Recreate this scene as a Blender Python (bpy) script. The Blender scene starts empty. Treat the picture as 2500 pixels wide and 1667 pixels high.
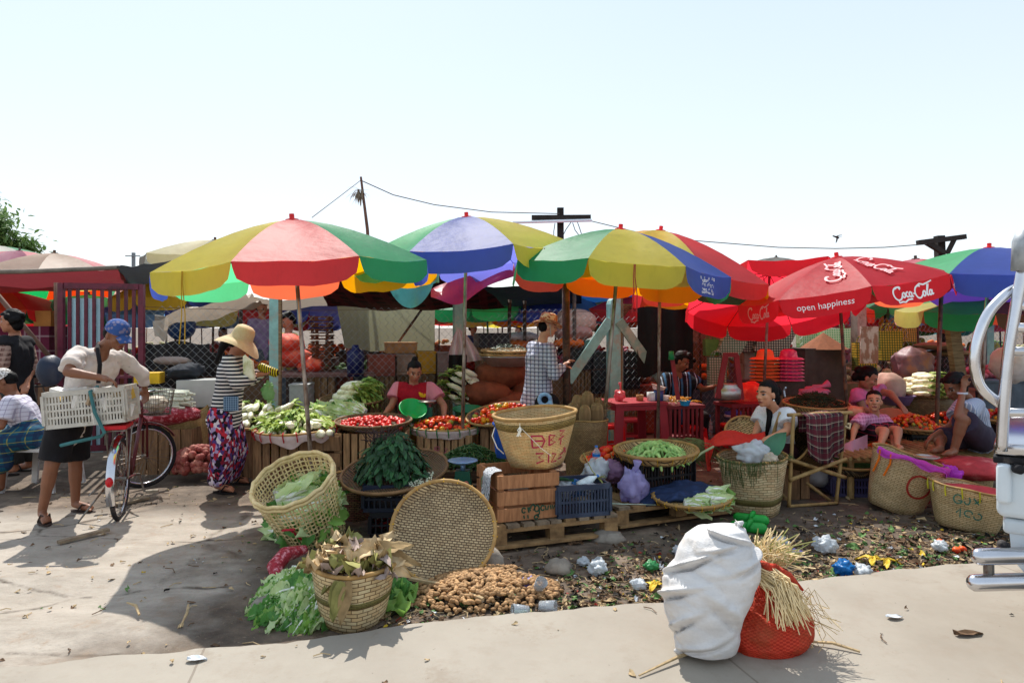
import bpy,bmesh,math,random
from mathutils import Vector as V,Matrix,noise
S=bpy.context.scene
COL=S.collection
RN=random.Random(11)
rad=math.radians
U,G01=RN.uniform,RN.gauss
# camera, sky, sun, exposure
HZ,FP=1.56,1666.67
cd=bpy.data.cameras.new('camera');cam=bpy.data.objects.new('camera',cd);COL.objects.link(cam)
cd.lens=24;cd.sensor_width=36;cd.clip_end=3000;cd.shift_y=-0.0134
cam.location=(0,0,HZ);cam.rotation_euler=(rad(90),0,0);S.camera=cam
SUN_EL,SUN_AZ=55.0,-18.0
w=bpy.data.worlds.new('World');S.world=w;w.use_nodes=True
nt=w.node_tree;bg=nt.nodes['Background'];sky=nt.nodes.new('ShaderNodeTexSky')
sky.sky_type='NISHITA';sky.sun_disc=False;sky.sun_elevation=rad(SUN_EL);sky.sun_rotation=rad(SUN_AZ)
sky.air_density=1.0;sky.dust_density=1.0;sky.ozone_density=1.0;sky.altitude=0
gt_=nt.nodes.new('ShaderNodeTexCoord');sx_=nt.nodes.new('ShaderNodeSeparateXYZ');rp_=nt.nodes.new('ShaderNodeValToRGB');mx_=nt.nodes.new('ShaderNodeMixRGB');sc_=nt.nodes.new('ShaderNodeMixRGB')
nt.links.new(gt_.outputs['Generated'],sx_.inputs[0]);nt.links.new(sx_.outputs[2],rp_.inputs[0])
rp_.color_ramp.elements[0].position=.0;rp_.color_ramp.elements[0].color=(.75,.775,.795,1);rp_.color_ramp.elements[1].position=.46;rp_.color_ramp.elements[1].color=(.545,.64,.735,1)
sc_.blend_type='MULTIPLY';sc_.inputs[0].default_value=1;sc_.inputs[2].default_value=(8,8,8,1);nt.links.new(rp_.outputs[0],sc_.inputs[1])
mx_.inputs[0].default_value=.74;nt.links.new(sky.outputs[0],mx_.inputs[1]);nt.links.new(sc_.outputs[0],mx_.inputs[2]);nt.links.new(mx_.outputs[0],bg.inputs[0]);bg.inputs[1].default_value=0.108
ld=bpy.data.lights.new('sun','SUN');ld.energy=3.4;ld.angle=rad(0.55);ld.color=(1.0,.955,.88)
lo=bpy.data.objects.new('sun',ld);COL.objects.link(lo)
sd=V((math.sin(rad(SUN_AZ))*math.cos(rad(SUN_EL)),math.cos(rad(SUN_AZ))*math.cos(rad(SUN_EL)),math.sin(rad(SUN_EL))))
lo.rotation_euler=sd.to_track_quat('Z','Y').to_euler();lo.location=sd*60
S.view_settings.view_transform='Standard';S.view_settings.look='None'
S.view_settings.exposure=0.80;S.view_settings.gamma=1
S.cycles.max_bounces=8;S.cycles.transparent_max_bounces=12;S.cycles.use_denoising=True
S.cycles.sample_clamp_indirect=6
def P(x,y,Y):
 return V(((x-1250)/FP*Y,Y,HZ-(y-800)/FP*Y))
def G(x,y,h=0.0):
 Y=FP*(HZ-h)/(y-800)
 return V(((x-1250)/FP*Y,Y,h))
def srgb(h):
 c=[int(h[i:i+2],16)/255 for i in(1,3,5)]
 return tuple(x/12.92 if x<.04045 else((x+.055)/1.055)**2.4 for x in c)
 # mesh collector
class MB:
 def __init__(s):s.v=[];s.f=[];s.m=[];s.uv=[]
 def add(s,vs,fs,mi=0,uvs=None):
  o=len(s.v);s.v+=[tuple(p)for p in vs]
  for i,f in enumerate(fs):
   s.f.append([o+k for k in f]);s.m.append(mi);s.uv.append(uvs[i]if uvs else None)
 def box(s,c,d,M=None,mi=0):
  c=V(c);pts=[]
  for z in(-.5,.5):
   for x,y in((-.5,-.5),(.5,-.5),(.5,.5),(-.5,.5)):
    p=V((x*d[0],y*d[1],z*d[2]));pts.append(c+(M@p if M else p))
  s.add(pts,[(3,2,1,0),(4,5,6,7),(0,1,5,4),(1,2,6,5),(2,3,7,6),(3,0,4,7)],mi)
 def beam(s,a,b,w,h,mi=0,up=(0,0,1)):
  a,b=V(a),V(b);d=b-a;L=d.length
  if L<1e-6:return
  z=d/L;up=V(up)
  if abs(z.dot(up))>.98:up=V((0,1,0))
  x=up.cross(z).normalized();y=z.cross(x)
  M=Matrix((x,y,z)).transposed()
  s.box((a+b)/2,(w,h,L),M,mi)
 def tube(s,pts,r,n=6,mi=0,closed=False,caps=True):
  pts=[V(p)for p in pts];N=len(pts)
  rs=r if isinstance(r,(list,tuple))else[r]*N
  vs=[];prev=None
  for i,p in enumerate(pts):
   if closed:t=pts[(i+1)%N]-pts[i-1]
   else:t=pts[min(i+1,N-1)]-pts[max(i-1,0)]
   if t.length<1e-9:t=V((0,0,1))
   t.normalize()
   if prev is None:
    a=V((0,0,1))if abs(t.z)<.9 else V((1,0,0))
    x=a.cross(t).normalized()
   else:
    x=prev-t*prev.dot(t)
    x=x.normalized()if x.length>1e-6 else V((1,0,0))
   prev=x;y=t.cross(x)
   for k in range(n):
    a=2*math.pi*k/n
    vs.append(p+(x*math.cos(a)+y*math.sin(a))*rs[i])
  fs=[];uv=[]
  L=0
  for i in range(N if closed else N-1):
   j=(i+1)%N;L2=L+(pts[j]-pts[i]).length
   for k in range(n):
    k2=(k+1)%n
    fs.append((i*n+k,i*n+k2,j*n+k2,j*n+k))
    uv.append(((k/n,L),((k+1)/n,L),((k+1)/n,L2),(k/n,L2)))
   L=L2
  if caps and not closed:
   fs.append(tuple(range(n-1,-1,-1)));uv.append(tuple((0,0)for _ in range(n)))
   fs.append(tuple((N-1)*n+k for k in range(n)));uv.append(tuple((0,0)for _ in range(n)))
  s.add(vs,fs,mi,uv)
 def lathe(s,prof,n=32,M=None,mi=0,fn=None,circ=None):
  vs=[];N=len(prof)
  for i,(r,z)in enumerate(prof):
   for k in range(n):
    a=2*math.pi*k/n;rr,zz=(fn(a,i,r,z)if fn else(r,z))
    p=V((rr*math.cos(a),rr*math.sin(a),zz));vs.append(M@p if M else p)
  fs=[];uv=[];L=0
  R0=circ or max(r for r,z in prof)
  C=2*math.pi*R0
  for i in range(N-1):
   L2=L+math.hypot(prof[i+1][0]-prof[i][0],prof[i+1][1]-prof[i][1])
   for k in range(n):
    k2=(k+1)%n
    fs.append((i*n+k,i*n+k2,(i+1)*n+k2,(i+1)*n+k))
    uv.append(((C*k/n,L),(C*(k+1)/n,L),(C*(k+1)/n,L2),(C*k/n,L2)))
   L=L2
  s.add(vs,fs,mi,uv)
 def disc(s,c,r,n=24,M=None,mi=0):
  vs=[V(c)+(M@V((r*math.cos(6.2832*k/n),r*math.sin(6.2832*k/n),0))if M else V((r*math.cos(6.2832*k/n),r*math.sin(6.2832*k/n),0)))for k in range(n)]
  s.add(vs,[tuple(range(n))],mi,[tuple((math.cos(6.2832*k/n)*r,math.sin(6.2832*k/n)*r)for k in range(n))])
 def ell(s,c,rr,M=None,n=10,mi=0,fn=None):
  c=V(c);vs=[];h=n//2+1
  if not hasattr(rr,'__len__'):rr=(rr,rr,rr)
  for i in range(h+1):
   th=math.pi*i/h
   for k in range(n):
    a=2*math.pi*k/n
    p=V((math.sin(th)*math.cos(a),math.sin(th)*math.sin(a),math.cos(th)))
    q=p*(fn(p)if fn else 1)
    q=V((q.x*rr[0],q.y*rr[1],q.z*rr[2]));vs.append(c+(M@q if M else q))
  fs=[(i*n+k,(i+1)*n+k,(i+1)*n+(k+1)%n,i*n+(k+1)%n)for i in range(h)for k in range(n)]
  s.add(vs,fs,mi)
 def caps(s,a,ra,b,rb,n=12,mi=0):
  a,b=V(a),V(b);d=b-a
  t=d.normalized()if d.length>1e-6 else V((0,0,1))
  pts=[];rs=[]
  for k in range(4):
   q=math.pi/2*(1-k/4);pts.append(a-t*ra*math.sin(q));rs.append(max(ra*math.cos(q),.0008))
  pts+=[a,b];rs+=[ra,rb]
  for k in range(1,5):
   q=math.pi/2*k/4;pts.append(b+t*rb*math.sin(q));rs.append(max(rb*math.cos(q),.0008))
  s.tube(pts,rs,n,mi)
 def grid(s,fn,nu,nv,mi=0,cu=False,us=1.,vs=1.):
  vv=[fn(i/nu,j/nv)for j in range(nv+1)for i in range(nu if cu else nu+1)]
  W=nu if cu else nu+1;fs=[];uv=[]
  for j in range(nv):
   for i in range(nu):
    i2=(i+1)%W if cu else i+1
    fs.append((j*W+i,j*W+i2,(j+1)*W+i2,(j+1)*W+i))
    a,b,c,d=i/nu*us,(i+1)/nu*us,j/nv*vs,(j+1)/nv*vs
    uv.append(((a,c),(b,c),(b,d),(a,d)))
  s.add(vv,fs,mi,uv)
 def leaf(s,p,d,nrm,L,W,curl=.3,ruf=0.,mi=0,nu=3,nv=2,stem=None):
  p=V(p);d=V(d).normalized();x=d.cross(V(nrm))
  if x.length<1e-4:x=d.cross(V((1,0,.1)))
  x.normalize();z=x.cross(d)
  sd_=RN.random()*50;vv=[]
  for j in range(nv+1):
   for i in range(nu+1):
    t=i/nu;q=(j/nv-.5)*2
    wd=W*.5*(math.sin(math.pi*min(1,.06+t*.94)**.8)**.75+.05)*q
    h=-curl*L*t*t+abs(q)*W*.18
    if ruf:h+=ruf*W*(noise.noise(V((t*4+sd_,q*2,sd_)))*(.3+abs(q))+(.30*math.sin(t*34+sd_+q*2)*q*q if nu>9 else 0))
    vv.append(p+d*(L*t)+x*wd+z*h)
  fs=[(j*(nu+1)+i,j*(nu+1)+i+1,(j+1)*(nu+1)+i+1,(j+1)*(nu+1)+i)for j in range(nv)for i in range(nu)]
  s.add(vv,fs,mi)
  if stem is not None:
   s.tube([p-d*L*.25,p+d*L*.35+z*W*.05,p+d*L*.8+z*(-curl*L*.64+W*.03)],[W*.09,W*.07,W*.01],5,stem)
 def mesh(s,name,off=V((0,0,0)),smooth=True):
  me=bpy.data.meshes.new(name)
  me.from_pydata([(v[0]-off.x,v[1]-off.y,v[2]-off.z)for v in s.v],[],s.f)
  me.polygons.foreach_set('material_index',s.m)
  if smooth:me.polygons.foreach_set('use_smooth',[True]*len(s.f))
  if any(s.uv):
   ul=me.uv_layers.new(name='UVMap');dat=[]
   for f,q in zip(s.f,s.uv):
    if q and len(q)==len(f):
     for t in q:dat+=[t[0],t[1]]
    else:dat+=[0.,0.]*len(f)
   ul.data.foreach_set('uv',dat)
  me.update()
  return me
 def build(s,name,mats,parent=None,origin=None,smooth=False,auto=None):
  off=parent_off(parent)if parent else(V(origin)if origin is not None else V((0,0,0)))
  me=s.mesh(name,off,smooth)
  for m in(mats if isinstance(mats,(list,tuple))else[mats]):me.materials.append(m)
  o=bpy.data.objects.new(name,me);COL.objects.link(o)
  if parent:o.parent=parent
  else:o.location=off
  return o
def parent_off(o):
 t=V((0,0,0))
 while o:t+=o.location;o=o.parent
 return t
def tag(o,label=None,cat=None,group=None,kind=None):
 if label:o['label']=label
 if cat:o['category']=cat
 if group:o['group']=group
 if kind:o['kind']=kind
 return o
def thing(name,label,cat,loc,group=None):
 o=bpy.data.objects.new(name,None);COL.objects.link(o);o.location=V(loc);o.empty_display_size=.1
 return tag(o,label,cat,group)
def dup(o,loc=None,rz=None,scale=None,label=None,group=None,eul=None):
 r=o.copy();COL.objects.link(r)
 if loc is not None:r.location=V(loc)
 if eul is not None:r.rotation_euler=eul
 elif rz is not None:r.rotation_euler=(0,0,rz)
 if scale is not None:r.scale=(scale,)*3 if not hasattr(scale,'__len__')else scale
 if label:r['label']=label
 if group:r['group']=group
 for ch in list(o.children):
  c=ch.copy();COL.objects.link(c);c.parent=r
  for g in list(ch.children):
   q=g.copy();COL.objects.link(q);q.parent=c
 return r
def rotz(a):return Matrix.Rotation(a,3,'Z')
def rmat(ax,ay,az):return Matrix.Rotation(az,3,'Z')@Matrix.Rotation(ay,3,'Y')@Matrix.Rotation(ax,3,'X')
def frame(d,up=(0,0,1)):
 d=V(d).normalized();u=V(up)
 if abs(d.dot(u))>.98:u=V((0,1,0))
 x=u.cross(d).normalized();return Matrix((x,d.cross(x),d)).transposed()
def M4(c,R=None,sc=1):
 m=Matrix.Translation(V(c))
 if R is not None:m=m@R.to_4x4()
 return m@Matrix.Scale(sc,4)
 # materials
MC={}
class N:
 def __init__(s,name):
  s.m=bpy.data.materials.new(name);s.m.use_nodes=True;s.t=s.m.node_tree
  s.b=s.t.nodes['Principled BSDF'];s.out=s.t.nodes['Material Output']
 def n(s,typ,**kw):
  q=s.t.nodes.new('ShaderNode'+typ)
  for k,v in kw.items():
   if k in q.inputs:q.inputs[k].default_value=v
   else:setattr(q,k,v)
  return q
 def l(s,a,b):s.t.links.new(a,b)
 def co(s,kind='Object',scale=None):
  tc=s.n('TexCoord');o=tc.outputs[kind]
  if scale is not None:
   mp=s.n('Mapping');mp.inputs['Scale'].default_value=scale if hasattr(scale,'__len__')else(scale,)*3
   s.l(o,mp.inputs[0]);o=mp.outputs[0]
  return o
 def noise(s,co,scale,detail=4,rough=.6):
  q=s.n('TexNoise');q.inputs['Scale'].default_value=scale;q.inputs['Detail'].default_value=detail;q.inputs['Roughness'].default_value=rough
  s.l(co,q.inputs['Vector']);return q.outputs['Fac']
 def ramp(s,fac,stops):
  q=s.n('ValToRGB');e=q.color_ramp.elements
  while len(e)<len(stops):e.new(.5)
  for el,(p,c)in zip(e,stops):el.position=p;el.color=(*c[:3],1)
  s.l(fac,q.inputs[0]);return q.outputs[0]
 def mix(s,fac,a,b,mode='MIX'):
  q=s.n('MixRGB',blend_type=mode)
  for sock,v in((q.inputs[0],fac),(q.inputs[1],a),(q.inputs[2],b)):
   if hasattr(v,'is_linked'):s.l(v,sock)
   elif isinstance(v,(int,float)):sock.default_value=v
   else:sock.default_value=(*v[:3],1)
  return q.outputs[0]
 def math(s,op,a,b=0.):
  q=s.n('Math',operation=op)
  for sock,v in zip(q.inputs,(a,b)):
   if hasattr(v,'is_linked'):s.l(v,sock)
   else:sock.default_value=v
  return q.outputs[0]
 def bump(s,h,st=.4,dist=.01):
  q=s.n('Bump');q.inputs['Strength'].default_value=st;q.inputs['Distance'].default_value=dist
  s.l(h,q.inputs['Height']);s.l(q.outputs[0],s.b.inputs['Normal']);return q.outputs[0]
 def col(s,c):
  if hasattr(c,'is_linked'):s.l(c,s.b.inputs['Base Color'])
  else:s.b.inputs['Base Color'].default_value=(*c[:3],1)
 def rand(s):return s.n('ObjectInfo').outputs['Random']
 def set(s,rough=.7,spec=.4,metal=0):
  s.b.inputs['Roughness'].default_value=rough;s.b.inputs['Specular IOR Level'].default_value=spec;s.b.inputs['Metallic'].default_value=metal
 def translucent(s,c,fac):
  tr=s.n('BsdfTranslucent');mx=s.n('MixShader');mx.inputs[0].default_value=fac
  if hasattr(c,'is_linked'):s.l(c,tr.inputs[0])
  else:tr.inputs[0].default_value=(*c[:3],1)
  s.l(s.b.outputs[0],mx.inputs[1]);s.l(tr.outputs[0],mx.inputs[2]);s.l(mx.outputs[0],s.out.inputs[0])
def lin(c):return tuple(min(.86,x*1.22)for x in srgb(c))if isinstance(c,str)else c
def dk(c,k):return tuple(x*k for x in c)
def M(key,c='#888888',rough=.7,var=.25,sc=9.,bump=.25,bsc=70.,spec=.35,metal=0.,rnd=.15,stretch=None,c2=None,thr=None):
 """plain surface: colour with blotches, a per-object shift of value and fine relief"""
 if key in MC:return MC[key]
 m=N(key);c=lin(c);co=m.co('Object',stretch if stretch else None)
 f=m.noise(co,sc,5)
 cc=m.ramp(f,[(.28,dk(c,1-var)),(.72,dk(c,1+var))])
 if c2:
  f2=m.noise(co,sc*.45,6,.7);t=thr or .55
  cc=m.mix(m.ramp(f2,[(t-.06,(0,0,0)),(t+.06,(1,1,1))]),cc,lin(c2))
 if rnd:
  v=m.math('ADD',m.math('MULTIPLY',m.rand(),2*rnd),1-rnd)
  hs=m.n('HueSaturation');m.l(v,hs.inputs['Value']);m.l(cc,hs.inputs['Color']);cc=hs.outputs[0]
 m.col(cc);m.set(rough,spec,metal)
 if bump:m.bump(m.noise(co,bsc,3),bump,.004)
 MC[key]=m.m;return m.m
def Mcloth(key,c="#888888",trans=.35,rough=.5,fold=.5,spec=.35,var=.12,tc=None):
 if key in MC:return MC[key]
 m=N(key);c=lin(c);co=m.co()
 f=m.noise(co,5,5);cc=m.ramp(f,[(.3,dk(c,1-var)),(.7,dk(c,1+var))])
 d=m.noise(m.co(scale=(1,1,.4)),22,5,.7)
 cc=m.mix(m.ramp(d,[(.52,(0,0,0)),(.75,(.42,.42,.42))]),cc,dk(c,.45))
 m.col(cc);m.set(rough,spec)
 m.bump(m.math('ADD',m.noise(co,4,2),m.math('MULTIPLY',m.noise(m.co(scale=(1,1,2.2)),13,4),.35)),fold*.45,.05)
 m.translucent(lin(tc)if tc else c,trans);MC[key]=m.m;return m.m
def Mweave(key,c1,c2,gap='#2c2113',bw=.07,bh=.022,mort=.16,rough=.6,bump=.8,var=.2,trans=0):
 """woven strips in running bond, laid out along the surface"""
 if key in MC:return MC[key]
 m=N(key);uv=m.co('UV');br=m.n('TexBrick');m.l(uv,br.inputs['Vector'])
 br.offset=.5;br.squash=1
 for k,v in(('Scale',1.),('Mortar Size',mort*bh),('Mortar Smooth',.35),('Bias',0.),('Brick Width',bw),('Row Height',bh)):br.inputs[k].default_value=v
 br.inputs['Color1'].default_value=(*lin(c1),1);br.inputs['Color2'].default_value=(*lin(c2),1);br.inputs['Mortar'].default_value=(*lin(gap),1)
 f=m.noise(m.co(),6,6,.7)
 cc=m.mix(1.,br.outputs['Color'],m.ramp(f,[(.25,(1-var*2,)*3),(.6,(1,1,1))]),'MULTIPLY')
 m.col(cc);m.set(rough,.35)
 wv=m.n('TexWave');wv.inputs['Scale'].default_value=1;mp=m.n('Mapping');mp.inputs['Scale'].default_value=(3.14/bw,1,1);m.l(uv,mp.inputs[0]);m.l(mp.outputs[0],wv.inputs['Vector'])
 h=m.math('SUBTRACT',1.,br.outputs['Fac'])
 h=m.math('ADD',h,m.math('MULTIPLY',m.noise(uv,160,2),.35))
 m.bump(h,bump,.006);MC[key]=m.m
 if trans:m.translucent(cc,trans)
 return m.m
def Mpattern(key,fn,rough=.8,fold=.5,spec=.2):
 if key in MC:return MC[key]
 m=N(key);m.col(fn(m));m.set(rough,spec);m.bump(m.noise(m.co(),14,3),fold,.02);MC[key]=m.m;return m.m
def stripes(m,axis,per,duty,c1,c2,kind='Object'):
 sp=m.n('SeparateXYZ');m.l(m.co(kind),sp.inputs[0]);x=sp.outputs[axis]
 fr=m.math('FRACT',m.math('DIVIDE',x,per));g=m.math('LESS_THAN',fr,duty)
 return m.mix(g,c2,c1)
def plaid(m,base,lines,kind='Object',axes=(0,2)):
 cc=base
 sp=m.n('SeparateXYZ');m.l(m.co(kind),sp.inputs[0])
 for ax in axes:
  for per,duty,c,op,ph in lines:
   fr=m.math('FRACT',m.math('ADD',m.math('DIVIDE',sp.outputs[ax],per),ph));g=m.math('LESS_THAN',fr,duty)
   cc=m.mix(m.math('MULTIPLY',g,op),cc,c)
 return cc
def Mwood(key,c='#888888',c2=None,rough=.75,sc=6,stretch=(1,1,12),var=.3):
 if key in MC:return MC[key]
 m=N(key);c=lin(c);b=lin(c2)if c2 else dk(c,.5)
 co=m.co('Object',stretch);f=m.noise(co,sc,6,.65)
 cc=m.ramp(f,[(.3,b),(.65,c)])
 hs=m.n('HueSaturation');m.l(m.math('ADD',m.math('MULTIPLY',m.rand(),.3),.85),hs.inputs['Value']);m.l(cc,hs.inputs['Color'])
 d=m.noise(m.co(),3,5,.7)
 m.col(m.mix(m.ramp(d,[(.5,(0,0,0)),(.75,(.6,.6,.6))]),hs.outputs[0],dk(c,.4)));m.set(rough,.25);m.bump(f,.4,.004);MC[key]=m.m;return m.m
 # THE SETTING
def lerp(a,b,t):return a+(b-a)*t
EDGE=[G(-900,1720,.05),G(-300,1662,.05),G(0,1627,.05),G(270,1599,.05),G(700,1566,.05),G(930,1532,.05),G(1180,1500,.05),G(1400,1486,.05),G(1610,1468,.05),G(1850,1432,.05),G(2100,1400,.05),G(2500,1358,.05),G(2900,1318,.05),V((14,8.0,.05))]
def edgeY(x):
 for a,b in zip(EDGE,EDGE[1:]):
  if a.x<=x<=b.x:return lerp(a.y,b.y,(x-a.x)/(b.x-a.x))
 return EDGE[0].y if x<EDGE[0].x else EDGE[-1].y
def ground_h(x,y):
 n=noise.noise(V((x*1.1,y*1.1,0)))*.018+noise.noise(V((x*5,y*5,3)))*.010+noise.noise(V((x*14,y*14,6)))*.005
 old=max(0,min(1,(-1.25-x+.35*noise.noise(V((x*2,y*2,9))))/.25))*max(0,min(1,(5.1-y)/.7))
 if old:
  s=noise.noise(V((x*.8+y*.3,y*2.6,1.5)))*2.2
  st=math.floor(s*2)/2;st+=min(1,max(0,(s*2-math.floor(s*2))*4))*.5
  n=lerp(n,.014+st*.016+noise.noise(V((x*9,y*16,2)))*.006,old)
 return min(n,.045)
def build_ground():
 xs=[-1500,-300,-80,-30,-14]+[-9+.09*i for i in range(201)]+[12,18,40,120,400,1500]
 ys=[-60,-10,1.2]+[2.2+.07*i for i in range(95)]+[9.2,10,11,12.5,15,20,30,60,150,500,2500]
 mb=MB();W=len(xs);vv=[]
 for y in ys:
  for x in xs:
   vv.append((x,y,(ground_h(x,y)-(.03 if y<edgeY(x)-.1 else 0))if abs(x)<9.2 and 2<y<9 else-.02))
 mb.add(vv,[(j*W+i,j*W+i+1,(j+1)*W+i+1,(j+1)*W+i)for j in range(len(ys)-1)for i in range(W-1)])
 m=N('packed_earth');co=m.co()
 sp=m.n('SeparateXYZ');m.l(co,sp.inputs[0])
 big=m.noise(co,.9,6,.65);mid=m.noise(co,4.5,8,.7);fine=m.noise(co,38,6,.7)
 st=m.noise(m.co(scale=(1.2,2.6,1)),2.0,9,.75)
 mask=m.math('ADD',m.math('MULTIPLY',sp.outputs[0],-.9),m.math('MULTIPLY',m.math('SUBTRACT',big,.5),2.2))
 mask=m.math('ADD',mask,-1.15)
 far=m.math('MULTIPLY',m.math('SUBTRACT',sp.outputs[1],6.3),-1.1)
 mask=m.math('MINIMUM',mask,far)
 mk=m.ramp(mask,[(.35,(0,0,0)),(.85,(1,1,1))])
 dirt=m.ramp(mid,[(.3,lin('#3c332b')),(.5,lin('#64564a')),(.72,lin('#857565'))])
 dirt=m.mix(m.ramp(big,[(.4,(0,0,0)),(.65,(.75,.75,.75))]),dirt,lin('#3c3731'))
 dirt=m.mix(m.ramp(fine,[(.6,(0,0,0)),(.68,(.8,.8,.8))]),dirt,lin('#7e7160'))
 conc=m.ramp(st,[(.22,lin('#7a7065')),(.42,lin('#8d8479')),(.6,lin('#9c9388')),(.8,lin('#a79e93'))])
 conc=m.mix(m.ramp(fine,[(.62,(0,0,0)),(.72,(.5,.5,.5))]),conc,lin('#6b5d50'))
 conc=m.mix(m.ramp(mid,[(.56,(0,0,0)),(.68,(.65,.65,.65))]),conc,lin('#85705c'))
 vo=m.n('TexVoronoi');vo.feature='DISTANCE_TO_EDGE';vo.inputs['Scale'].default_value=.8;wn=m.n('MixRGB');wn.inputs[0].default_value=.22;m.l(m.co(scale=(.8,1.8,1)),wn.inputs[1]);tn=m.n('TexNoise');tn.inputs['Scale'].default_value=2.5;tn.inputs['Detail'].default_value=8;m.l(co,tn.inputs[0]);m.l(tn.outputs[1],wn.inputs[2]);m.l(wn.outputs[0],vo.inputs['Vector'])
 ck=m.ramp(vo.outputs['Distance'],[(.004,(1,1,1)),(.022,(0,0,0))]);conc=m.mix(m.math('MULTIPLY',ck,m.ramp(mid,[(.4,(0,0,0)),(.6,(.9,.9,.9))])),conc,lin('#3d342b'))
 m.col(m.mix(mk,dirt,conc));m.set(.85,.25)
 h=m.math('ADD',m.math('MULTIPLY',mid,1.),m.math('MULTIPLY',fine,.5));m.bump(h,.75,.02)
 o=mb.build('ground',m.m,smooth=True);o['kind']='structure'
build_ground()
def build_slab():
 mb=MB();top=[]
 for a,b in zip(EDGE,EDGE[1:]):
  n=max(2,int((b-a).length/.05))
  for i in range(n):
   p=a.lerp(b,i/n);p=p+V((0,1,0))*(noise.noise(p*4)*.03+noise.noise(p*17)*.014);top.append(p)
 top.append(EDGE[-1]);n=len(top)
 vs=[];N_=26
 for j in range(N_+1):
  for p in top:
   t=j/N_;vs.append((p.x,lerp(p.y,-14,t**1.6),.05-(.006*abs(noise.noise(p*8))if j==0 else 0)))
 fs=[(j*n+i+1,j*n+i,(j+1)*n+i,(j+1)*n+i+1)for j in range(N_)for i in range(n-1)]
 k=len(vs)
 vs+=[(p.x,p.y+.004,-.1)for p in top]
 fs+=[(i,i+1,k+i+1,k+i)for i in range(n-1)]
 mb.add(vs,fs)
 m=N('pavement_concrete');co=m.co()
 a,b,c=m.noise(co,1.1,7,.62),m.noise(co,7,8,.7),m.noise(co,90,4,.7)
 cc=m.ramp(a,[(.3,lin('#7f776c')),(.7,lin('#918a7f'))])
 cc=m.mix(m.ramp(b,[(.52,(0,0,0)),(.75,(.55,.55,.55))]),cc,lin('#7d7164'))
 cc=m.mix(m.ramp(c,[(.62,(0,0,0)),(.72,(.6,.6,.6))]),cc,lin('#8a7c6c'));s_=m.noise(co,2.3,9,.78);cc=m.mix(m.ramp(s_,[(.56,(0,0,0)),(.64,(.5,.5,.5))]),cc,lin('#786b5d'));sp_=m.noise(co,26,5,.7);cc=m.mix(m.ramp(sp_,[(.68,(0,0,0)),(.71,(.7,.7,.7))]),cc,lin('#5d5146'))
 mp=m.n('Mapping');mp.inputs['Rotation'].default_value=(0,0,rad(-14));mp.inputs['Location'].default_value=(.62,.35,0);m.l(co,mp.inputs[0])
 wob=m.n('MixRGB');wob.inputs[0].default_value=.02;m.l(mp.outputs[0],wob.inputs[1]);tn=m.n('TexNoise');tn.inputs['Scale'].default_value=3;m.l(co,tn.inputs[0]);m.l(tn.outputs[1],wob.inputs[2])
 br=m.n('TexBrick');m.l(wob.outputs[0],br.inputs[0]);br.offset=.35
 for kk,v in(('Scale',1.),('Mortar Size',.006),('Brick Width',2.3),('Row Height',2.1),('Mortar Smooth',.3)):br.inputs[kk].default_value=v
 cc=m.mix(m.math('MULTIPLY',br.outputs['Fac'],.55),cc,lin('#5d5145'))
 m.col(cc);m.set(.8,.3);m.bump(m.math('ADD',m.math('MULTIPLY',b,.6),m.math('SUBTRACT',m.math('MULTIPLY',c,.25),m.math('MULTIPLY',br.outputs['Fac'],.5))),.35,.01)
 o=mb.build('pavement',m.m);o['kind']='structure'
build_slab()
# market umbrellas
CL=dict(red='#d83c42',green='#2c9a66',yellow='#d6c848',ylw='#e0b424',blue='#4860bc',orange='#f29500',lgreen='#58c484',ored='#f0603e',cream='#d8d0a8',pink='#d9808c',purple='#4a2f86',coke='#d42838',grey='#7d7e78',beige='#b9ab9a',dkblue='#1c2f6b',teal='#2f8f92',brown='#7a5236',white='#d9d9d2',sky='#6a9ac8',maroon='#6b1d28',dkgreen='#1c5a34',lemon='#c9c46a',lav='#6a70c8',mauve='#a0607c')
def cloth(n):return Mcloth('cloth_'+n,CL[n],.68,.52,.4,.62)
POLE=M('pole_metal','#8a8078',.45,.35,14,.1,metal=.7,c2='#5a3d2c',stretch=(1,1,.5))
POLED=M('pole_dark','#3c2f28',.6,.4,14,.2,c2='#6a4a34')
BAMB=Mwood('bamboo','#a98d5c','#6d5333',.55,4,(3,3,1))
RIBM=M('rib_metal','#4a4744',.4,.2,8,0,metal=.8)
REDP=M('red_plastic','#c8141c',.35,.1,5,.05)
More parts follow.
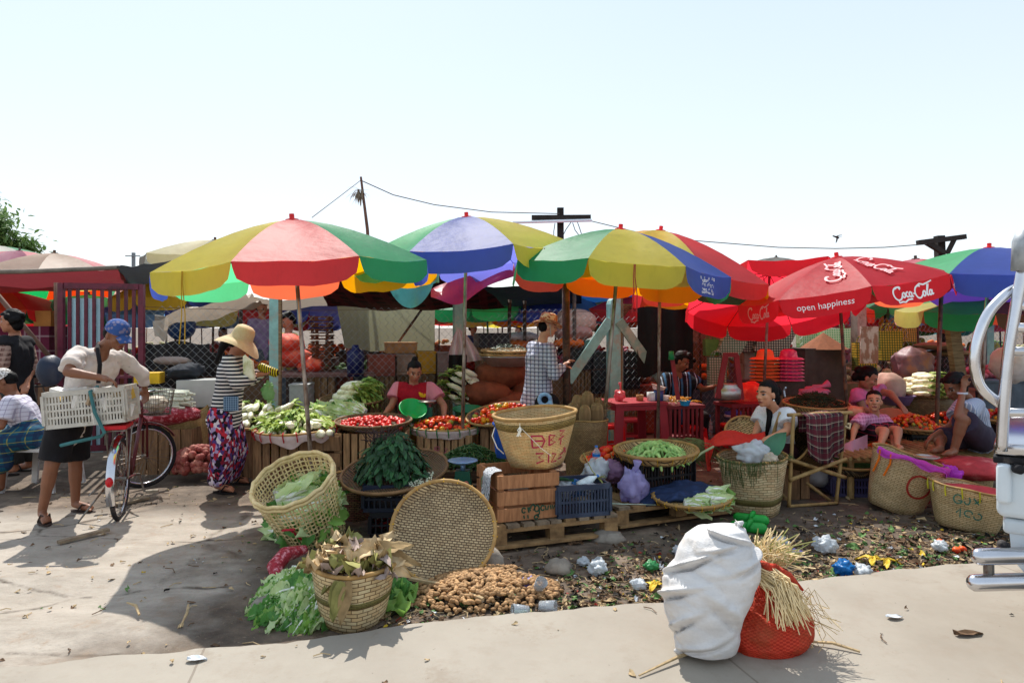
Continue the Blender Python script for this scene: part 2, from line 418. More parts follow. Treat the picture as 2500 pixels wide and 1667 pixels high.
def umbrella(label,apex,base,r,cols,phi,hc=.40,val=.17,tilt=(0,0),group='umbrellas over the front stalls',seg=7,ribs=True,cap='red',pole=None,n=8,txt=None,pr=.017,wr=.016):
 apex,base=V(apex),V(base)
 root=thing('market_umbrella',label,'umbrella',base,group)
 ax=(apex-base).normalized()+V((tilt[0],tilt[1],0));ax.normalize()
 R=frame(ax,(0,1,0));ph=rad(phi)
 ex=V((1,0,0))-ax*ax.x;ex.normalize();ey=ax.cross(ex)
 def rp(a,t):return apex+(ex*math.cos(a)+ey*math.sin(a))*(r*t)-ax*(hc*t**1.55)
 ca=[ph-math.pi/n+2*math.pi*k/n for k in range(n)]
 sd_=RN.random()*99
 def pan(k,u,t,off=0):
  a,b=rp(ca[k],t),rp(ca[(k+1)%n],t);p=a.lerp(b,u)
  out=(ex*math.cos((ca[k]+math.pi/n))+ey*math.sin((ca[k]+math.pi/n)))
  nn=(ax+out*(hc/r)*1.3).normalized()
  wk=noise.noise(p*5+V((sd_,0,0)))*wr*1.2+noise.noise(V((u*2+k,t*7+u*2,sd_)))*wr
  return p-nn*(.05*r*math.sin(math.pi*u)*t*(1-t*.5))+nn*(off+wk*math.sin(math.pi*u)*min(1,3*t))
 def vl(k,u,v,off=0):
  us=.5+(u-.5)*(1-.10*v**1.6-.14*max(0,v-.75)*4*abs(2*u-1)**3)
  p=pan(k,us,1)
  out=(ex*math.cos(ca[k]+math.pi/n)+ey*math.sin(ca[k]+math.pi/n))
  rd=v-.08*abs(2*u-1)**4*v
  return p-ax*(val*rd)*(1+.06*noise.noise(p*3+V((sd_,1,0))))+out*(off+.02*v+.012*v*noise.noise(V((u*3+k*7,sd_,v*2))))
 mats=[];ids=[]
 for c in cols:
  m=cloth(c)
  if m not in mats:mats.append(m)
  ids.append(mats.index(m))
 cm,vm=MB(),MB()
 for k in range(n):
  cm.grid(lambda u,t,k=k:pan(k,u,.02+.98*t),6,seg,ids[k])
  vm.grid(lambda u,t,k=k:vl(k,u,t),8,4,ids[k])
 c_=cm.build('canopy',mats,root,smooth=True);v_=vm.build('valance',mats,root,smooth=True)
 pb=MB();pb.tube([base,base.lerp(apex,.5),apex-ax*.03],[pr*1.15,pr*1.1,pr],8);pb.build('pole',pole or POLE,root,smooth=True)
 kp=MB();kp.lathe([(.001,-.01),(.06,-.015),(.055,.005),(.022,.012),(.022,.05),(.001,.055)],10,M4(apex,R));kp.build('cap',{'red':REDP,'dark':POLED}.get(cap,POLED),root)
 if ribs:
  for k in range(n):
   rb=MB();rb.tube([rp(ca[k],t)-ax*.012 for t in(.03,.25,.5,.75,1)],.005,4)
   rb.tube([apex-ax*(hc+.12),rp(ca[k],.52)-ax*.015],.004,4);rb.build('rib',RIBM,root)
 return root,pan,vl
def toward(a,d=0):return math.degrees(math.atan2(-a[1],-a[0]))+d
def B(x,y):return G(x,y,0)
A1=P(713,537,5.7);U1=umbrella('yellow red and green umbrella sheltering the radish trays',A1,P(769,1304,5.76)*V((1,1,0))if False else(-1.66,5.76,0),1.11,['red','green','blue','orange','ored','lgreen','blue','yellow'],toward(A1),hc=.42)
A2=P(1139,530,7.2);U2=umbrella('blue fronted umbrella with a yellow right panel above the tomato trays',A2,(-.53,7.2,0),1.21,['blue','yellow','red','lav','lav','orange','lgreen','lgreen'],toward(A2,-4),hc=.43,tilt=(-.09,-.02),val=.2)
A3=P(1515,560,6.75);U3=umbrella('yellow fronted umbrella with a printed blue panel beside a green one',A3,(.86,6.75,0),1.08,['yellow','blue','green','orange','orange','ored','lgreen','green'],toward(A3,10),hc=.42,val=.2)
A4=P(1613,563,7.6);U4=umbrella('red and yellow umbrella rising behind the printed blue panel',A4,(1.62,7.6,0),1.24,['yellow','red','orange','green','orange','red','orange','ylw'],toward(A4,0),hc=.5,tilt=(.12,-.02))
A5=P(2043,628,7.2);U5=umbrella('red soft drink umbrella with white script over the pink shirted girl',A5,(3.62,7.28,0),1.06,['coke']*8,toward(A5,-10),hc=.35,val=.19,tilt=(-.07,.05),cap='red',pole=POLED)
A6=P(2082,622,8.6);U6=umbrella('tilted red umbrella half hidden behind the one with white script',P(1878,668,8.6),(3.25,8.9,0),1.1,['coke']*8,-100,hc=.3,val=.2,tilt=(.04,.52),cap='red')
A7=P(2415,605,7.6);U7=umbrella('blue and pale green umbrella above the man holding his head',A7,(5.26,7.7,0),1.27,['blue','purple','green','purple','purple','ored','lgreen','lgreen'],toward(A7,8),hc=.38,val=.22,tilt=(.0,.05))
A8=P(2400,722,8.9);U8=umbrella('cream and green umbrella low behind the blue one',A8,(6.14,9.0,0),1.0,['green','brown','ored','green','ored','brown','pink','lemon'],toward(A8,-15),hc=.2,val=.2)
# writing on cloth: ribbons and letters laid on a mapped surface
WHT=M('white_print','#e9e6e2',.6,.05,5,0)
def ribbons(lines,wd,mp,name,mat,parent,off=.004):
 """lines: polylines in (u, v) already scaled to metres; mp(x, y, off) -> place"""
 mb=MB()
 for ln in lines:
  pts=[V((a[0],a[1],0))for a in ln]
  for i in range(len(pts)):
   pass
  vs=[]
  for i,p in enumerate(pts):
   t=pts[min(i+1,len(pts)-1)]-pts[max(i-1,0)]
   if t.length<1e-9:t=V((1,0,0))
   t.normalize();nx=V((-t.y,t.x,0))*wd*.5
   vs+=[mp((p+nx).x,(p+nx).y,off),mp((p-nx).x,(p-nx).y,off)]
  mb.add(vs,[(2*i,2*i+1,2*i+3,2*i+2)for i in range(len(pts)-1)])
 return mb.build(name,mat,parent)
def letters(txt,size,mp,name,mat,parent,off=.004,ital=0):
 cu=bpy.data.curves.new('lettering','FONT');cu.body=txt;cu.size=size;cu.align_x='CENTER';cu.shear=ital;cu.resolution_u=3
 ob=bpy.data.objects.new('lettering',cu);COL.objects.link(ob)
 dg=bpy.context.evaluated_depsgraph_get();me=bpy.data.meshes.new_from_object(ob.evaluated_get(dg))
 bpy.data.objects.remove(ob);bm=bmesh.new();bm.from_mesh(me)
 bmesh.ops.triangulate(bm,faces=bm.faces)
 mb=MB();mb.add([mp(v.co.x,v.co.y,off)for v in bm.verts],[tuple(v.index for v in f.verts)for f in bm.faces]);bm.free()
 return mb.build(name,mat,parent)
def arc(cx,cy,rx,ry,a0,a1,n=10):return[(cx+rx*math.cos(rad(a0+(a1-a0)*i/n)),cy+ry*math.sin(rad(a0+(a1-a0)*i/n)))for i in range(n+1)]
SCRIPT=[arc(.42,.50,.34,.46,50,300,16)+[(.72,.28)],arc(.50,.86,.16,.1,200,-60,8),arc(.84,.30,.11,.17,0,360,12),arc(1.14,.30,.12,.17,60,310,10),arc(1.38,.29,.11,.17,0,360,12),[(1.49,.46),(1.48,.2),(1.54,.13),(1.6,.2)],[(1.62,.34),(1.76,.36)],arc(2.08,.46,.30,.42,60,300,16)+[(2.36,.26)],[(1.98,.86),(2.2,1.0),(2.5,.9),(2.8,.96),(3.15,1.08)],arc(2.48,.30,.10,.17,0,360,12),[(2.68,.3),(2.82,.7),(2.86,.86),(2.80,.86),(2.72,.5),(2.70,.2),(2.76,.13),(2.84,.2)],arc(2.98,.29,.10,.16,0,360,12),[(3.09,.45),(3.08,.2),(3.14,.13),(3.22,.2)],[(.34,.02),(.3,-.14),(.6,-.12),(.8,-.2),(1.1,-.06),(1.5,-.02)]]
def scale_lines(L,s,cx,cy):return[[((x-cx)*s,(y-cy)*s)for x,y in l]for l in L]
r5,pan5,vl5=U5
ch5=2*1.06*math.sin(math.pi/8)
vmap=lambda k,H=.19:(lambda x,y,off:vl5(k,.5+x/ch5,min(.98,max(0.02,.5-y/H)),off))
letters('open happiness',.085,lambda x,y,o:vmap(0)(x,y-.025,o),'lettering',WHT,r5)
ribbons(scale_lines(SCRIPT,.135,1.6,.42),.016,vmap(1),'lettering',WHT,r5)
ribbons(scale_lines(SCRIPT,.135,1.6,.42),.014,vmap(7),'lettering',M('faded_print','#c9888c',.6,.1,5,0),r5)
letters('open happiness',.085,lambda x,y,o:vmap(2)(x,y-.025,o),'lettering',WHT,r5)
DKR=M('dark_red_print','#7d0a16',.6,.05,5,0)  # white print seen from inside; its shade through the cloth is coloured dark
letters('open happiness',.085,lambda x,y,o:vmap(4)(x,y-.025,o),'lettering',DKR,r5)
ribbons(scale_lines(SCRIPT,.135,1.6,.42),.014,vmap(5),'lettering',DKR,r5)
def pmap(k,flip=1):
 return lambda x,y,off:pan5(k,.5+flip*y/(ch5*.62),.62-flip*x/1.05*-1 if False else min(.99,max(.05,.6-x/1.05)),off+.003)
FADE=M('washed_print','#d49c9c',.55,.05,5,0)
ribbons(scale_lines(SCRIPT,.155,1.6,.42),.019,lambda x,y,off:(lambda t:pan5(0,min(.97,max(.03,.62-y/(ch5*t))),t,off+.016))(min(.98,max(.08,.57-x/1.06))),'lettering',FADE,r5)
ribbons(scale_lines(SCRIPT,.155,1.6,.42),.019,lambda x,y,off:(lambda t:pan5(1,min(.97,max(.03,.5+y/(ch5*t))),t,off+.016))(min(.98,max(.08,.57+x/1.06))),'lettering',FADE,r5)
r3,pan3,vl3=U3
ch3=2*1.08*math.sin(math.pi/8)
def glyph_rows(rows,W,seed=3):
 q=random.Random(seed);L=[]
 for y,x0,x1,s in rows:
  x=x0
  while x<x1:
   a=q.random()
   if a<.5:L.append(arc(x,y,s,s,40+90*q.randint(0,3),330+90*q.randint(0,3),8))
   elif a<.75:L.append(arc(x,y,s,s,0,360,9));L.append([(x+s,y+s*1.2),(x+s,y-s*1.4)])
   elif a<.9:L.append(arc(x,y,s*1.3,s,0,200,7));L.append([(x,y+1.6*s),(x+s,y+2*s)])
   else:x+=s
   x+=s*2.5
 return L
ribbons(glyph_rows([(.06,-.11,.0,.011),(.065,.03,.13,.011),(.038,-.08,.02,.009),(.0,-.08,.11,.014),(-.04,-.10,.11,.009),(-.066,-.11,.12,.007)],.2),.0045,lambda x,y,off:vl3(1,.5+x/ch3-.03,.5-y/.2,off),'lettering',WHT,r3)
def strings(par,k,u,vl_,cols,L=.34):
 for i,c in enumerate(cols):
  a=vl_(k,u+.012*i,.02,.014);b=vl_(k,u+.015*i,.55,.018);mb=MB()
  d=V((.03*(i-.5),0,-L));mb.tube([a,a.lerp(b,.5)+V((0,0,.0)),b,b+d*.5+V((.01,0,0)),b+d],.0042,4);mb.build('tie_string',M('string_'+c,{'red':'#8e2a2a','gold':'#a8861c'}[c],.8,.1,5,0),par)
strings(U1[0],7,.42,U1[2],['gold','gold'],.42);strings(U2[0],1,.44,U2[2],['red','red'],.12);strings(r3,0,.47,vl3,['red','red'],.3)
# chain link fence with posts, gate
def FY(x):return 9.094/(1-.29*(x-1250)/FP)
def FP_(x,z=0):Y=FY(x);return V(((x-1250)/FP*Y,Y,z))
TEAL=M('teal_paint','#7ca5a2',.65,.2,10,.3,c2='#8c8f86',thr=.57);CONC=M('post_concrete','#a99d90',.85,.2,10,.4,c2='#7d6f64',thr=.6);PALE=M('pale_green_paint','#7c9488',.75,.2,9,.3,c2='#a49c8c',thr=.58)
WIRE=M('galvanised_wire','#8b8f90',.4,.15,10,0,metal=.75)
fence=thing('chain_link_fence','chain link fence on painted concrete posts running through the market','fence',FP_(1250))
d=(FP_(2700)-FP_(352));dl=d.length;d.normalize()
mb=MB();p0=FP_(352);st_=.045;kx=int(dl/st_)
for i in range(kx):
 if RN.random()<.015:continue
 pts=[];s0=i*st_
 H=1.72+.05*math.sin(i*.13)
 for j in range(int(H/.047)):
  z=.12+j*.047;bulge=.05*noise.noise(V((s0*.8,z*1.2,4)))
  pts.append(p0+d*(s0+(st_*1.04 if(i+j)%2 else 0)+.02*noise.noise(V((s0,z,0))))+V((-.28,1,0))*(bulge+.004*(i%2))+V((0,0,z)))
 mb.tube(pts,.0021,3,caps=False)
mb.build('wire_mesh',WIRE,fence)
mb=MB()
for z in(.35,1.0,1.8):
 mb.tube([p0+d*(dl*i/30)+V((0,-.02,z-.03*math.sin(math.pi*(i%6)/6)))for i in range(31)],.003,3)
mb.build('barbed_wire',M('rusty_wire','#5a3c2c',.7,.3,10,0,metal=.5),fence)
pM=frame((0,0,1));fa=math.atan2(d.y,d.x)
for x,wpx,top,mt in((671,.115,2.14,TEAL),(1117,.12,2.15,PALE),(1497,.19,1.98,TEAL),(1818,.17,2.1,CONC),(2090,.17,2.1,CONC),(2402,.15,2.1,PALE)):
 p=FP_(x);mb=MB();R_=rotz(fa)
 prof=[(-wpx/2,0),(wpx/2,0),(wpx/2,top-wpx*.5)]+[(wpx/2*math.cos(a),top-wpx*.5+wpx*.5*math.sin(a))for a in(.5,1.0,1.57,2.1,2.6)]+[(-wpx/2,top-wpx*.5)]
 vs=[]
 for yy in(-.07,.07):
  for a,b in prof:vs.append(p+R_@V((a,yy-.05,b)))
 n=len(prof);mb.add(vs,[tuple(range(n)),tuple(range(2*n-1,n-1,-1))]+[(i,n+i,n+(i+1)%n,(i+1)%n)for i in range(n)])
 mb.build('post',mt,fence)
p=FP_(1497)
for sx,x2,y2,top in((-1,1385,912,.85),(1,1625,930,.85)):
 mb=MB();q=FP_(x2);mb.beam(p+V((.06*sx,-.10,1.66)),V((q.x,q.y-.10,HZ-(y2-800)/FP*q.y-.1)),.125,.08,0,(0,1,0));mb.build('brace',TEAL if sx<0 else PALE,fence)
for x in(688,1132,1512):mb=MB();q=FP_(x);mb.beam(q+V((0,-.1,0)),q+V((.01,-.1,2.05)),.045,.05);mb.build('wooden_strip',Mwood('old_plank','#8b7355','#4f3d2c'),fence)
MAR=M('maroon_paint','#571a2c',.45,.2,10,.15,c2='#3f1420')
ga,gb=FP_(150),FP_(346);gt=2.06
gate=thing('barred_gate','tall maroon barred gate with a pale blue sheet behind it','gate',ga)
mb=MB();gd=(gb-ga).normalized()
for q,ww in((ga,.06),(gb,.06)):mb.beam(q+V((0,0,.1)),q+V((0,0,gt)),ww,.05,0,(0,1,0))
for z in(gt-.03,1.0,.2):mb.beam(ga+V((0,0,z))+gd*.03,gb+V((0,0,z))-gd*.03,.05,.065 if z!=1.0 else .03)
mb.build('gate_frame',MAR,gate)
L=(gb-ga).length
for i in range(1,10):mb=MB();q=ga+gd*(L*i/10);mb.beam(q+V((0,0,.23)),q+V((0,0,gt-.06)),.034,.02,0,(0,1,0));mb.build('bar',MAR,gate)
mb=MB();mb.box(ga+gd*(L*.26)+V((.0,.05,1.02)),(L*.44,.012,1.75),rotz(math.atan2(gd.y,gd.x)));mb.build('sheet_panel',M('pale_blue_sheet','#9fc4cf',.5,.08,5,.05),gate)
# tarps and cloth roofs
def tarp(name,label,cat,fn,mat,nu=14,nv=10,th=0,group=None,org=None):
 mb=MB();mb.grid(fn,nu,nv);o=mb.build(name,mat,origin=org or fn(.5,.5),smooth=True);return tag(o,label,cat,group)
def quadf(a,b,c,d_,sag=.1,wr=.02,seed=0):
 a,b,c,d_=V(a),V(b),V(c),V(d_)
 return lambda u,v:a.lerp(b,u).lerp(d_.lerp(c,u),v)+V((0,0,-sag*math.sin(math.pi*u)*math.sin(math.pi*v)*1.-sag*.4*math.sin(math.pi*u)+wr*noise.noise(V((u*5+seed,v*4,seed)))))
RT=Mcloth('tarp_red','#86343a',.25,.6,.3);GT=Mcloth('tarp_green','#10a050',.6,.5,.3);OT=Mcloth('tarp_orange','#f03c08',.6,.5,.3)
BT=Mcloth('tarp_blue','#1c4a80',.3,.5,.3);PT=Mcloth('tarp_pink','#a8304a',.3,.45,.4);CT=Mcloth('tarp_cream','#a89a8a',.25,.7,.5);DT=Mcloth('tarp_dark','#1c2226',.1,.6,.3);TT=Mcloth('tarp_teal','#4c9a9c',.3,.5,.4)
tarp('red_tarp','long red tarp roof slung from a pole at the far left','tarp',quadf(P(-160,664,8.6),P(288,655,9.2),P(330,706,12.0),P(-160,712,11.6),.06,.06),RT,22,12)
mb=MB();mb.tube([P(-170,665,8.58),P(60,663,8.85),P(290,653,9.18)],.03,8);tag(mb.build('tarp_pole',M('grey_pole','#6d6258',.7,.3,9,.2),origin=P(60,662,8.85),smooth=True),'horizontal grey pole along the front of the red tarp','pole')
tarp('dark_tarp','dark grey tarp roof with a red underside beside the yellow umbrella','tarp',quadf(P(284,650,9.0),P(420,636,9.0),P(430,705,12),P(310,700,12),.05,.04,3),Mcloth('tarp_slate','#3a4148',.15,.5),10,8)
tarp('green_tarp','bright green cloth hanging under the red tarp','tarp',quadf(P(-120,700,12.6),P(124,705,12.6),P(95,768,12.7),P(-120,752,12.7),.05,.1,5),GT,14,8)
tarp('orange_tarp','bright orange cloth hanging behind the gate','tarp',quadf(P(118,706,12.9),P(262,700,12.9),P(268,730,12.9),P(104,770,12.9),.05,.08,6),OT,12,6)
tarp('cream_tarp','dirty cream tarp slung between the barred gate and the teal post','tarp',quadf(P(378,770,8.6),P(600,715,9.0),P(640,742,10.6),P(376,808,9.2),.06,.10,8),CT,18,12)
tarp('white_cloth','pale cloth hanging down from the corner of the cream tarp','cloth',quadf(P(372,786,8.5),P(412,775,8.5),P(406,835,8.55),P(378,818,8.5),.0,.06,9),CT,8,8)
def pl_dark(m):
 return plaid(m,lin('#1c0b12'),[(.26,.35,lin('#4a0f1c'),.8,0),(.26,.08,lin('#5d2a30'),.6,.1)],axes=(0,1))
tarp('plaid_tarp','dark maroon plaid blanket roof above the tomato seller','tarp',quadf(P(760,662,8.4),P(1130,665,8.6),P(1240,752,10.6),P(800,748,10.4),.10,.05,11),Mpattern('dark_plaid',pl_dark),22,12)
def drape(u,v):
 x=lerp(945,1072,u);ys=690+62*math.sin(math.pi*min(1,u*1.12))**.7
 return P(x,lerp(640,ys,v),8.2+.12*math.sin(u*9)*v+.25*(1-v))
tarp('teal_drape','teal cloth sagging between the two umbrellas above the mesh screen','cloth',drape,TT,18,8)
def pdr(u,v):
 x=lerp(1052,1275,u);yt=lerp(706,640,u**.8);yb=720+32*math.exp(-((u-.3)/.22)**2)-52*u**1.5
 return P(x,lerp(yt,yb,v),8.0+.9*(1-v)*.3+.25*u+.06*math.sin(u*12+v*3))
tarp('pink_tarp','pink and maroon tarp sagging behind the blue fronted umbrella','tarp',pdr,PT,22,8)
tarp('black_tarp','black tarp roof behind the pink tarp edge','tarp',quadf(P(1130,700,9.6),P(1420,690,10),P(1420,742,11.5),P(1120,748,11.2),.04,.04,13),DT,12,6)
tarp('blue_tarp','dark blue tarp roof behind the teal post with the rounded top','tarp',quadf(P(1380,672,10.6),P(1575,690,10.6),P(1560,742,12.4),P(1390,738,12.2),.06,.05,14),BT,12,8)
def screen_mat(m):
 f=m.math('FRACT',m.math('MULTIPLY',m.n('SeparateXYZ').outputs[2],1));return lin('#8a8872')
m=N('shade_mesh');sp=m.n('SeparateXYZ');m.l(m.co(),sp.inputs[0]);fr=m.math('FRACT',m.math('DIVIDE',sp.outputs[2],.016));m.col(m.mix(m.math('LESS_THAN',fr,.35),lin('#8f8f74'),lin('#55543f')));m.set(.8,.2);m.translucent(lin('#98987c'),.22);SHM=m.m
tarp('mesh_screen','pale woven shade screen hanging behind the tomato seller','screen',quadf(P(822,745,10.7),P(1062,748,10.9),P(1060,862,10.9),P(842,850,10.7),.03,.05,16),SHM,14,8)
tarp('black_cloth','tall black cloth hung over the fence behind the cook','cloth',(lambda u,v:P(lerp(1556,1692,u),lerp(752-4*math.sin(u*7),lerp(918,905,u)+6*math.sin(u*11),v),9.45+.05*math.sin(u*16))),M('black_cloth','#15100f',.9,.3,9,.3),26,10)
# poles and wires
BLK=M('tarred_wood','#2a2421',.85,.4,9,.5)
tp=thing('utility_pole','dark utility pole with a crossarm and a tube lamp above the umbrellas','utility pole',P(1370,960,14))
mb=MB();mb.beam(P(1370,985,14),P(1368,508,14),.13,.13);mb.build('pole',BLK,tp)
mb=MB();mb.beam(P(1298,534,13.9),P(1442,533,13.9),.1,.13);mb.build('crossarm',BLK,tp)
mb=MB();mb.tube([P(1252,543,13.8),P(1445,538,13.8)],.03,8);mb.build('tube_lamp',M('lamp_tube','#cfd4d8',.3,.05,5,0),tp)
mb=MB()
for a,b,c in(((1394,543),(1382,560),(1376,572)),((1398,544),(1404,562),(1414,575)),((1410,543),(1416,560),(1421,576)),((1355,545),(1352,565),(1352,585))):mb.tube([P(*a,13.8),P(*b,13.8),P(*c,13.8)],.008,4)
mb.build('loose_wire',BLK,tp)
tp=thing('utility_pole','dark utility pole with a braced crossarm behind the pale green umbrella','utility pole',P(2297,950,13))
mb=MB();mb.beam(P(2306,960,13),P(2293,576,13),.14,.14);mb.build('pole',BLK,tp)
mb=MB();mb.beam(P(2240,593,12.85),P(2356,578,12.85),.1,.09);mb.build('crossarm',BLK,tp)
for a,b in(((2262,592),(2306,618)),((2330,584),(2312,620))):mb=MB();mb.beam(P(*a,12.85),P(*b,12.9),.09,.08);mb.build('brace',BLK,tp)
tp=thing('utility_pole','distant grey utility pole beyond the dark tarp roof','utility pole',P(326,850,34))
mb=MB();mb.beam(P(326,850,34),P(326,617,34),.13,.13);mb.build('pole',M('grey_wood','#7c8488',.8,.2,8,.2),tp)
mb=MB();mb.beam(P(306,625,33.9),P(342,625,33.9),.05,.05);mb.build('crossarm',M('grey_wood'),tp)
mb=MB();mb.tube([P(912,800,12),P(897,560,12),P(881,432,12)],[.035,.03,.02],6)
bp=thing('bamboo_pole','thin leaning pole with a dry palm tuft above the umbrellas','pole',P(912,800,12));mb.build('pole',M('pole_brown','#5c4034',.8,.3,9,.2),bp)
mb=MB()
for i in range(60):
 a=U(0,6.28);p=P(878+G01(0,3),470+U(-10,6),11.95);mb.leaf(p,(math.cos(a)*.5-.12,math.sin(a)*.5,U(-1.2,.3)),(0,0,1),U(.12,.24),.02,.4,0,0,3,1)
mb.build('palm_tuft',M('dry_palm','#7d6f5c',.9,.3,9,.2),bp)
def wire(label,pts,r=.009,sag=0):
 mb=MB();pts=[V(p)for p in pts];out=[]
 for a,b in zip(pts,pts[1:]):
  for i in range(8):t=i/8;out.append(a.lerp(b,t)+V((0,0,-sag*math.sin(math.pi*t))))
 out.append(pts[-1]);mb.tube(out,r,4);return tag(mb.build('overhead_wire',M('wire_dark','#4a4442',.7,.2,8,0),origin=pts[0]),label,'wire')
wire('short overhead wire from the umbrella top up to the thin leaning pole',[P(762,531,9),P(820,487,10.5),P(880,441,12)],.007)
wire('overhead wire sagging from the thin leaning pole to the tube lamp pole',[P(882,441,12),P(960,476,12.4),P(1060,500,12.9),P(1200,518,13.4),P(1366,522,13.9)])
wire('overhead wire running from the tube lamp pole to the braced crossarm pole',[P(1444,540,13.8),P(1560,568,13.6),P(1700,588,13.4),P(1900,604,13.2),P(2040,607,13),P(2160,604,12.9),P(2262,596,12.8)])
bd=thing('flying_bird','small dark bird flying above the red umbrella','bird',P(2042,579,12));mb=MB();c=P(2042,579,12)
mb.caps(c+V((-.045,0,.015)),.012,c+V((.03,0,-.01)),.02,8);mb.caps(c+V((-.05,0,.018)),.014,c+V((-.062,0,.018)),.008,8);mb.leaf(c+V((.03,0,-.008)),(1,0,.25),(0,0,1),.07,.03,0,0,0)
mb.leaf(c,(.15,.2,-1),(1,0,0),.1,.06,.2,0,0);mb.leaf(c,(.3,-.8,.3),(0,0,1),.12,.05,.2,0,0);mb.build('body',BLK,bd)
def tree(label,base,h,cr,cc,n,lm,seed):
 q=random.Random(seed);base=V(base);t=thing('broadleaf_tree',label,'tree',base)
 mb=MB();mb.tube([base,base+V((.2,0,h*.3)),base+V((.1,.1,h*.6)),V(cc)],[.35,.28,.2,.06],8)
 cl=[]
 for i in range(26):
  a=q.uniform(0,6.28);z=q.uniform(-.75,1);rr=math.sqrt(max(0,1-z*z))*q.uniform(.45,1)
  c=V(cc)+V((cr[0]*rr*math.cos(a),cr[1]*rr*math.sin(a),cr[2]*z));cl.append(c)
  if i<14:mb.tube([base+V((.1,0,h*.45)),V(cc).lerp(c,.45)-V((0,0,.5)),c],[.12,.07,.02],5)
 mb.build('trunk',M('bark','#4b3c30',.9,.3,6,.6),t,smooth=True);mb=MB()
 for c in cl:
  s=q.uniform(.55,1.1)
  for k in range(n//26):
   v=V((q.gauss(0,1),q.gauss(0,1),q.gauss(0,.65)));v*=s*.55
   dd=V((q.uniform(-1,1),q.uniform(-1,1),q.uniform(-.8,.3)))
   mb.leaf(c+v,dd,(q.uniform(-.5,.5),q.uniform(-.5,.5),1),q.uniform(.22,.4),q.uniform(.09,.16),.3,0,q.choice((0,0,1)),2,1)
 mb.build('crown',lm,t)
LF=[Mcloth('leaf_a','#56743f',.25,.6,0),Mcloth('leaf_b','#6f8a50',.3,.6,0)]
tree('green broadleaf tree rising behind the umbrellas at the far left',(-29.5,34,0),6.2,(3.5,3,2.3),(-28.0,34,5.5),15000,LF,5)
# BUILDERS FOR GOODS
WV=dict(tan=Mweave('weave_tan','#c2a472','#a88855','#3a2a18'),pale=Mweave('weave_pale','#d0b585','#bd9d69','#4a3620'),fine=Mweave('weave_fine','#a8895b','#8a6c45','#3b2b1b',.02,.011,.2),big=Mweave('weave_big','#e6cca0','#dcbc8c','#a08050',.05,.013,.12,trans=.38),dull=Mweave('weave_dull','#a58f6c','#86714f','#332818',.045,.016),old=Mweave('weave_old','#8d714a','#6d5535','#2a1f13',.03,.014),leaf=Mweave('weave_leaf','#e2caa0','#d2b484','#7d6040',.06,.022,.12,trans=.2),ok=Mweave('weave_ok','#dcc69c','#cdb488','#97794a',.05,.014,.16,trans=.25),tray=Mweave('weave_tray','#9a7f59','#84694a','#3c2d1d',.018,.018,.22))
RIMM=Mwood('cane_rim','#a88652','#7a5c36',.6,5,(2,2,2));RIMD=Mwood('cane_rim_dark','#7d6040','#4f3a25',.6,5,(2,2,2))
def axis_frame(a,b):
 d=V(b)-V(a);return M4(a,frame(d,(0,1,0))),d.length
def basket(label,a,b,r0,r1,mat,sq=.5,rim=RIMM,rr=.012,band=None,group=None,n=40,name='woven_basket',wall=.012,wob=.0,cat='basket'):
 """woven basket from base centre a to mouth centre b, squarish at the foot, round at the rim"""
 t=thing(name,label,cat,a,group);Mx,L=axis_frame(a,b);sd_=U(0,50)
 def fn(ang,i,r,z):
  k=max(0,1-z/L)*sq;s=1/max(abs(math.cos(ang+.5)),abs(math.sin(ang+.5)))
  f=(1-k)+k*(s**.8)*.88
  return r*f*(1+wob*noise.noise(V((math.cos(ang),math.sin(ang),z*3+sd_)))),z+(wob*.4*noise.noise(V((math.cos(ang)*1.5,math.sin(ang)*1.5,sd_)))if z>.6*L else 0)
 pr=[(r0*.2,.003),(r0*.97,0)]+[(r0+(r1-r0)*(i/8)**.85,L*i/8)for i in range(9)]
 inn=[(r-wall,z)for r,z in reversed(pr[2:])]+[(r0*.9,.02),(.01,.02)]
 mb=MB();mb.lathe(pr+inn,n,Mx,0,fn,circ=(r0+r1)/2);mb.build('woven_wall',mat,t,smooth=True)
 mb=MB();ring=[]
 for k in range(n):
  a_=2*math.pi*k/n;r,z=fn(a_,0,r1-wall*.4,L);ring.append(Mx@V((r*math.cos(a_),r*math.sin(a_),z)))
 mb.tube(ring,rr,6,closed=True)
 mb.build('rim',rim,t,smooth=True)
 if band:
  z0,z1,bm_=band;mb=MB();q=[r0+(r1-r0)*(z/L)**.85+.003 for z in(z0,(z0+z1)/2,z1)]
  mb.lathe([(q[0]-.006,z0-.002),(q[0],z0),(q[1]+.001,(z0+z1)/2),(q[2],z1),(q[2]-.006,z1+.002)],n,Mx,0,fn);mb.build('woven_band',bm_,t,smooth=True)
 def surf(u,z,off=.004):
  r,zz=fn(u,0,r0+(r1-r0)*(max(z,0)/L)**.85+off,z);return Mx@V((r*math.cos(u),r*math.sin(u),zz))
 return t,Mx,L,surf
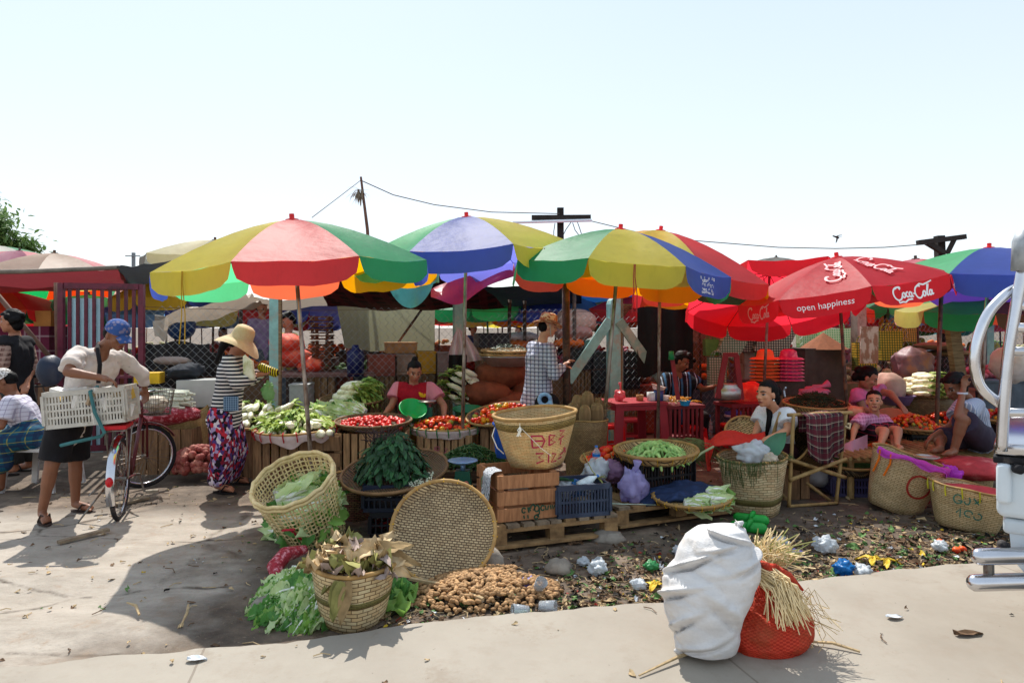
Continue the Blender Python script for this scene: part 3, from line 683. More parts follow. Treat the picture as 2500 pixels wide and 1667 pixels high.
def tray(label,c,r,nrm=(0,0,1),h=.06,mat=None,rim=RIMM,ties=None,group=None,name='round_tray',cat='tray',rr=.013,cloth=None):
 t=thing(name,label,cat,c,group);Mx=M4(c,frame(nrm,(0,1,0)))
 mb=MB();mb.lathe([(.001,0),(r*.5,-.002),(r*.8,.004),(r*.93,h*.35),(r,h),(r-.012,h),(r*.9,h*.42),(r*.78,.014),(.001,.01)],44,Mx,0,circ=r*.8)
 b=mb.build('woven_base',mat or WV['tray'],t,smooth=True);me=b.data;inv=Mx.inverted();off=parent_off(t)
 ul=me.uv_layers[0].data
 for p in me.polygons:
  for li in p.loop_indices:
   q=inv@(me.vertices[me.loops[li].vertex_index].co+off);ul[li].uv=(q.x+q.z,q.y)
 mb=MB();mb.tube([Mx@V((r*math.cos(6.2832*k/44),r*math.sin(6.2832*k/44),h))for k in range(44)],rr,6,closed=True)
 mb.build('rim',rim,t,smooth=True)
 if ties:
  mb=MB()
  for k in range(ties[0]):
   a=6.2832*k/ties[0];e=V((math.cos(a),math.sin(a),0));mb.tube([Mx@(e*(r-.015)+V((0,0,h+.014))),Mx@(e*(r+.016)+V((0,0,h))),Mx@(e*(r+.002)+V((0,0,h-.03))),Mx@(e*(r*.95)+V((0,0,h*.3)))],.0035,4)
  mb.build('binding',ties[1],t)
 return t,Mx
def plastic_crate(label,c,d,rz,mat,nb=(10,8),group=None,rows=2,name='plastic_crate'):
 """c: centre of the foot; slotted walls"""
 t=thing(name,label,'crate',c,group);c=V(c);w,dp,h=d;Rz=rotz(rz);mb=MB();th=.012
 for ax,(L,off,nn)in enumerate(((w,dp,nb[0]),(dp,w,nb[1]))):
  for s in(-1,1):
   Rw=Rz@rotz(0 if ax==0 else math.pi/2)
   def q(x,z):return c+Rw@V((x,s*(off/2-th/2),z))
   mb.box(q(0,h-.02),(L,th+.006,.04),Rw);mb.box(q(0,.015),(L,th,.03),Rw)
   for k in range(1,rows):mb.box(q(0,.03+(h-.07)*k/rows),(L,th*.9,.016),Rw)
   for k in range(nn+1):
    x=-L/2+L*k/nn;mb.box(q(x,h/2),(.012 if 0<k<nn else .03,th*.8,h-.06),Rw)
 mb.box(c+V((0,0,.008)),(w-.02,dp-.02,.012),Rz);mb.build('crate_body',mat,t)
 return t,Rz
def wood_crate(label,c,d,rz,mat,n=6,vertical=True,group=None,gap=.008,name='wooden_crate',floor=True,wavy=0):
 t=thing(name,label,'crate',c,group);c=V(c);w,dp,h=d;Rz=rotz(rz);mb=MB();th=.016
 for ax,(L,off)in enumerate(((w,dp),(dp,w))):
  Rw=Rz@rotz(0 if ax==0 else math.pi/2)
  for s in(-1,1):
   nn=n if ax==0 else max(2,int(n*dp/w))if vertical else n
   for k in range(nn):
    if vertical:
     sw=L/nn;mb.box(c+Rw@V((-L/2+sw*(k+.5),s*(off/2),h/2+U(-.004,.004))),(sw-gap-U(0,gap),th,h),Rw@rotz(U(-.02,.02)))
    else:
     sh=h/nn;mb.box(c+Rw@V((0,s*(off/2-(th if ax else 0)),sh*(k+.5))),(L-(2*th if ax else 0),th,sh-gap-U(0,gap)),Rw@Matrix.Rotation(U(-1,1)*wavy,3,'Y'))
 for sx in(-1,1):
  for sy in(-1,1):mb.box(c+Rz@V((sx*(w/2-.035),sy*(dp/2-.035),h/2)),(.04,.04,h-.01),Rz)
 if floor:mb.box(c+V((0,0,.012)),(w-.05,dp-.05,.014),Rz)
 mb.build('slats',mat,t);return t,Rz
def blob(name,label,cat,rows,mat,parent=None,nseg=36,depth=.75,fold=.02,seed=0,group=None,nv=30,extra=None,fs=5,folds=None):
 """soft sack: rows of (centre, half width) bottom to top"""
 rows=[(V(c),w,(dd if dd else w*depth))for c,w,dd in[(r+(None,))[:3]for r in rows]]
 mb=MB();K=len(rows)-1
 def fn(u,v):
  t=v*K;i=min(int(t),K-1);f=t-i;f=f*f*(3-2*f)if False else f
  a,b=rows[i],rows[i+1];c=a[0].lerp(b[0],f);w=lerp(a[1],b[1],f);dd=lerp(a[2],b[2],f);an=u*2*math.pi
  p=c+V((w*math.cos(an),dd*math.sin(an),0));k=min(w,.2)/.2
  nn=noise.noise(V((p.x*fs,p.y*fs,p.z*fs*.7+seed)))+.7*noise.noise(V((p.x*fs*2.4+3,p.y*fs*2.4,p.z*fs*1.1+seed)))-.5*abs(noise.noise(V((p.x*fs*1.3,p.y*fs*1.3,p.z*fs*2.2+seed+9))))
  cr1=(1-abs(noise.noise(V((p.x*fs*1.1+p.z*3,p.y*fs,p.z*fs*1.6+seed+20)))))**7
  nn=nn*.28-.4*cr1
  if folds:nn+=sum(h_*math.exp(-((u-u0)/su)**2)*(-math.exp(-((v-v0-sl*(u-u0))/wd)**2)+.8*math.exp(-((v-v0-sl*(u-u0)-wd*1.7)/(wd*1.3))**2))for u0,v0,sl,wd,su,h_ in folds)
  return p+(p-c)*(nn*fold/max(w,.02))*k*1.5+V((0,0,nn*fold*.5*min(1,v*4)))
 mb.grid(fn,nseg,nv,0,cu=True)
 n0=len(mb.v)
 mb.f.append(list(range(nseg-1,-1,-1)));mb.m.append(0);mb.uv.append(None)
 mb.f.append([nv*nseg+k for k in range(nseg)]);mb.m.append(0);mb.uv.append(None)
 if extra:extra(mb)
 o=mb.build(name,mat,parent,origin=rows[0][0],smooth=True)
 if not parent:tag(o,label,cat,group)
 return o
def spiral(n,c,r,dome,jit=.3,Mx=None,pw=2):
 out=[];g=2.39996
 for i in range(n):
  q=math.sqrt((i+.5)/n)*r;a=i*g+U(-jit,jit);q*=1+U(-.04,.04)
  p=V((q*math.cos(a),q*math.sin(a),dome*(1-(q/r)**pw)));out.append(Mx@p if Mx else V(c)+p)
 return out
def tomato_mesh(mat):
 mb=MB();mb.ell((0,0,0),(.024,.024,.0205),n=12,fn=lambda p:1+.05*math.cos(5*math.atan2(p.y,p.x))*(1-p.z*p.z)-.16*max(0,p.z)**12)
 me=mb.mesh('tomato');me.materials.append(mat);return me
TM=[M('tomato_red','#bc1c10',.4,.15,20,0,rnd=.22),M('tomato_orange','#d85414',.4,.2,25,0,rnd=.2,c2='#b3260f'),M('tomato_yellow','#c98a12',.28,.2,25,0,rnd=.2),M('tomato_green','#8f9a3a',.3,.2,25,0)]
TME=[tomato_mesh(m)for m in TM]
def put(name,me,loc,label,cat,group,sc=1.,eul=None):
 o=bpy.data.objects.new(name,me);COL.objects.link(o);o.location=V(loc);o.scale=(sc,sc,sc)if not hasattr(sc,'__len__')else sc
 o.rotation_euler=eul or(U(-.6,.6),U(-.6,.6),U(0,6));return tag(o,label,cat,group)
REST=MB()
def tomatoes(n,Mx,r,dome,w,label,group,base=.03,sc=1.,single=True):
 for p in spiral(n,None,r,dome,.5,Mx@Matrix.Translation((0,0,base))):
  k=RN.choices((0,1,2,3),w)[0];s=sc*U(.85,1.15)
  if single:put('tomato',TME[k],p,label,'tomato',group,s)
  else:REST.ell(p,.022*s,n=8,mi=k)
 f=MB()
 return f
LEAFM=dict(dark=[M('herb_dark','#1d3c22',.5,.3,12,.3,rnd=0),M('herb_mid','#2c5430',.5,.3,12,.3,rnd=0),M('herb_stem','#3a2a2a',.7,.2,9,0,rnd=0)],cab=[Mcloth('cabbage_leaf','#86b055',.4,.5,.2),Mcloth('cabbage_pale','#cadca4',.4,.5,.2),M('cabbage_rib','#dfe5d4',.5,.1,8,.1),Mcloth('cabbage_dark','#5a8f45',.4,.5,.2)],rad=[M('radish_white','#d6d4ba',.5,.12,12,.15,c2='#a8a878'),Mcloth('radish_green','#a0b45c',.3,.6,.1),Mcloth('radish_dark','#6d8c42',.3,.6,.1)],dry=[M('dry_leaf','#8a7350',.85,.35,12,.4,rnd=0),M('dry_leaf_pale','#b7a07c',.85,.3,12,.4,rnd=0),M('dry_leaf_mauve','#97857c',.85,.3,9,.4,rnd=0),M('dry_leaf_green','#7d7a45',.8,.3,9,.3,rnd=0)])
def cabbage_mesh(seed,L=.3,W=.11):
 """one long head of napa cabbage lying along +X"""
 mb=MB();q=random.Random(seed)
 mb.ell((L*.42,0,0),(L*.44,W*.42,W*.40),n=12,mi=1)
 for i in range(13):
  a=i*2.4;up=V((0,math.cos(a),math.sin(a)));off=up*W*q.uniform(.30,.42)
  mb.leaf(V((0,0,0))+off*.6,V((1,0,0))+up*q.uniform(-.02,.16),up,L*q.uniform(.85,1.12),W*q.uniform(.9,1.25),.10 if i<8 else-.15,.35,1,6,4,None)
  mb.tube([off*.75,off*1.45+V((L*.35,0,0)),off*1.5+V((L*.72,0,0))],[W*.2,W*.17,W*.03],6,2)
 for i in range(9):
  a=q.uniform(0,6.28);up=V((0,math.cos(a),math.sin(a)));mb.leaf(V((L*.7,0,0))+up*W*.2,V((1,0,0))+up*q.uniform(.1,.7),up,L*q.uniform(.25,.42),W*q.uniform(.7,1.0),.4,.6,q.choice((0,1,0,3)),5,4)
 me=mb.mesh('cabbage');[me.materials.append(m)for m in LEAFM['cab']];return me
def radish_mesh(seed,L=.24,W=.06,leafy=True):
 mb=MB();q=random.Random(seed)
 mb.tube([(0,0,0),(.01,0,0),(L*.25,0,0),(L*.55,0,.003),(L*.7,0,.004),(L*.8,0,.01)],[.004,W*.3,W*.5,W*.46,W*.3,W*.18],10,0)
 if leafy:
  for i in range(7):
   a=q.uniform(-1,1);mb.leaf((L*.72,q.uniform(-.01,.01),.008),(1,a*.5,q.uniform(-.05,.5)),(0,0,1),L*q.uniform(.35,.6),W*q.uniform(.5,.85),.45,.5,q.choice((1,1,2)),5,2)
 me=mb.mesh('radish');[me.materials.append(m)for m in LEAFM['rad']];return me
CABM=[cabbage_mesh(i)for i in range(4)];RADM=[radish_mesh(i)for i in range(4)];RADB=[radish_mesh(9+i,.13,.08,False)for i in range(2)]
# FRONT ROW
# woven basket full of dry leaves on the pavement edge
TY=[M('tie_yellow','#b58a1c',.6,.1,9,0),M('tie_red','#a01c24',.7,.1,9,0),M('tie_green','#2c6b3a',.7,.1,9,0)]
GBAND=Mweave('weave_green_band','#7d7440','#6b6234','#2e2a16',.05,.008)
b0=V((-.842,3.63,.0));b1=V((-.835,3.62,.325))
t,Mx,L,sf=basket('pale woven basket stuffed with dry leaves at the pavement edge',b0,b1,.148,.222,WV['leaf'],.55,band=(.145,.175,GBAND),wob=.03)
mb=MB()
for i in range(95):
 a=U(0,6.28);q=math.sqrt(U(0,1))*.17;p=b1+V((q*math.cos(a),q*math.sin(a),U(-.05,.03)))
 mb.leaf(p,(math.cos(a)*.8+G01(0,.5),math.sin(a)*.8+G01(0,.5),U(.0,.55)),(G01(0,.6),G01(0,.6),1),U(.07,.15),U(.05,.1),U(-.5,.6),.9,RN.choice((0,1,1,2,3)),5,4)
for a,dz,L_ in((.15,.75,.24),(.35,.1,.3),(-.1,-.25,.26),(.9,.9,.2)):
 mb.leaf(b1+V((.09*math.cos(a),.05*math.sin(a),.02)),(math.cos(a),math.sin(a)*.4-.2,dz),(-.4,-.6,.6),L_*.8,.09,.7,.7,RN.choice((1,0)),8,4)
for a,L_ in((-1.72,.2),(-1.6,.17),(-1.45,.22)):
 p=sf(a,L-.01,.01);mb.leaf(p,(G01(0,.25),-.15,-1),(0,-1,.1),L_,.06,.1,.5,RN.choice((0,1,3)),6,3)
tag(mb.build('dry_leaves',LEAFM['dry'],origin=b1,smooth=True),'crumpled dry leaves spilling over the rim of the pale basket','dry leaves')
# heap of discarded cabbage leaves
mb=MB();hc=V((-1.09,4.0,0))
for i in range(430):
 a=U(0,6.28);q=math.sqrt(U(0,1));px=hc.x+.29*q*math.cos(a);py=hc.y+.44*q*math.sin(a)
 z=.11*(1-q*q)+.02;d=V((math.cos(a)+G01(0,.5)-.5,math.sin(a)-.35+G01(0,.5),U(-.35,.05)))
 mb.leaf((px,py,z+U(-.01,.03)),d,(G01(0,.3),G01(0,.3)-.2,1),U(.10,.19),U(.05,.085),.3,.55,RN.choice((0,0,3,1,1)),12,4,2 if RN.random()<.55 else None)
for i in range(75):
 a=U(0,6.28);q=math.sqrt(U(0,1))*.95;p=V((hc.x+.28*q*math.cos(a),hc.y+.42*q*math.sin(a),.11*(1-q*q)+.045));b=U(2.6,5.2);e=V((math.cos(b),math.sin(b),U(-.2,.1)))*U(.05,.10);mb.tube([p-e,p,p+e],[.005,.011,.008],6,2)
for i in range(14):
 a=U(0,6.28);p=V((-.63+G01(0,.05),3.86+G01(0,.08),.04));mb.leaf(p,(math.cos(a),math.sin(a),.1),(0,-.2,1),U(.12,.18),.13,.3,.7,RN.choice((0,3)),6,4)
tag(mb.build('cabbage_leaves',LEAFM['cab'],origin=hc,smooth=True),'heap of loose wilted cabbage leaves on the ground behind the leaf basket','leaf heap',kind='stuff')
mb=MB();c=V((-1.42,4.34,.05));mb.tube([c+V((.0,-.2,-.03)),c+V((-.06,-.08,.02)),c+V((-.04,.06,.05)),c+V((.06,.16,.05))],[.035,.05,.05,.03],10)
NETR=M('net_red','#8e1f2c',.7,.4,60,.6,c2='#c9828a',thr=.55);tag(mb.build('net_bag',NETR,origin=c,smooth=True),'crumpled dark red net bag under the loose cabbage leaves','net bag')
# open-work basket with cabbages, leaning towards the viewer
OWM=Mwood('split_cane','#cdb98c','#a8915f',.6,5,(3,3,3));a0,a1=V((-1.44,5.06,.015)),V((-1.545,4.80,.50));cb=thing('open_basket','open lattice bamboo basket of cabbages leaning over with a red mark','basket',a0)
Mx,L=axis_frame(a0,a1);r0,r1=.205,.29;n=30;mb=MB()
def ro(z):return r0+(r1-r0)*(z/L)**.8
for k in range(n):
 a=6.2832*k/n
 for off in(-.011,.011):
  pts=[Mx@V(((ro(z)+.003*(1 if off>0 else-1))*math.cos(a+off/ro(z)),ro(z)*math.sin(a+off/ro(z)),z))for z in[L*i/9 for i in range(10)]]
  for p,q in zip(pts,pts[1:]):mb.beam(p,q,.011,.003,0,(p-(Mx@V((0,0,0)))))
mb.build('upright_strips',OWM,cb);mb=MB()
for i in range(1,15):
 z=L*(i/15.2)**.93;pts=[Mx@V(((ro(z)+.005*(1 if k%2 else-1))*math.cos(6.2832*k/60),(ro(z)+.005*(1 if k%2 else-1))*math.sin(6.2832*k/60),z+.004*math.sin(k*.9+i)))for k in range(60)]
 mb.tube(pts,.0055,4,closed=True)
mb.build('hoop_strips',OWM,cb);mb=MB()
for zz,q in((L,0),(L-.028,.004)):mb.tube([Mx@V(((r1-.002+q+.004*math.sin(k*3.1))*math.cos(6.2832*k/48),(r1-.002+q)*math.sin(6.2832*k/48),zz+.006*math.sin(k*1.7)))for k in range(48)],.014,7,closed=True)
mb.build('rim',OWM,cb,smooth=True);mb=MB();mb.lathe([(.01,.01),(r0,.01),(r0,.03)],24,Mx);mb.build('base',OWM,cb)
RMK=M('red_paint','#a02030',.8,.2,20,0)
mb=MB()
for aa,z in((3.98,.30),(4.05,.33),(4.13,.335),(4.22,.335),(4.3,.33)):pass
for l in([(4.0,.34),(4.1,.345),(4.22,.345),(4.34,.34)],[(4.24,.345),(4.3,.29),(4.36,.23)]):
 mb.tube([Mx@V(((ro(z)+.012)*math.cos(a+.35),(ro(z)+.012)*math.sin(a+.35),z))for a,z in l],.008,5)
mb.build('painted_mark',RMK,cb)
for i,(x,y,z,rz,ry,s)in enumerate(((-.08,-.02,.40,.35,-.25,1.0),(-.05,-.13,.36,.1,.05,.95),(.06,.08,.40,1.0,-.1,.9),(.08,-.05,.33,.5,-.15,.95),(-.13,.1,.36,.9,-.1,.85),(0,0,.25,.2,0,1.1),(.05,.1,.18,1.4,.2,1.05),(-.06,-.08,.15,2.4,.1,1.0))):
 put('cabbage',CABM[i%4],Mx@V((x-.08,y,z)),'pale napa cabbage lying in the open lattice basket','cabbage','cabbages in the lattice basket',s,(U(0,6),ry,rz))
mb=MB()
for i in range(120):
 a=U(0,6.28);z=U(.03,.40);q=ro(z)*.9;mb.leaf(Mx@V((q*math.cos(a),q*math.sin(a),z)),(G01(0,1),G01(0,1),G01(0,.6)),(math.cos(a),math.sin(a),0),U(.08,.14),U(.05,.09),.2,.7,RN.choice((0,3,3,1)),4,3)
tag(mb.build('leaf_lining',LEAFM['cab'],origin=a0,smooth=True),'loose green cabbage leaves filling the inside of the lattice basket','leaves',kind='stuff')
# big shallow tray standing upright, pods heaped in and before it
TANT=Mweave('tray_open','#c2aa82','#a38a66','#5c4a34',.03,.016,.2,bump=1.)
uc=P(1083,1300,4.32);tray('big round winnowing tray standing on edge with brown pods heaped against it',uc,.325,(.06,-.80,.52),.05,TANT,RIMM,(22,TY[0]),name='winnowing_tray')
PODM=[M('pod_brown','#8a6844',.75,.25,40,.5,rnd=.25),M('pod_pale','#a8835a',.75,.25,40,.5,rnd=.25)]
def pod_mesh(i):
 mb=MB();mb.ell((0,0,0),(.022,.012,.011),n=8,fn=lambda p:1+.15*noise.noise(p*3+V((i,0,0))));mb.ell((.018*(1 if i else .6),.002,0),(.012,.01,.009),n=6)
 me=mb.mesh('pod',smooth=True);me.materials.append(PODM[i%2]);return me
PODS=[pod_mesh(0),pod_mesh(1)]
def podpos():
 while 1:
  a=U(0,6.28);q=math.sqrt(U(0,1));x,y=-.22+.46*q*math.cos(a)+.06,4.0+.27*q*math.sin(a)+.06*math.cos(a)*q
  if y>edgeY(x)+.02 and x>-.62:return V((x,y,.012+.085*(1-q*q)+.05*max(0,(y-4.05)/.2)*(x<.02)))
cand=sorted([podpos()for i in range(900)],key=lambda p:-p.z+.2*p.y)
rest=MB()
for i,p in enumerate(cand):
 if i<300:put('brown_pod',PODS[i%2],p+V((0,0,.012)),'knobbly brown pod in the heap before the upright tray','pod','brown pods heaped on the ground',U(.75,1.15))
 else:rest.ell(p,(.021,.013,.011),rmat(U(-.5,.5),U(-.5,.5),U(0,6)),7,0 if i%3 else 1)
tag(rest.build('pods',PODM,origin=(-.2,4.0,0),smooth=True),'spread of small brown pods on the ground before the upright tray','pods',kind='stuff')
# leafy greens on a tray over two dark crates
NAVY=M('crate_navy','#161d2e',.5,.15,9,.05);BLKP=M('crate_black','#17161c',.5,.2,9,.05);DUSK=M('crate_dusk','#2a3448',.5,.15,9,.05,c2='#3a4558');VIOL=M('crate_violet','#3d3a5c',.5,.15,9,.05)
cx=V((-.87,5.28,0));plastic_crate('dark crate with red scraps inside at the bottom of a stack',cx+V((.03,0,0)),(.48,.36,.185),.12,BLKP,(11,8));cz,Rz=plastic_crate('navy plastic crate carrying the tray of dark leafy greens',cx+V((0,0,.187)),(.50,.38,.20),.06,NAVY,(12,9))
letters('*85',.035,lambda x,y,o:cx+V((-.05+x,-.205,.30+y)),'lettering',WHT,cz)
mb=MB();[mb.leaf(cx+V((U(-.2,.2),U(-.15,.12),U(.03,.1))),(G01(0,1),G01(0,1),.1),(0,0,1),.1,.05,.2,.5)for i in range(30)];tag(mb.build('red_scraps',M('red_leaf','#7d1a1a',.8),origin=cx),'dark red scraps seen through the slots of the lowest crate','scraps',kind='stuff')
tt,TMx=tray('round tray heaped with dark leafy greens on the navy crate',P(966,1158,5.3)+V((0,0,-.02)),.41,(-.08,-.22,1),.06,Mweave('tray_brown','#7d6448','#6b543a','#35281b',.02,.02,.2),RIMD)
mb=MB();lc=TMx@V((-.03,.02,0))
for i in range(620):
 a=U(0,6.28);q=math.sqrt(U(0,1))*.25;h=.34*max(0,1-(q/.27)**2.2);p=lc+V((q*math.cos(a),q*math.sin(a)*.85,U(max(0,h-.1),h+.01)))
 d=V((math.cos(a)*.9+G01(0,.4),math.sin(a)*.9-.25+G01(0,.4),U(-1.3,.1)));mb.leaf(p,d,(math.cos(a),math.sin(a)-.3,.8),U(.06,.115),U(.028,.045),.35,.1,RN.choice((0,0,1)),4,2)
for i in range(60):
 a=U(0,6.28);mb.tube([lc+V((U(-.16,.0),U(-.1,.1),U(.18,.33))),lc+V((U(-.26,.1),U(-.15,.1),U(.25,.42)))],.003,4,2)
tag(mb.build('leafy_greens',LEAFM['dark'],origin=lc),'high mound of dark green leafy herbs on the round tray','herbs',kind='stuff')
mb=MB();[mb.ell(TMx@V((U(.12,.3),U(-.28,.0),.02)),U(.004,.009),n=5)for i in range(110)];tag(mb.build('white_petals',M('petal_white','#c9cdb4',.7),origin=TMx@V((.2,-.1,.02))),'white flower bits scattered beside the leafy herbs','petals',kind='stuff')
basket('brown basket with pink marks wedged behind the navy crate',(-1.3,5.62,0),(-1.29,5.60,.34),.14,.2,Mweave('weave_pinkish','#a98a68','#9c5a54','#3a2a1e',.04,.016))
# pallets
PAL=Mwood('pallet_wood','#9a7b54','#5f4932',.8,5,(2,2,2));PAL2=Mwood('pallet_grey','#8d7c66','#5a4d40',.85,5,(2,2,2))
def pallet(label,a,b,dp,h=.145,z0=.02,seed=0):
 a,b=V((*a,z0)),V((*b,z0));d=b-a;L=d.length;d.normalize();nrm=V((-d.y,d.x,0));t=thing('pallet',label,'pallet',a);ang=math.atan2(d.y,d.x);Rz=rotz(ang)
 q=random.Random(seed);n=9
 for i in range(n):
  if seed==2 and i in(2,):continue
  mb=MB();x=L*(i+.5)/n;mb.box(a+d*x+nrm*(dp/2)+V((0,0,h-.011)),(L/n-q.uniform(.015,.035),dp,.022),Rz@rotz(q.uniform(-.015,.015)));mb.build('board',PAL2 if q.random()<.6 else PAL,t)
 for j,y in enumerate((.012,dp/2,dp-.012)):
  mb=MB();mb.box(a+d*(L/2)+nrm*y+V((0,0,h-.036)),(L,.085 if j==1 else .024,.026),Rz);mb.box(a+d*(L/2)+nrm*y+V((0,0,.011)),(L*.98,.09,.02),Rz);mb.build('stringer',PAL,t)
  for x in(.06,L/2,L-.06):mb=MB();mb.box(a+d*x+nrm*(y+.035*(1-j))+V((0,0,h/2-.013)),(.11,.085,h-.065),Rz);mb.build('block',PAL,t)
 return lambda x,y,z=0:a+d*x+nrm*y+V((0,0,h+z)),ang
p1,an1=pallet('weathered pallet carrying the wooden crate and the dusky blue crate',(-.14,4.70),(.79,5.05),.95,.15,.035,1)
p2,an2=pallet('yellowish pallet under the jeans and the bean tray crate',(.80,5.22),(1.92,5.72),.9,.15,.03,2)
STN=M('stone_grey','#7a7268',.9,.3,7,.8,c2='#8f877c')
def stone(label,c,s,seed=0,rz=0):
 mb=MB();mb.ell(c,s,rotz(rz),14,0,lambda p:1+.35*noise.noise(p*1.6+V((seed,0,0)))+.12*noise.noise(p*5+V((seed,3,0))));tag(mb.build('stone',STN,origin=c,smooth=True),label,'stone')
stone('blocky stone propping the corner of the weathered pallet',(.70,5.0,.02),(.12,.1,.06),2);stone('grey rounded stone on the trash in front of the pallet',G(1365,1384,.04),(.085,.06,.055),5);stone('dark stone behind the rim of the upright tray',G(1200,1372,.03),(.08,.07,.09),8)
stone('broken concrete lump beside the loose cabbage leaves',G(645,1470,.04),(.07,.05,.035),11,.5)
# wooden crate with printed letters, basket on top
REDW=Mwood('crate_wood','#b58058','#8a5c3c',.7,6,(9,9,1),.2);th=rad(20)
cc=p1(.30,.30);wc,Rz=wood_crate('pale red wooden crate with green lettering on the weathered pallet',cc,(.47,.48,.345),th,REDW,3,False,gap=.014,wavy=.016)
INK=M('ink_green','#20402f',.8,.2,20,0)
def cmap(c,Rz,w,dp,h):
 return lambda x,y,off:V(c)+Rz@V((x,-dp/2-.0085-off,y+h/2))
cm=cmap(cc,Rz,.47,.48,.345)
ribbons([arc(-.04,-.09,.014,.018,20,330,8),[(-.01,-.07),(.0,-.11)],[(.0,-.07),(.012,-.1)],arc(.03,-.075,.016,.02,200,-80,8),arc(.06,-.085,.018,.022,0,360,10),[(.078,-.085),(.08,-.125),(.06,-.13)],arc(.105,-.085,.014,.018,40,330,8),[(.125,-.07),(.13,-.1),(.145,-.1),(.15,-.07)],[(.165,-.07),(.17,-.1)],[(.18,-.07),(.186,-.1),(.2,-.072)],[(-.04,-.125),(-.035,-.15)],[(-.01,-.125),(-.006,-.15)],arc(.055,-.145,.014,.014,0,330,8),[(.07,-.125),(.075,-.152)]],.011,cm,'lettering',INK,wc,.003)
sm=lambda x,y,off:cc+Rz@V((-.235-.0085-off,-x,y+.17))
ribbons([arc(-.05,.05,.045,.05,20,330,10),arc(.05,.0,.04,.06,-60,250,10),arc(-.02,-.07,.05,.04,100,420,10),[(.1,.1),(.02,-.1),(.12,-.12)]],.02,sm,'lettering',M('faded_green','#5c7a5c',.8),wc,.003)
bb=cc+V((.16,.06,.355));bt=cc+V((.135,.05,.735))
t,Mx,L,sf=basket('big straw coloured basket with red painted letters on top of the wooden crate',bb,bt,.20,.315,WV['big'],.45,rr=.014,band=(.29,.345,Mweave('weave_rimband','#a88b4c','#8d743c','#4a3a1c',.03,.012)),wob=.02,n=56)
PINKP=M('red_dye','#a8324a',.8,.25,60,.3)
bmap=lambda x,y,off:sf(-1.42+x/.27,.19+y,.006)
ribbons([[(-.08,.075),(-.08,-.02)],[(-.08,.075),(-.01,.07),(.01,.03),(-.01,-.015),(-.08,-.02)],[(-.08,.03),(.0,.03)],[(.04,.07),(.04,-.01)],[(.04,.07),(.085,.06),(.05,.03),(.09,.01),(.04,-.01)],[(.12,.085),(.17,.08),(.13,.05),(.17,.04),(.12,.02)],[(.145,.02),(.145,-.02)],[(-.06,-.065),(-.0,-.065),(-.04,-.095),(.005,-.12),(-.06,-.14)],[(.04,-.07),(.04,-.14)],[(.07,-.075),(.11,-.08),(.07,-.14),(.13,-.14)],[(.16,-.1),(.2,-.09),(.24,-.06)],[(.2,-.05),(.26,-.1)],[(.15,-.13),(.2,-.12)]],.013,bmap,'painted_letters',PINKP,t,.002)
mb=MB();kn=sf(-1.95,.335,.015)
for i in range(4):mb.tube([kn,kn+V((U(-.02,.02),-.015,-.02)),kn+V((U(-.03,.03),-.01,-.065))],.004,5)
mb.tube([kn+V((0,0,.03)),kn,sf(-1.75,.26,.012),sf(-1.5,.17,.012),sf(-1.2,.1,.012)],.0025,4);mb.tube([sf(3.3,.3,.01),sf(3.35,.24,.05),sf(3.4,.15,.04),sf(3.35,.1,.01)],.004,5);mb.build('string',M('string_white','#d8d3c4',.8,.1,9,0),t)
# dusky blue crate with bottles and bags
bc=p1(.73,.17);plastic_crate('dusky blue slotted crate full of bottles and scraps on the weathered pallet',bc,(.41,.32,.235),th-.08,DUSK,(17,11))
BAGM=Mcloth('plastic_white','#c5cbd0',.4,.3,1.2,.5);BAGV=Mcloth('plastic_violet','#a8a0d0',.45,.3,1.2,.5);BAGP=Mcloth('plastic_pink','#d07a98',.45,.3,1.,.5);BAGB=Mcloth('plastic_blue','#1a6fb0',.4,.3,1.);BAGG=Mcloth('plastic_green','#3f8f58',.4,.35,.8)
def crumple(name,label,cat,c,s,mat,seed=0,amp=.45,group=None,tail=None):
 mb=MB();c=V(c)
 def f(p):return 1+amp*(abs(noise.noise(p*1.7+V((seed,0,0))))*1.6-.4)+amp*.55*abs(noise.noise(p*4.2+V((seed,5,0))))-amp*.2
 mb.ell(c,s,rotz(seed),30,0,f)
 if tail:mb.tube([c+V((0,0,s[2]*.6)),c+V(tail)*.5+V((.01,0,s[2]*.3)),c+V(tail)],[s[0]*.3,s[0]*.12,s[0]*.28],9)
 return tag(mb.build(name,mat,origin=c,smooth=True),label,cat,group)
for i,(x,y,z,s,m,lb)in enumerate(((-.1,.0,.17,(.1,.1,.06),BAGM,'crumpled white bag in the dusky blue crate beside the leaf'),(.07,-.05,.2,(.07,.06,.05),BAGM,'small twisted white bag at the front of the dusky blue crate'),(.0,.05,.16,(.1,.08,.06),BAGB,'bright blue scrap of plastic inside the dusky blue crate'))):crumple('plastic_bag',lb,'bag',bc+V((x,y,z)),s,m,i)
mb=MB();mb.leaf(bc+V((-.22,-.02,.235)),(1,.1,.02),(0,0,1),.2,.07,.1,.3,0,5,4);tag(mb.build('green_leaf',LEAFM['dark'][1],origin=bc),'broad green leaf lying on the dusky blue crate','leaf')
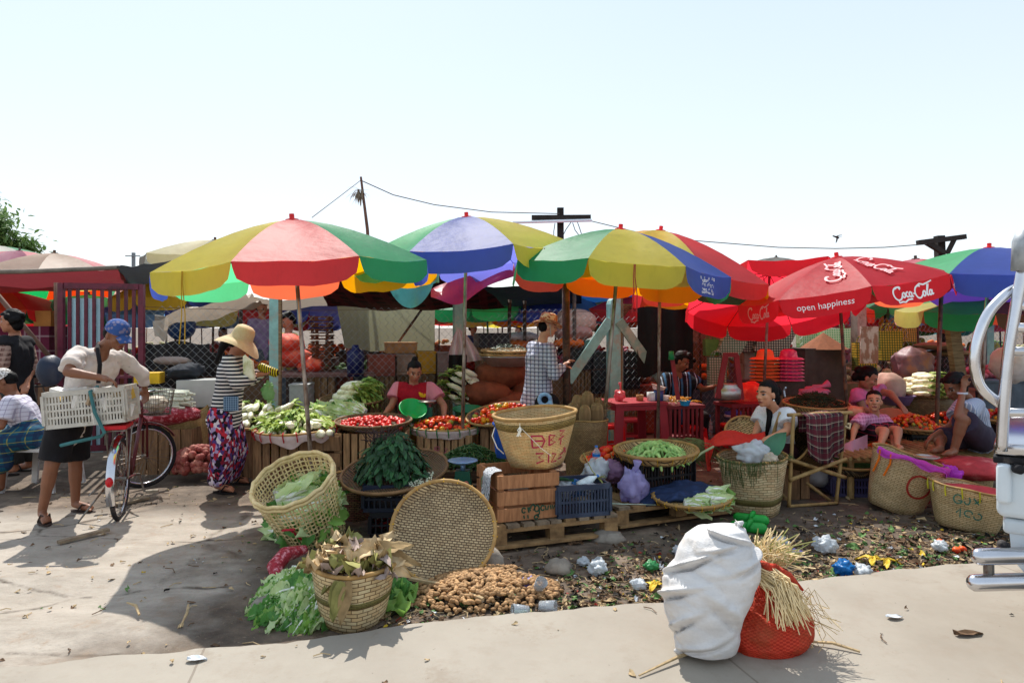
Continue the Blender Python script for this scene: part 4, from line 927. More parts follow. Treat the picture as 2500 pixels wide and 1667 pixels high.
def bottle(label,c,r,h,mat,capm,lie=None,liquid=None,group=None):
 t=thing('bottle',label,'bottle',c,group);mb=MB();R_=rmat(*lie)if lie else None;Mx=M4(c,R_)
 mb.lathe([(.001,0),(r,.004),(r,h*.3),(r*.94,h*.33),(r,h*.36),(r,h*.62),(r*.6,h*.78),(r*.34,h*.86),(r*.34,h*.94),(.001,h*.94)],14,Mx);mb.build('body',mat,t,smooth=True)
 mb=MB();mb.lathe([(r*.4,h*.92),(r*.4,h),(.001,h)],12,Mx);mb.build('lid',capm,t);
 if liquid:mb=MB();mb.lathe([(r+.001,h*.38),(r+.0015,h*.55)],14,Mx);mb.build('paper_band',liquid,t)
def clearplastic():
 m=N('clear_plastic');m.col((.85,.9,.95));m.set(.12,.5);m.b.inputs['Transmission Weight'].default_value=.75;m.b.inputs['IOR'].default_value=1.15;return m.m
CLEAR=clearplastic();BLUEP=M('blue_plastic','#1f6cb8',.4,.1,5,0)
bottle('small clear bottle with a blue lid lying in the dusky blue crate',bc+V((.0,-.08,.21)),.03,.18,M('milky_plastic','#b8c4c8',.3),BLUEP,(0,1.2,.3));bottle('clear bottle with a blue lid standing by the front tomatoes',G(1456,1262-110,.2)if False else P(1456,1130,5.9),.034,.15,CLEAR,BLUEP,None,BLUEP)
mb=MB();mb.tube([bc+V((.06,.1,.42)),bc+V((.12,.02,.3)),bc+V((.19,-.05,.22))],.004,5);[mb.leaf(bc+V((.16,-.02,.25)),(G01(0,1),G01(0,.5),G01(0,.6)),(0,0,1),.06,.025,.2)for i in range(8)];tag(mb.build('twig',M('twig','#8a8a50',.8),origin=bc),'yellowish twig sticking out of the dusky blue crate','twig')
crumple('plastic_bag','big crumpled translucent white bag behind the dusky blue crate','bag',P(1455,1150,5.65),(.15,.1,.10),BAGM,4);crumple('plastic_bag','thin violet plastic bag slumped between the dusky crate and the jeans','bag',P(1546,1185,5.45),(.13,.10,.15),BAGV,7,.5,tail=(.03,-.02,.2));crumple('plastic_bag','mauve plastic bag of onions beside the black bean crate','bag',P(1500,1150,5.75),(.10,.08,.09),Mcloth('plastic_mauve','#8d6a88',.3,.35,1.),9)
# black crate with the tray of green beans
kc=p2(.56,.38);kc=V((1.22,5.86,.185));plastic_crate('black slotted crate under the tray of green beans',kc,(.56,.38,.28),an2,BLKP,(18,12),rows=2)
tb,TM2=tray('round tray piled with short green bean pods on the black crate',P(1602,1112,5.82)+V((0,0,-.03)),.345,(-.03,-.06,1),.085,WV['tan'],RIMM,(18,TY[0]),rr=.016)
BEAN=[M('bean_a','#7fa35a',.5,.2,12,.1,rnd=.25),M('bean_b','#98b46c',.5,.2,12,.1,rnd=.25)]
def bean_mesh(i):
 mb=MB();k=.02+.02*i;mb.tube([(-.055,0,-k),(-.05,0,-k*.8),(-.025,0,0),(0,0,.004),(.025,0,0),(.05,0,-k*.8),(.055,0,-k)],[.003,.009,.0125,.013,.0125,.009,.003],7);me=mb.mesh('bean');me.materials.append(BEAN[i%2]);return me
BM=[bean_mesh(i)for i in range(3)]
for i,p in enumerate(spiral(170,None,.245,.115,.6,TM2@Matrix.Translation((0,-.02,.03)))):put('bean_pod',BM[i%3],p,'thick green bean pod heaped on the tied bamboo tray','bean pod','green bean pods on the tray',U(.85,1.2),(U(-.5,.5),U(-.4,.4),U(0,6.3)))
mb=MB();hc=P(1672,1082,6.15)
for i in range(240):a=U(-.4,.5);p=hc+V((G01(0,.10),G01(0,.05),U(-.12,.05)));q=p+V((math.cos(a)*.14,-.03,-math.sin(abs(a)+.4)*.12));mb.tube([p,p.lerp(q,.5)+V((0,0,.02)),q],.0035,3)
tag(mb.build('herb_stems',M('herb_olive','#6a6f42',.8,.3,12,.2),origin=hc),'drooping bundle of wilted herb stems behind the bean tray','herbs',kind='stuff')
# jeans and cabbage tray on the second pallet
jm=M('denim','#1b2a48',.85,.25,12,.5,c2='#2c3f66',thr=.6)
def jean(u,v):
 x=lerp(1562,1752,u);y=lerp(1172+30*(abs(u-.62)**1.3)*1.5,1228-22*u,v);p=P(x,y,5.62-.25*v);return p+V((0,0,.02*noise.noise(V((u*7,v*5,1)))+.018*noise.noise(V((u*3-v*5,v*9,4)))))
tag((lambda mb:(mb.grid(jean,36,16),mb.build('jeans',jm,origin=jean(.5,.5),smooth=True))[1])(MB()),'crumpled dark blue jeans thrown over a tray on the pallet','jeans').modifiers.new('thickness','SOLIDIFY').thickness=-.03
t4,TM4=tray('small tray of cabbage with yellow ties under the jeans',P(1688,1226,5.42),.30,(-.03,-.05,1),.05,WV['tan'],RIMM,(20,TY[0]))
for i,(x,y,z,rz)in enumerate(((.0,-.1,.05,.1),(.1,-.14,.05,.35),(.12,-.02,.07,.2),(-.1,-.17,.04,-.1))):put('cabbage',CABM[i],TM4@V((x,y,z)),'small pale cabbage on the tray beside the jeans','cabbage','cabbages beside the jeans',.7,(U(0,6),.1,rz))
mb=MB();mb.leaf(p2(.02,.12,.004),(1,-.1,.0),(0,0,1),.35,.02,0,.2);tag(mb.build('pale_strip',M('pale_green_strip','#b0bfae',.7),origin=p2(.1,.1)),'pale curling strip of plastic beside the cabbage tray','strip')
mb=MB();c=G(1835,1292,.02)
def slipper(c,rz,label):
 t=thing('slipper',label,'slipper',c);mb=MB();Rz=rotz(rz);mb.caps(V(c)+Rz@V((-.1,0,.02)),.036,V(c)+Rz@V((.1,0,.02)),.044,12);o=mb.build('sole',M('green_rubber','#1b8a34',.45,.1,9,.1),t,smooth=True)
 mb=MB();mb.tube([V(c)+Rz@V((.0,-.045,.02)),V(c)+Rz@V((.02,-.02,.07)),V(c)+Rz@V((.02,.02,.07)),V(c)+Rz@V((.0,.045,.02))],.018,8);mb.build('strap',M('green_rubber'),t,smooth=True)
slipper(G(1826,1292,.02),-.5,'bright green rubber slipper behind the white sack');slipper(G(1832,1272,.02),-.55,'bright green rubber slipper against the pallet corner')
# green weighing scale and newspaper
sc=P(1130,1200,5.35);GRN=M('scale_green','#0d4a38',.4,.15,8,.05);ss=thing('weighing_scale','dark green dial scale with a blue pan beside the wooden crate','scale',sc)
mb=MB();vs=[sc+V((sx*(.075-.02*tz),sy*(.07-.015*tz),.17*tz))for tz in(0,1)for sx,sy in((-1,-1),(1,-1),(1,1),(-1,1))];mb.add(vs,[(3,2,1,0),(4,5,6,7),(0,1,5,4),(1,2,6,5),(2,3,7,6),(3,0,4,7)]);mb.build('body',GRN,ss)
mb=MB();mb.tube([sc+V((0,0,.17)),sc+V((0,0,.22))],.02,8);mb.lathe([(.001,.22),(.07,.222),(.12,.245),(.115,.25),(.001,.228)],26,M4(sc));mb.build('pan',M('pan_blue','#7d9cc0',.3,.1,6,0,metal=.4),ss,smooth=True)
mb=MB();mb.lathe([(.001,0),(.018,0),(.02,-.004)],16,M4(sc+V((.03,-.0725,.08)),frame((0,-1,.1))));mb.build('emblem',M('emblem_red','#b06a5a',.5),ss)
wood_crate('dark slatted crate under the green dial scale',P(1110,1285,5.45)*V((1,1,0)),(.55,.4,.25),.1,Mwood('crate_dark','#5c4632','#2c2018'),3,False,gap=.03)
def npaper(u,v):
 e=cc+Rz@V((-.235,-.12,.35));q=v*.34
 p=e+Rz@V((.05-q if q<.08 else-.035-.03*v,-.08+.17*u-.03*v,.012 if q<.06 else .02-(q-.06)));return p+V((.006*math.sin(u*7+v*4),-.012*math.sin(v*6),0))
def newsm(m):
 f=m.noise(m.co(scale=(60,60,14)),3,3);return m.mix(m.ramp(f,[(.5,(0,0,0)),(.56,(1,1,1))]),lin('#b5b8bc'),lin('#3a3e46'))
mb=MB();mb.grid(npaper,8,18);tag(mb.build('newspaper',Mpattern('newsprint',newsm,.9),origin=npaper(.5,.5),smooth=True),'folded newspaper hanging over the corner of the wooden crate','newspaper')
# blue basket and heap of long green beans
mb=MB();kx=P(1236,1115,5.75);bt=thing('plastic_basket','bright blue plastic basket standing behind the straw basket','basket',kx);mb.lathe([(.001,.0),(.085,0),(.105,.27),(.12,.275),(.12,.29),(.1,.29),(.08,.02)],26,M4(kx));mb.build('basket_body',M('basket_blue','#2f62c0',.4,.1,6,.05),bt,smooth=True)
mb=MB()
for k in range(22):
 a=6.28*k/22;mb.beam(kx+V((.09*math.cos(a),.09*math.sin(a),.03)),kx+V((.106*math.cos(a),.106*math.sin(a),.24)),.004,.004)
mb.build('slot_ribs',M('basket_blue'),bt)
hc=P(1150,1128,6.05);mb=MB()
for i in range(900):
 a=U(0,6.28);q=math.sqrt(U(0,1))*.30;h=.16*(1-(q/.32)**1.6);p=hc+V((q*math.cos(a),q*math.sin(a)*.7,U(max(-.02,h-.05),h)));b=U(0,6.28);L_=U(.03,.055);d=V((math.cos(b),math.sin(b),-math.cos(b-a)*.4))*L_;mb.tube([p-d,p+V((0,0,.008)),p+d],.0042,3)
tag(mb.build('green_chillies',M('chilli_green','#2c4a22',.45,.35,30,0),origin=hc),'dark green heap of long chillies behind the dial scale','chillies',kind='stuff')
wood_crate('dark low crate under the heap of chillies',hc*V((1,1,0)),(.62,.45,hc.z-.01),.08,Mwood('crate_dark'),3,False,gap=.025)
# MIDDLE ROW OF STALLS
CRW=Mwood('crate_brown','#a98660','#6d553c',.8,5,(9,9,1));CRW2=Mwood('crate_brown_dark','#8a6a4c','#503c2a',.8,5,(9,9,1))
c=P(722,1058,6.9);wood_crate('dark upright wooden crate under the striped cloth radish tray',V((c.x-.17,6.95,0)),(.42,.42,.49),.08,CRW2,5,True);wood_crate('dark wooden crate with one wide gap beside the banana basket',V((c.x+.27,7.0,0)),(.40,.42,.49),.02,CRW2,3,False,gap=.02)
def clothrim(t,Mx,r,h,mat,tiem,n,sag,seed):
 mb=MB()
 def f(u,v):
  a=u*6.2832;s=max(0,noise.noise(V((math.cos(a)*1.6+seed,math.sin(a)*1.6,seed))))*sag*(1 if math.sin(a)<.2 else .2)
  q=r+.016-.03*abs(v-.35);z=lerp(h+.016,h-.075-s,v);
  if v<.2:q=lerp(r-.04,r+.012,v/.2);z=lerp(h-.01,h+.018,v/.2)
  w_=.010*noise.noise(V((a*6,v*4,seed)));return Mx@V(((q+w_)*math.cos(a),(q+w_)*math.sin(a),z))
 mb.grid(f,72,8,0,cu=True);mb.build('cloth_cover',mat,t,smooth=True);mb=MB()
 for k in range(n):
  a=6.2832*k/n;mb.tube([Mx@V(((r+q)*math.cos(a+s),(r+q)*math.sin(a+s),h+z))for q,z,s in((-.02,.022,0),(.024,.012,.01),(.03,-.03,.025),(.018,-.07,.035))],.006,4)
 mb.build('lashing',tiem,t)
CLW=M('sacking_white','#b9a8a4',.85,.15,9,.4)
t1,TA=tray('round tray edged in white sacking with red lashings, heaped with round radishes',c,.385,(-.02,-.05,1),.06);clothrim(t1,TA,.385,.06,CLW,TY[1],20,.14,2)
for i,(x,y)in enumerate([(-.22+.09*k+U(-.02,.02),-.27+.05*abs(k-3)*.2+U(-.02,.02))for k in range(8)]+[(.05,-.2),(.14,-.2),(.22,-.19),(.0,-.14),(.1,-.12),(.18,-.1)]):put('radish',RADB[i%2],TA@V((x,y,.05+(.06 if i>7 else 0))),'round cream radish at the front of the white edged tray','radish','round radishes on the white edged tray',U(.8,1.15),(U(-.4,.4),U(-.3,.5),U(0,6)))
for i in range(30):a=U(0,6.28);q=U(.05,.3);put('radish',RADM[i%4],TA@V((q*math.cos(a)*.9,q*math.sin(a)*.7+.06,.09+.12*(1-q/.3))),'leafy radish lying in the white edged tray','radish','leafy radishes on the white edged tray',U(.85,1.1),(U(-.6,.6),U(-.2,.3),U(0,6.28)))
mb=MB()
for i in range(160):a=U(0,6.28);q=U(0,.33);mb.leaf(TA@V((q*math.cos(a),q*math.sin(a)*.8+.05,.06+.16*(1-q/.36))),(math.cos(a)+G01(0,.6),math.sin(a)-.3+G01(0,.6),U(-.4,.4)),(0,0,1),U(.08,.16),U(.04,.07),.4,.8,RN.choice((1,1,2)),5,3)
tag(mb.build('radish_tops',LEAFM['rad'],origin=TA@V((0,0,.1)),smooth=True),'yellow green radish tops piled on the white edged tray','leaves',kind='stuff')
c=P(642,1040,7.3);tl,TL=tray('shallow tray of long white radishes below the teal post',c,.36,(0,-.1,1),.06);wood_crate('wooden crate under the long white radishes',V((c.x,c.y,0)),(.5,.4,c.z-.01),.1,CRW2,5)
for i in range(24):
 r_=i//8;k=i%8;put('radish',RADM[i%4],TL@V((-.28+.07*k+U(-.02,.02),-.22+.1*r_,.06+.06*r_)),'long white radish lying below the teal post','radish','long radishes below the teal post',U(1.0,1.25),(U(-.3,.3),U(-.25,.0),1.5+U(-.5,.5)))
c=P(912,1042,7.15);wood_crate('brown wooden crate of upright slats under the ripe red tomatoes',V((c.x+.02,7.05,0)),(.70,.42,c.z-.02),.04,CRW,9,True,gap=.012);t2,TB=tray('wide brown tray of ripe red tomatoes',c,.395,(0,-.05,1),.07,WV['tray'],RIMD)
F_=tomatoes(105,TB,.345,.05,(10,0,0,0),'ripe red tomato on the wide brown tray','ripe red tomatoes on the wide brown tray',.035,1.2)
def base_red(Mx,r,dome,label,mat):
 mb=MB();mb.lathe([(.001,dome),(r*.5,dome*.8),(r*.85,dome*.3),(r,0)],24,Mx);return mb
c=P(1088,1048,7.45);wc2,Rz2=wood_crate('brown wooden crate with pink writing on its upright slats',V((c.x+.01,7.32,0)),(.56,.42,c.z-.02),.05,CRW,8,True,gap=.01);t3,TC=tray('tray edged in white sacking with green lashings, heaped with orange tomatoes',c,.395,(0,-.05,1),.06);clothrim(t3,TC,.395,.06,CLW,TY[2],22,.07,7)
m2=cmap(V((c.x+.01,7.32,0)),Rz2,.56,.42,c.z)
ribbons([[(-.10,.1),(-.10,-.0)],arc(-.07,.08,.02,.02,0,360,8),[(-.08,.02),(-.05,.04),(-.08,.06)],arc(-.07,-.05,.025,.025,0,330,8),[(.0,.08),(.03,.08),(.0,.03),(.03,.03)],arc(.02,-.04,.025,.025,0,330,8),[(.0,-.09),(.04,-.09)]],.010,m2,'lettering',M('faded_pink','#9c5560',.8),wc2,.004)
tomatoes(110,TC,.35,.09,(3,9,3,.4),'orange red tomato on the white edged tray','orange tomatoes on the white edged tray',.035,1.15)
c=P(1228,1022,7.5);t5,TD=tray('tilted tray of small orange tomatoes behind the straw basket',c,.40,(-.12,-.18,1),.06);wood_crate('dark wooden crate under the tilted tomato tray',V((c.x,7.5,0)),(.5,.45,c.z-.07),.1,CRW2,6)
tomatoes(40,TD,.34,.1,(3,8,3,.3),'small orange tomato on the tilted tray','orange tomatoes on the tilted tray',.035,1.25);tomatoes(60,TD,.33,.08,(3,8,3,.3),'','',.02,1.2,False);
c=P(1500,1138,6.1);t6,TE=tray('tray of tomatoes half hidden behind the bean tray',c,.30,(-.0,-.1,1),.06,WV['tan'])
tomatoes(45,TE,.25,.12,(5,8,1,0),'large orange red tomato behind the bean tray','large tomatoes behind the bean tray',.04,1.35)
wood_crate('low wooden crate under the tomatoes behind the beans',V((c.x,6.15,0)),(.42,.36,c.z-.01),.2,CRW,5)
def radtray(label,lb2,grp,c,r,n,sc,dirn,nrm=(0,-.1,1),sup=True,leaves=60,lab3=None):
 t,Mx=tray(label,c,r,nrm,.06,WV['old'],RIMD)
 for i in range(n):
  row=i//6;k=i%6;put('radish',RADM[i%4],Mx@V((-r*.62+U(-.05,.05)+.05*row,-r*.55+k*r*.19+U(-.02,.02),.06+.055*row)),lb2,'radish',grp,sc*U(.9,1.1),(U(-.4,.4),U(-.15,.05),dirn+U(-.3,.3)))
 mb=MB()
 for i in range(leaves):mb.leaf(Mx@V((r*U(.0,.6),r*U(-.6,.5),U(.06,.26))),(1,G01(0,.5),U(-.7,.2)),(0,0,1),U(.12,.22),U(.04,.07),.5,.6,RN.choice((1,1,2)),5,2)
 tag(mb.build('radish_tops',LEAFM['rad'],origin=c,smooth=True),lab3,'leaves',kind='stuff');return Mx
c=P(862,985,8.1);radtray('raised tray of white radishes with feathery tops beside the seller in the red vest','white radish on the raised tray beside the red vest','white radishes on the raised tray',c,.38,22,1.35,0,leaves=110,lab3='feathery green radish tops hanging off the raised tray');wood_crate('wooden crate lifting the tray of white radishes',V((c.x+.05,8.15,0)),(.5,.4,c.z),.1,CRW2,5)
c=P(845,1032,7.65);mb=MB()
for i in range(9):put('cabbage',CABM[i%4],c+V((-.22+.055*i,U(-.08,.1),.06+.03*(i%3))),'pale mustard cabbage heaped behind the ripe tomatoes','cabbage','mustard cabbages behind the ripe tomatoes',.85,(U(0,6),U(-.4,0),2.6+U(-.4,.4)))
wood_crate('wooden box under the mustard cabbages',V((c.x,7.75,0)),(.6,.4,c.z),.1,CRW2,6)
c=P(1140,1000,8.5)
for i in range(14):put('radish',RADM[i%4],c+V((U(-.1,.2),U(-.1,.1),.22-.035*i+.2)),'pale gourd stacked beside the pole of the blue fronted umbrella','gourd','pale gourds beside the pole',1.2,(U(-.3,.3),-.4,3.6+U(-.4,.4)))
wood_crate('wooden crate under the pale gourds',V((c.x+.05,8.55,0)),(.4,.4,.45),.1,CRW2,5)
GB=M('basin_green','#0f9a4a',.35,.1,6,.05);GBD=M('basin_dark_green','#0c5a34',.35,.1,6,.05);ALU=M('aluminium','#a8a8a4',.35,.15,9,.1,metal=.85)
def basin(label,c,r,h,mat,nrm=(0,0,1),group=None):
 mb=MB();mb.lathe([(.001,0),(r*.68,0),(r*.95,h*.9),(r,h),(r*1.05,h),(r*1.04,h+.006),(r*.96,h+.004),(r*.65,.01),(.001,.01)],28,M4(c,frame(nrm,(0,1,0))));return tag(mb.build('basin',mat,origin=c,smooth=True),label,'basin',group)
basin('bright green perforated basin tipped beside the seller in the red vest',P(1004,1016,7.55),.15,.12,GB,(.25,-.55,.8));basin('dark green basin beside the umbrella pole behind the orange tomatoes',P(1142,1016,7.9),.17,.09,GBD,(0,-.15,1))
sc=P(1042,1022,7.65);ss=thing('weighing_scale','small green dial scale with a silver pan before the seller','scale',sc);mb=MB();mb.box(sc+V((0,0,.06)),(.12,.1,.13));mb.tube([sc+V((0,0,.12)),sc+V((0,0,.17))],.02,8);mb.build('body',M('scale_teal','#14604e',.4),ss);mb=MB();mb.lathe([(.001,.17),(.06,.17),(.11,.2),(.105,.205),(.001,.178)],24,M4(sc));mb.build('pan',ALU,ss,smooth=True)
ORS=Mweave('sack_orange','#b8623c','#a85030','#7a3c24',.012,.008,.15,.8,.5,.3);REDS=M('net_orange','#c03424',.7,.25,12,.5,c2='#d8674a',thr=.55)
def ellsack(label,c,s,mat,rz=0,seed=0,amp=.13,name='sack',cat='sack',group=None):
 mb=MB();mb.ell(c,s,rotz(rz),26,0,lambda p:(1+amp*noise.noise(p*2+V((seed,0,0)))+amp*.5*noise.noise(p*6+V((seed,1,0))))*(1-.12*(abs(p.x)**6)));return tag(mb.build(name,mat,origin=c,smooth=True),label,cat,group)
for i,(x,y,Y,s,lb)in enumerate(((1222,912,8.7,(.36,.25,.19),'plump orange sack on top of the pile beside the umbrella pole'),(1190,960,8.55,(.33,.25,.17),'slumped orange sack in the middle of the pile'),(1240,985,8.6,(.42,.26,.17),'orange sack at the foot of the pile'),(1290,950,8.8,(.3,.25,.18),'orange sack at the right of the pile'))):ellsack(lb,P(x,y,Y),s,ORS,.1*i,i)
basin('wide aluminium basin on the orange sacks',P(1240,893,8.65),.36,.12,ALU);tray('yellowish bamboo tray stacked in the aluminium basin',P(1238,878,8.65),.345,(0,-.03,1),.075,Mweave('tray_gold','#a8884e','#8d6f3c','#3c2c16',.05,.02));tr_,TG=tray('upper bamboo tray heaped with dark herbs on the stacked trays',P(1240,866,8.65),.34,(0,-.03,1),.07,Mweave('tray_gold'))if False else tray('upper bamboo tray heaped with dark herbs on the stacked trays',P(1240,867,8.65),.335,(0,-.03,1),.06,WV['tan'])
mb=MB()
for i in range(260):a=U(0,6.28);q=math.sqrt(U(0,1))*.28;mb.leaf(TG@V((q*math.cos(a),q*math.sin(a),.04+.1*(1-(q/.28)**2))),(G01(0,1),G01(0,1),.1),(0,0,1),.05,.02,.3,0,0,2,1)
tag(mb.build('dark_herbs',LEAFM['dark'],origin=TG@V((0,0,0))),'dark green herbs heaped on the stacked bamboo trays','herbs',kind='stuff')
def hang(u,v):return P(lerp(1118,lerp(1090,1178,u),v**.7),lerp(800,888-14*abs(u-.3),v),FY(1117)-.25+.05*math.sin(u*22)*v)
mb=MB();mb.grid(hang,26,8);tag(mb.build('folded_cloth',M('cloth_dusty_pink','#a89090',.8,.15,6,.3),origin=hang(.5,.5),smooth=True),'dusty pink cloth bunched on the grey post like a folded umbrella','cloth')
def hang2(u,v):return P(lerp(1096,1140,u)-4*v,lerp(866,975,v),FY(1117)-.3+.04*math.sin(u*12))
mb=MB();mb.grid(hang2,14,8);tag(mb.build('black_bag',M('black_cloth'),origin=hang2(.5,.5),smooth=True),'black bag hanging below the dusty pink cloth','bag')
c=G(678,1166,0);rb_=thing('plastic_basket','red plastic basket of bananas beside the lattice basket','basket',c);RP=M('basket_red','#a0101e',.4,.15,6,.05)
mb=MB();mb.lathe([(.001,0),(.15,0),(.165,.02),(.19,.24),(.205,.245),(.205,.255),(.185,.255),(.15,.02),(.001,.015)],30,M4(c));mb.build('basket_body',RP,rb_,smooth=True);mb=MB();mb.tube([c+V((-.08+.02*k,-.19+.38*k/10,.25+.13*math.sin(math.pi*k/10)))for k in range(11)],.008,6);mb.build('handle',RP,rb_,smooth=True)
BAN=M('banana_yellow','#c08f14',.5,.2,25,.1,c2='#6a4c14',thr=.62)
mb=MB();mb.tube([(0,0,0),(.03,0,.012),(.08,0,.02),(.12,0,.005),(.14,0,-.01)],[.006,.016,.018,.015,.004],7);bme=mb.mesh('banana');bme.materials.append(BAN)
for i in range(26):a=i*.5+U(-.2,.2);put('banana',bme,c+V((.05*math.cos(a),.05*math.sin(a)-.02,.24+.02*(i//9))),'small ripe banana in the red plastic basket','banana','bananas in the red basket',U(.85,1.1),(U(-.3,.3),U(-.9,-.1),a))
c=V((.73,6.75,0));basket('grey brown woven sack basket holding fibre bundles',c,c+V((0,0,.66)),.19,.22,WV['fine'],.25,wob=.03,rr=.008)
FIB=M('coir_fibre','#8d7250',.9,.3,30,.8,stretch=(1,1,.1));q0=c+V((0,0,.70))
def bundle(c,s):
 t=thing('fibre_bundle','bound bundle of brown root fibres in the woven sack basket','fibre bundle',c,'fibre bundles in the woven sack basket');mb=MB()
 mb.tube([c+V((0,0,-.1)),c+V((0,0,0)),c+V((0,0,.06)),c+V((0,0,.10)),c+V((0,0,.118))],[.04*s,.058*s,.06*s,.05*s,.02],16);mb.build('core',FIB,t,smooth=True);mb=MB()
 for k in range(46):
  a=6.28*k/46;mb.tube([c+V((math.cos(a)*.05*s,math.sin(a)*.05*s,-.1)),c+V((math.cos(a)*.062*s,math.sin(a)*.062*s,0)),c+V((math.cos(a)*.058*s,math.sin(a)*.062*s,.06)),c+V((math.cos(a)*.05*s,math.sin(a)*.05*s,.10)),c+V((math.cos(a)*.02+U(-.008,.008),math.sin(a)*.02,.118+U(0,.012)))],.0035,3)
 mb.build('strands',FIB,t)
for x,y,z,s in((-.13,-.05,.0,1),(-.02,-.1,-.02,.95),(.1,-.07,.0,1.05),(.02,.04,.1,1),(-.07,.08,.06,1),(.13,.08,.03,.9)):bundle(q0+V((x,y,z)),s)
mb=MB()
for i in range(60):p=q0+V((.17+U(-.04,.02),U(-.08,.05),U(-.05,.12)));mb.tube([p,p+V((U(-.02,.04),U(-.03,.03),.04)),p+V((U(-.05,.1),U(-.06,.04),U(.04,.12)))],.002,3)
tag(mb.build('loose_fibre',FIB,origin=q0),'wispy loose fibres curling at the edge of the fibre bundles','fibre',kind='stuff')
# COOKED FOOD STALL
RF=M('red_table','#86222c',.45,.15,6,.05);RS=M('red_stool','#c40f18',.3,.1,6,.03);RW=M('red_wood','#6d1c22',.6,.25,6,.15);RDULL=M('dull_red_stool','#9c3040',.4,.1,6,.05)
def slableg(t,mat,c,Rz,w,dp,h,lw,top=.03,name='leg',lth=.03,splay=.03):
 mb=MB();mb.box(c+V((0,0,h-top/2)),(w,dp,top),Rz);mb.box(c+V((0,0,h-top-.03)),(w-.02,dp-.02,.05),Rz);mb.build('tabletop',mat,t)
 for sx in(-1,1):
  for sy in(-1,1):mb=MB();a=c+Rz@V((sx*(w/2-lw/2-.01),sy*(dp/2-lth),h-top));b=c+Rz@V((sx*(w/2-lw/2+splay),sy*(dp/2-lth+splay),0));mb.beam(a,b,lw,lth,0,Rz@V((0,1,0)));mb.build(name,mat,t)
c=P(1540,1000,8.1)*V((1,1,0));tb1=thing('plastic_table','red plastic table with bowls and a bag beside the teal post','table',c);slableg(tb1,RF,c,rotz(.28),.66,.6,.70,.10);TZ=.70
def stool(label,c,mat,rz=0,h=.30,w=.27,group='red plastic stools'):
 t=thing('plastic_stool',label,'stool',c,group);c=V(c);Rz=rotz(rz);mb=MB()
 def pr(r,z):return[Rz@V((r*math.copysign(abs(math.cos(a))**.5,math.cos(a)),r*math.copysign(abs(math.sin(a))**.5,math.sin(a)),z))+c for a in[6.2832*(k+.5)/24 for k in range(24)]]
 rings=[pr(w*.12,h-.006),pr(w*.40,h-.004),pr(w*.46,h-.014),pr(w*.48,h-.06),pr(w*.45,h-.06)]
 vs=[p for r in rings for p in r];mb.add(vs,[(i*24+k,i*24+(k+1)%24,(i+1)*24+(k+1)%24,(i+1)*24+k)for i in range(4)for k in range(24)]+[tuple(range(23,-1,-1))]);mb.build('seat',mat,t,smooth=True)
 for sx in(-1,1):
  for sy in(-1,1):mb=MB();mb.beam(c+Rz@V((sx*w*.37,sy*w*.37,h-.03)),c+Rz@V((sx*w*.47,sy*w*.47,0)),.06,.025,0,Rz@V((0,1,0)));mb.build('leg',mat,t)
 for s in(-1,1):mb=MB();mb.beam(c+Rz@V((-w*.44,s*w*.44,.08)),c+Rz@V((w*.44,s*w*.44,.08)),.02,.03);mb.build('brace',mat,t)
stool('tall bright red stool between the fibre basket and the pole',G(1492,1098),RS,.2,.34,.28);stool('dull red stool under the red plastic table',G(1538,1075),RDULL,.1,.32);stool('dull red stool with a worn round seat beside the thin pole',G(1632,1098),RDULL,.0,.28,.30);s1=stool('glossy red stool just right of the dull worn one',G(1690,1104),RS,.3,.34,.28);stool('bright red stool with a white sticker in front of the cooler bucket',G(1785,1088),RS,.1,.30,.28)
cc2=G(1785,1088);mb=MB();mb.disc(cc2+V((.02,-.136,.268)),.016,14,Matrix.Rotation(rad(90),3,'X'));mb.build('sticker',M('sticker_white','#c9ccd0',.5),bpy.data.objects[-1]if False else[o for o in COL.objects if o.get('label','').startswith('bright red stool with a white')][0])
def cabinet(label,x0,x1,yt,Y,h0,dp=.4,rz=.25):
 a,b=P(x0,yt,Y),P(x1,yt,Y);c=(a+b)/2;w=(b-a).length;t=thing('food_cabinet',label,'cabinet',c*V((1,1,0)));Rz=rotz(rz);H=c.z;g=c*V((1,1,0))
 mb=MB();mb.box(g+V((0,0,H-.02)),(w+.04,dp,.04),Rz);mb.box(g+V((0,0,H-.40)),(w,dp-.02,.03),Rz)
 for sx in(-1,1):
  for sy in(-1,1):mb.box(g+Rz@V((sx*(w/2-.02),sy*(dp/2-.03),H/2-.02)),(.04,.04,H-.04),Rz)
 mb.build('carcass',RW,t);mb=MB();n=int(w/.055)
 for k in range(n):mb.box(g+Rz@V((-w/2+w*(k+.5)/n,-dp/2+.012,H-.22)),(.028,.012,.36),Rz)
 mb.build('slats',RW,t);return g,Rz,H
g1,R1,H1=cabinet('red slatted food cabinet with noodles in front of the cook',1610,1702,985,8.15,.6);g2,R2,H2=cabinet('red slatted food cabinet with the steel pot',1762,1856,982,8.3,.6)
mb=MB();mb.beam(P(1640,868,8.1),P(1656,976,8.0),.045,.03,0,(0,1,0));rp=thing('wooden_pole','slanting red wooden post with a green cup on its tip','pole',P(1656,976,8.0));mb.build('shaft',RW,rp);mb=MB();mb.lathe([(.001,.1),(.03,.1),(.036,0),(.001,0)],14,M4(P(1639,878,8.08)));mb.build('cup',M('cup_green','#0f7a48',.4),rp,smooth=True)
af=thing('pot_hanger','red wooden frame narrowing upwards over the steel pot','pot hanger',P(1790,976,8.2))
for a,b in(((1772,866),(1752,972)),((1797,866),(1810,976))):mb=MB();mb.beam(P(*a,8.2),P(*b,8.15),.06,.04,0,(0,1,0));mb.build('post',RW,af)
mb=MB();mb.beam(P(1766,866,8.2),P(1800,866,8.2),.05,.05);mb.build('crossbar',RW,af)
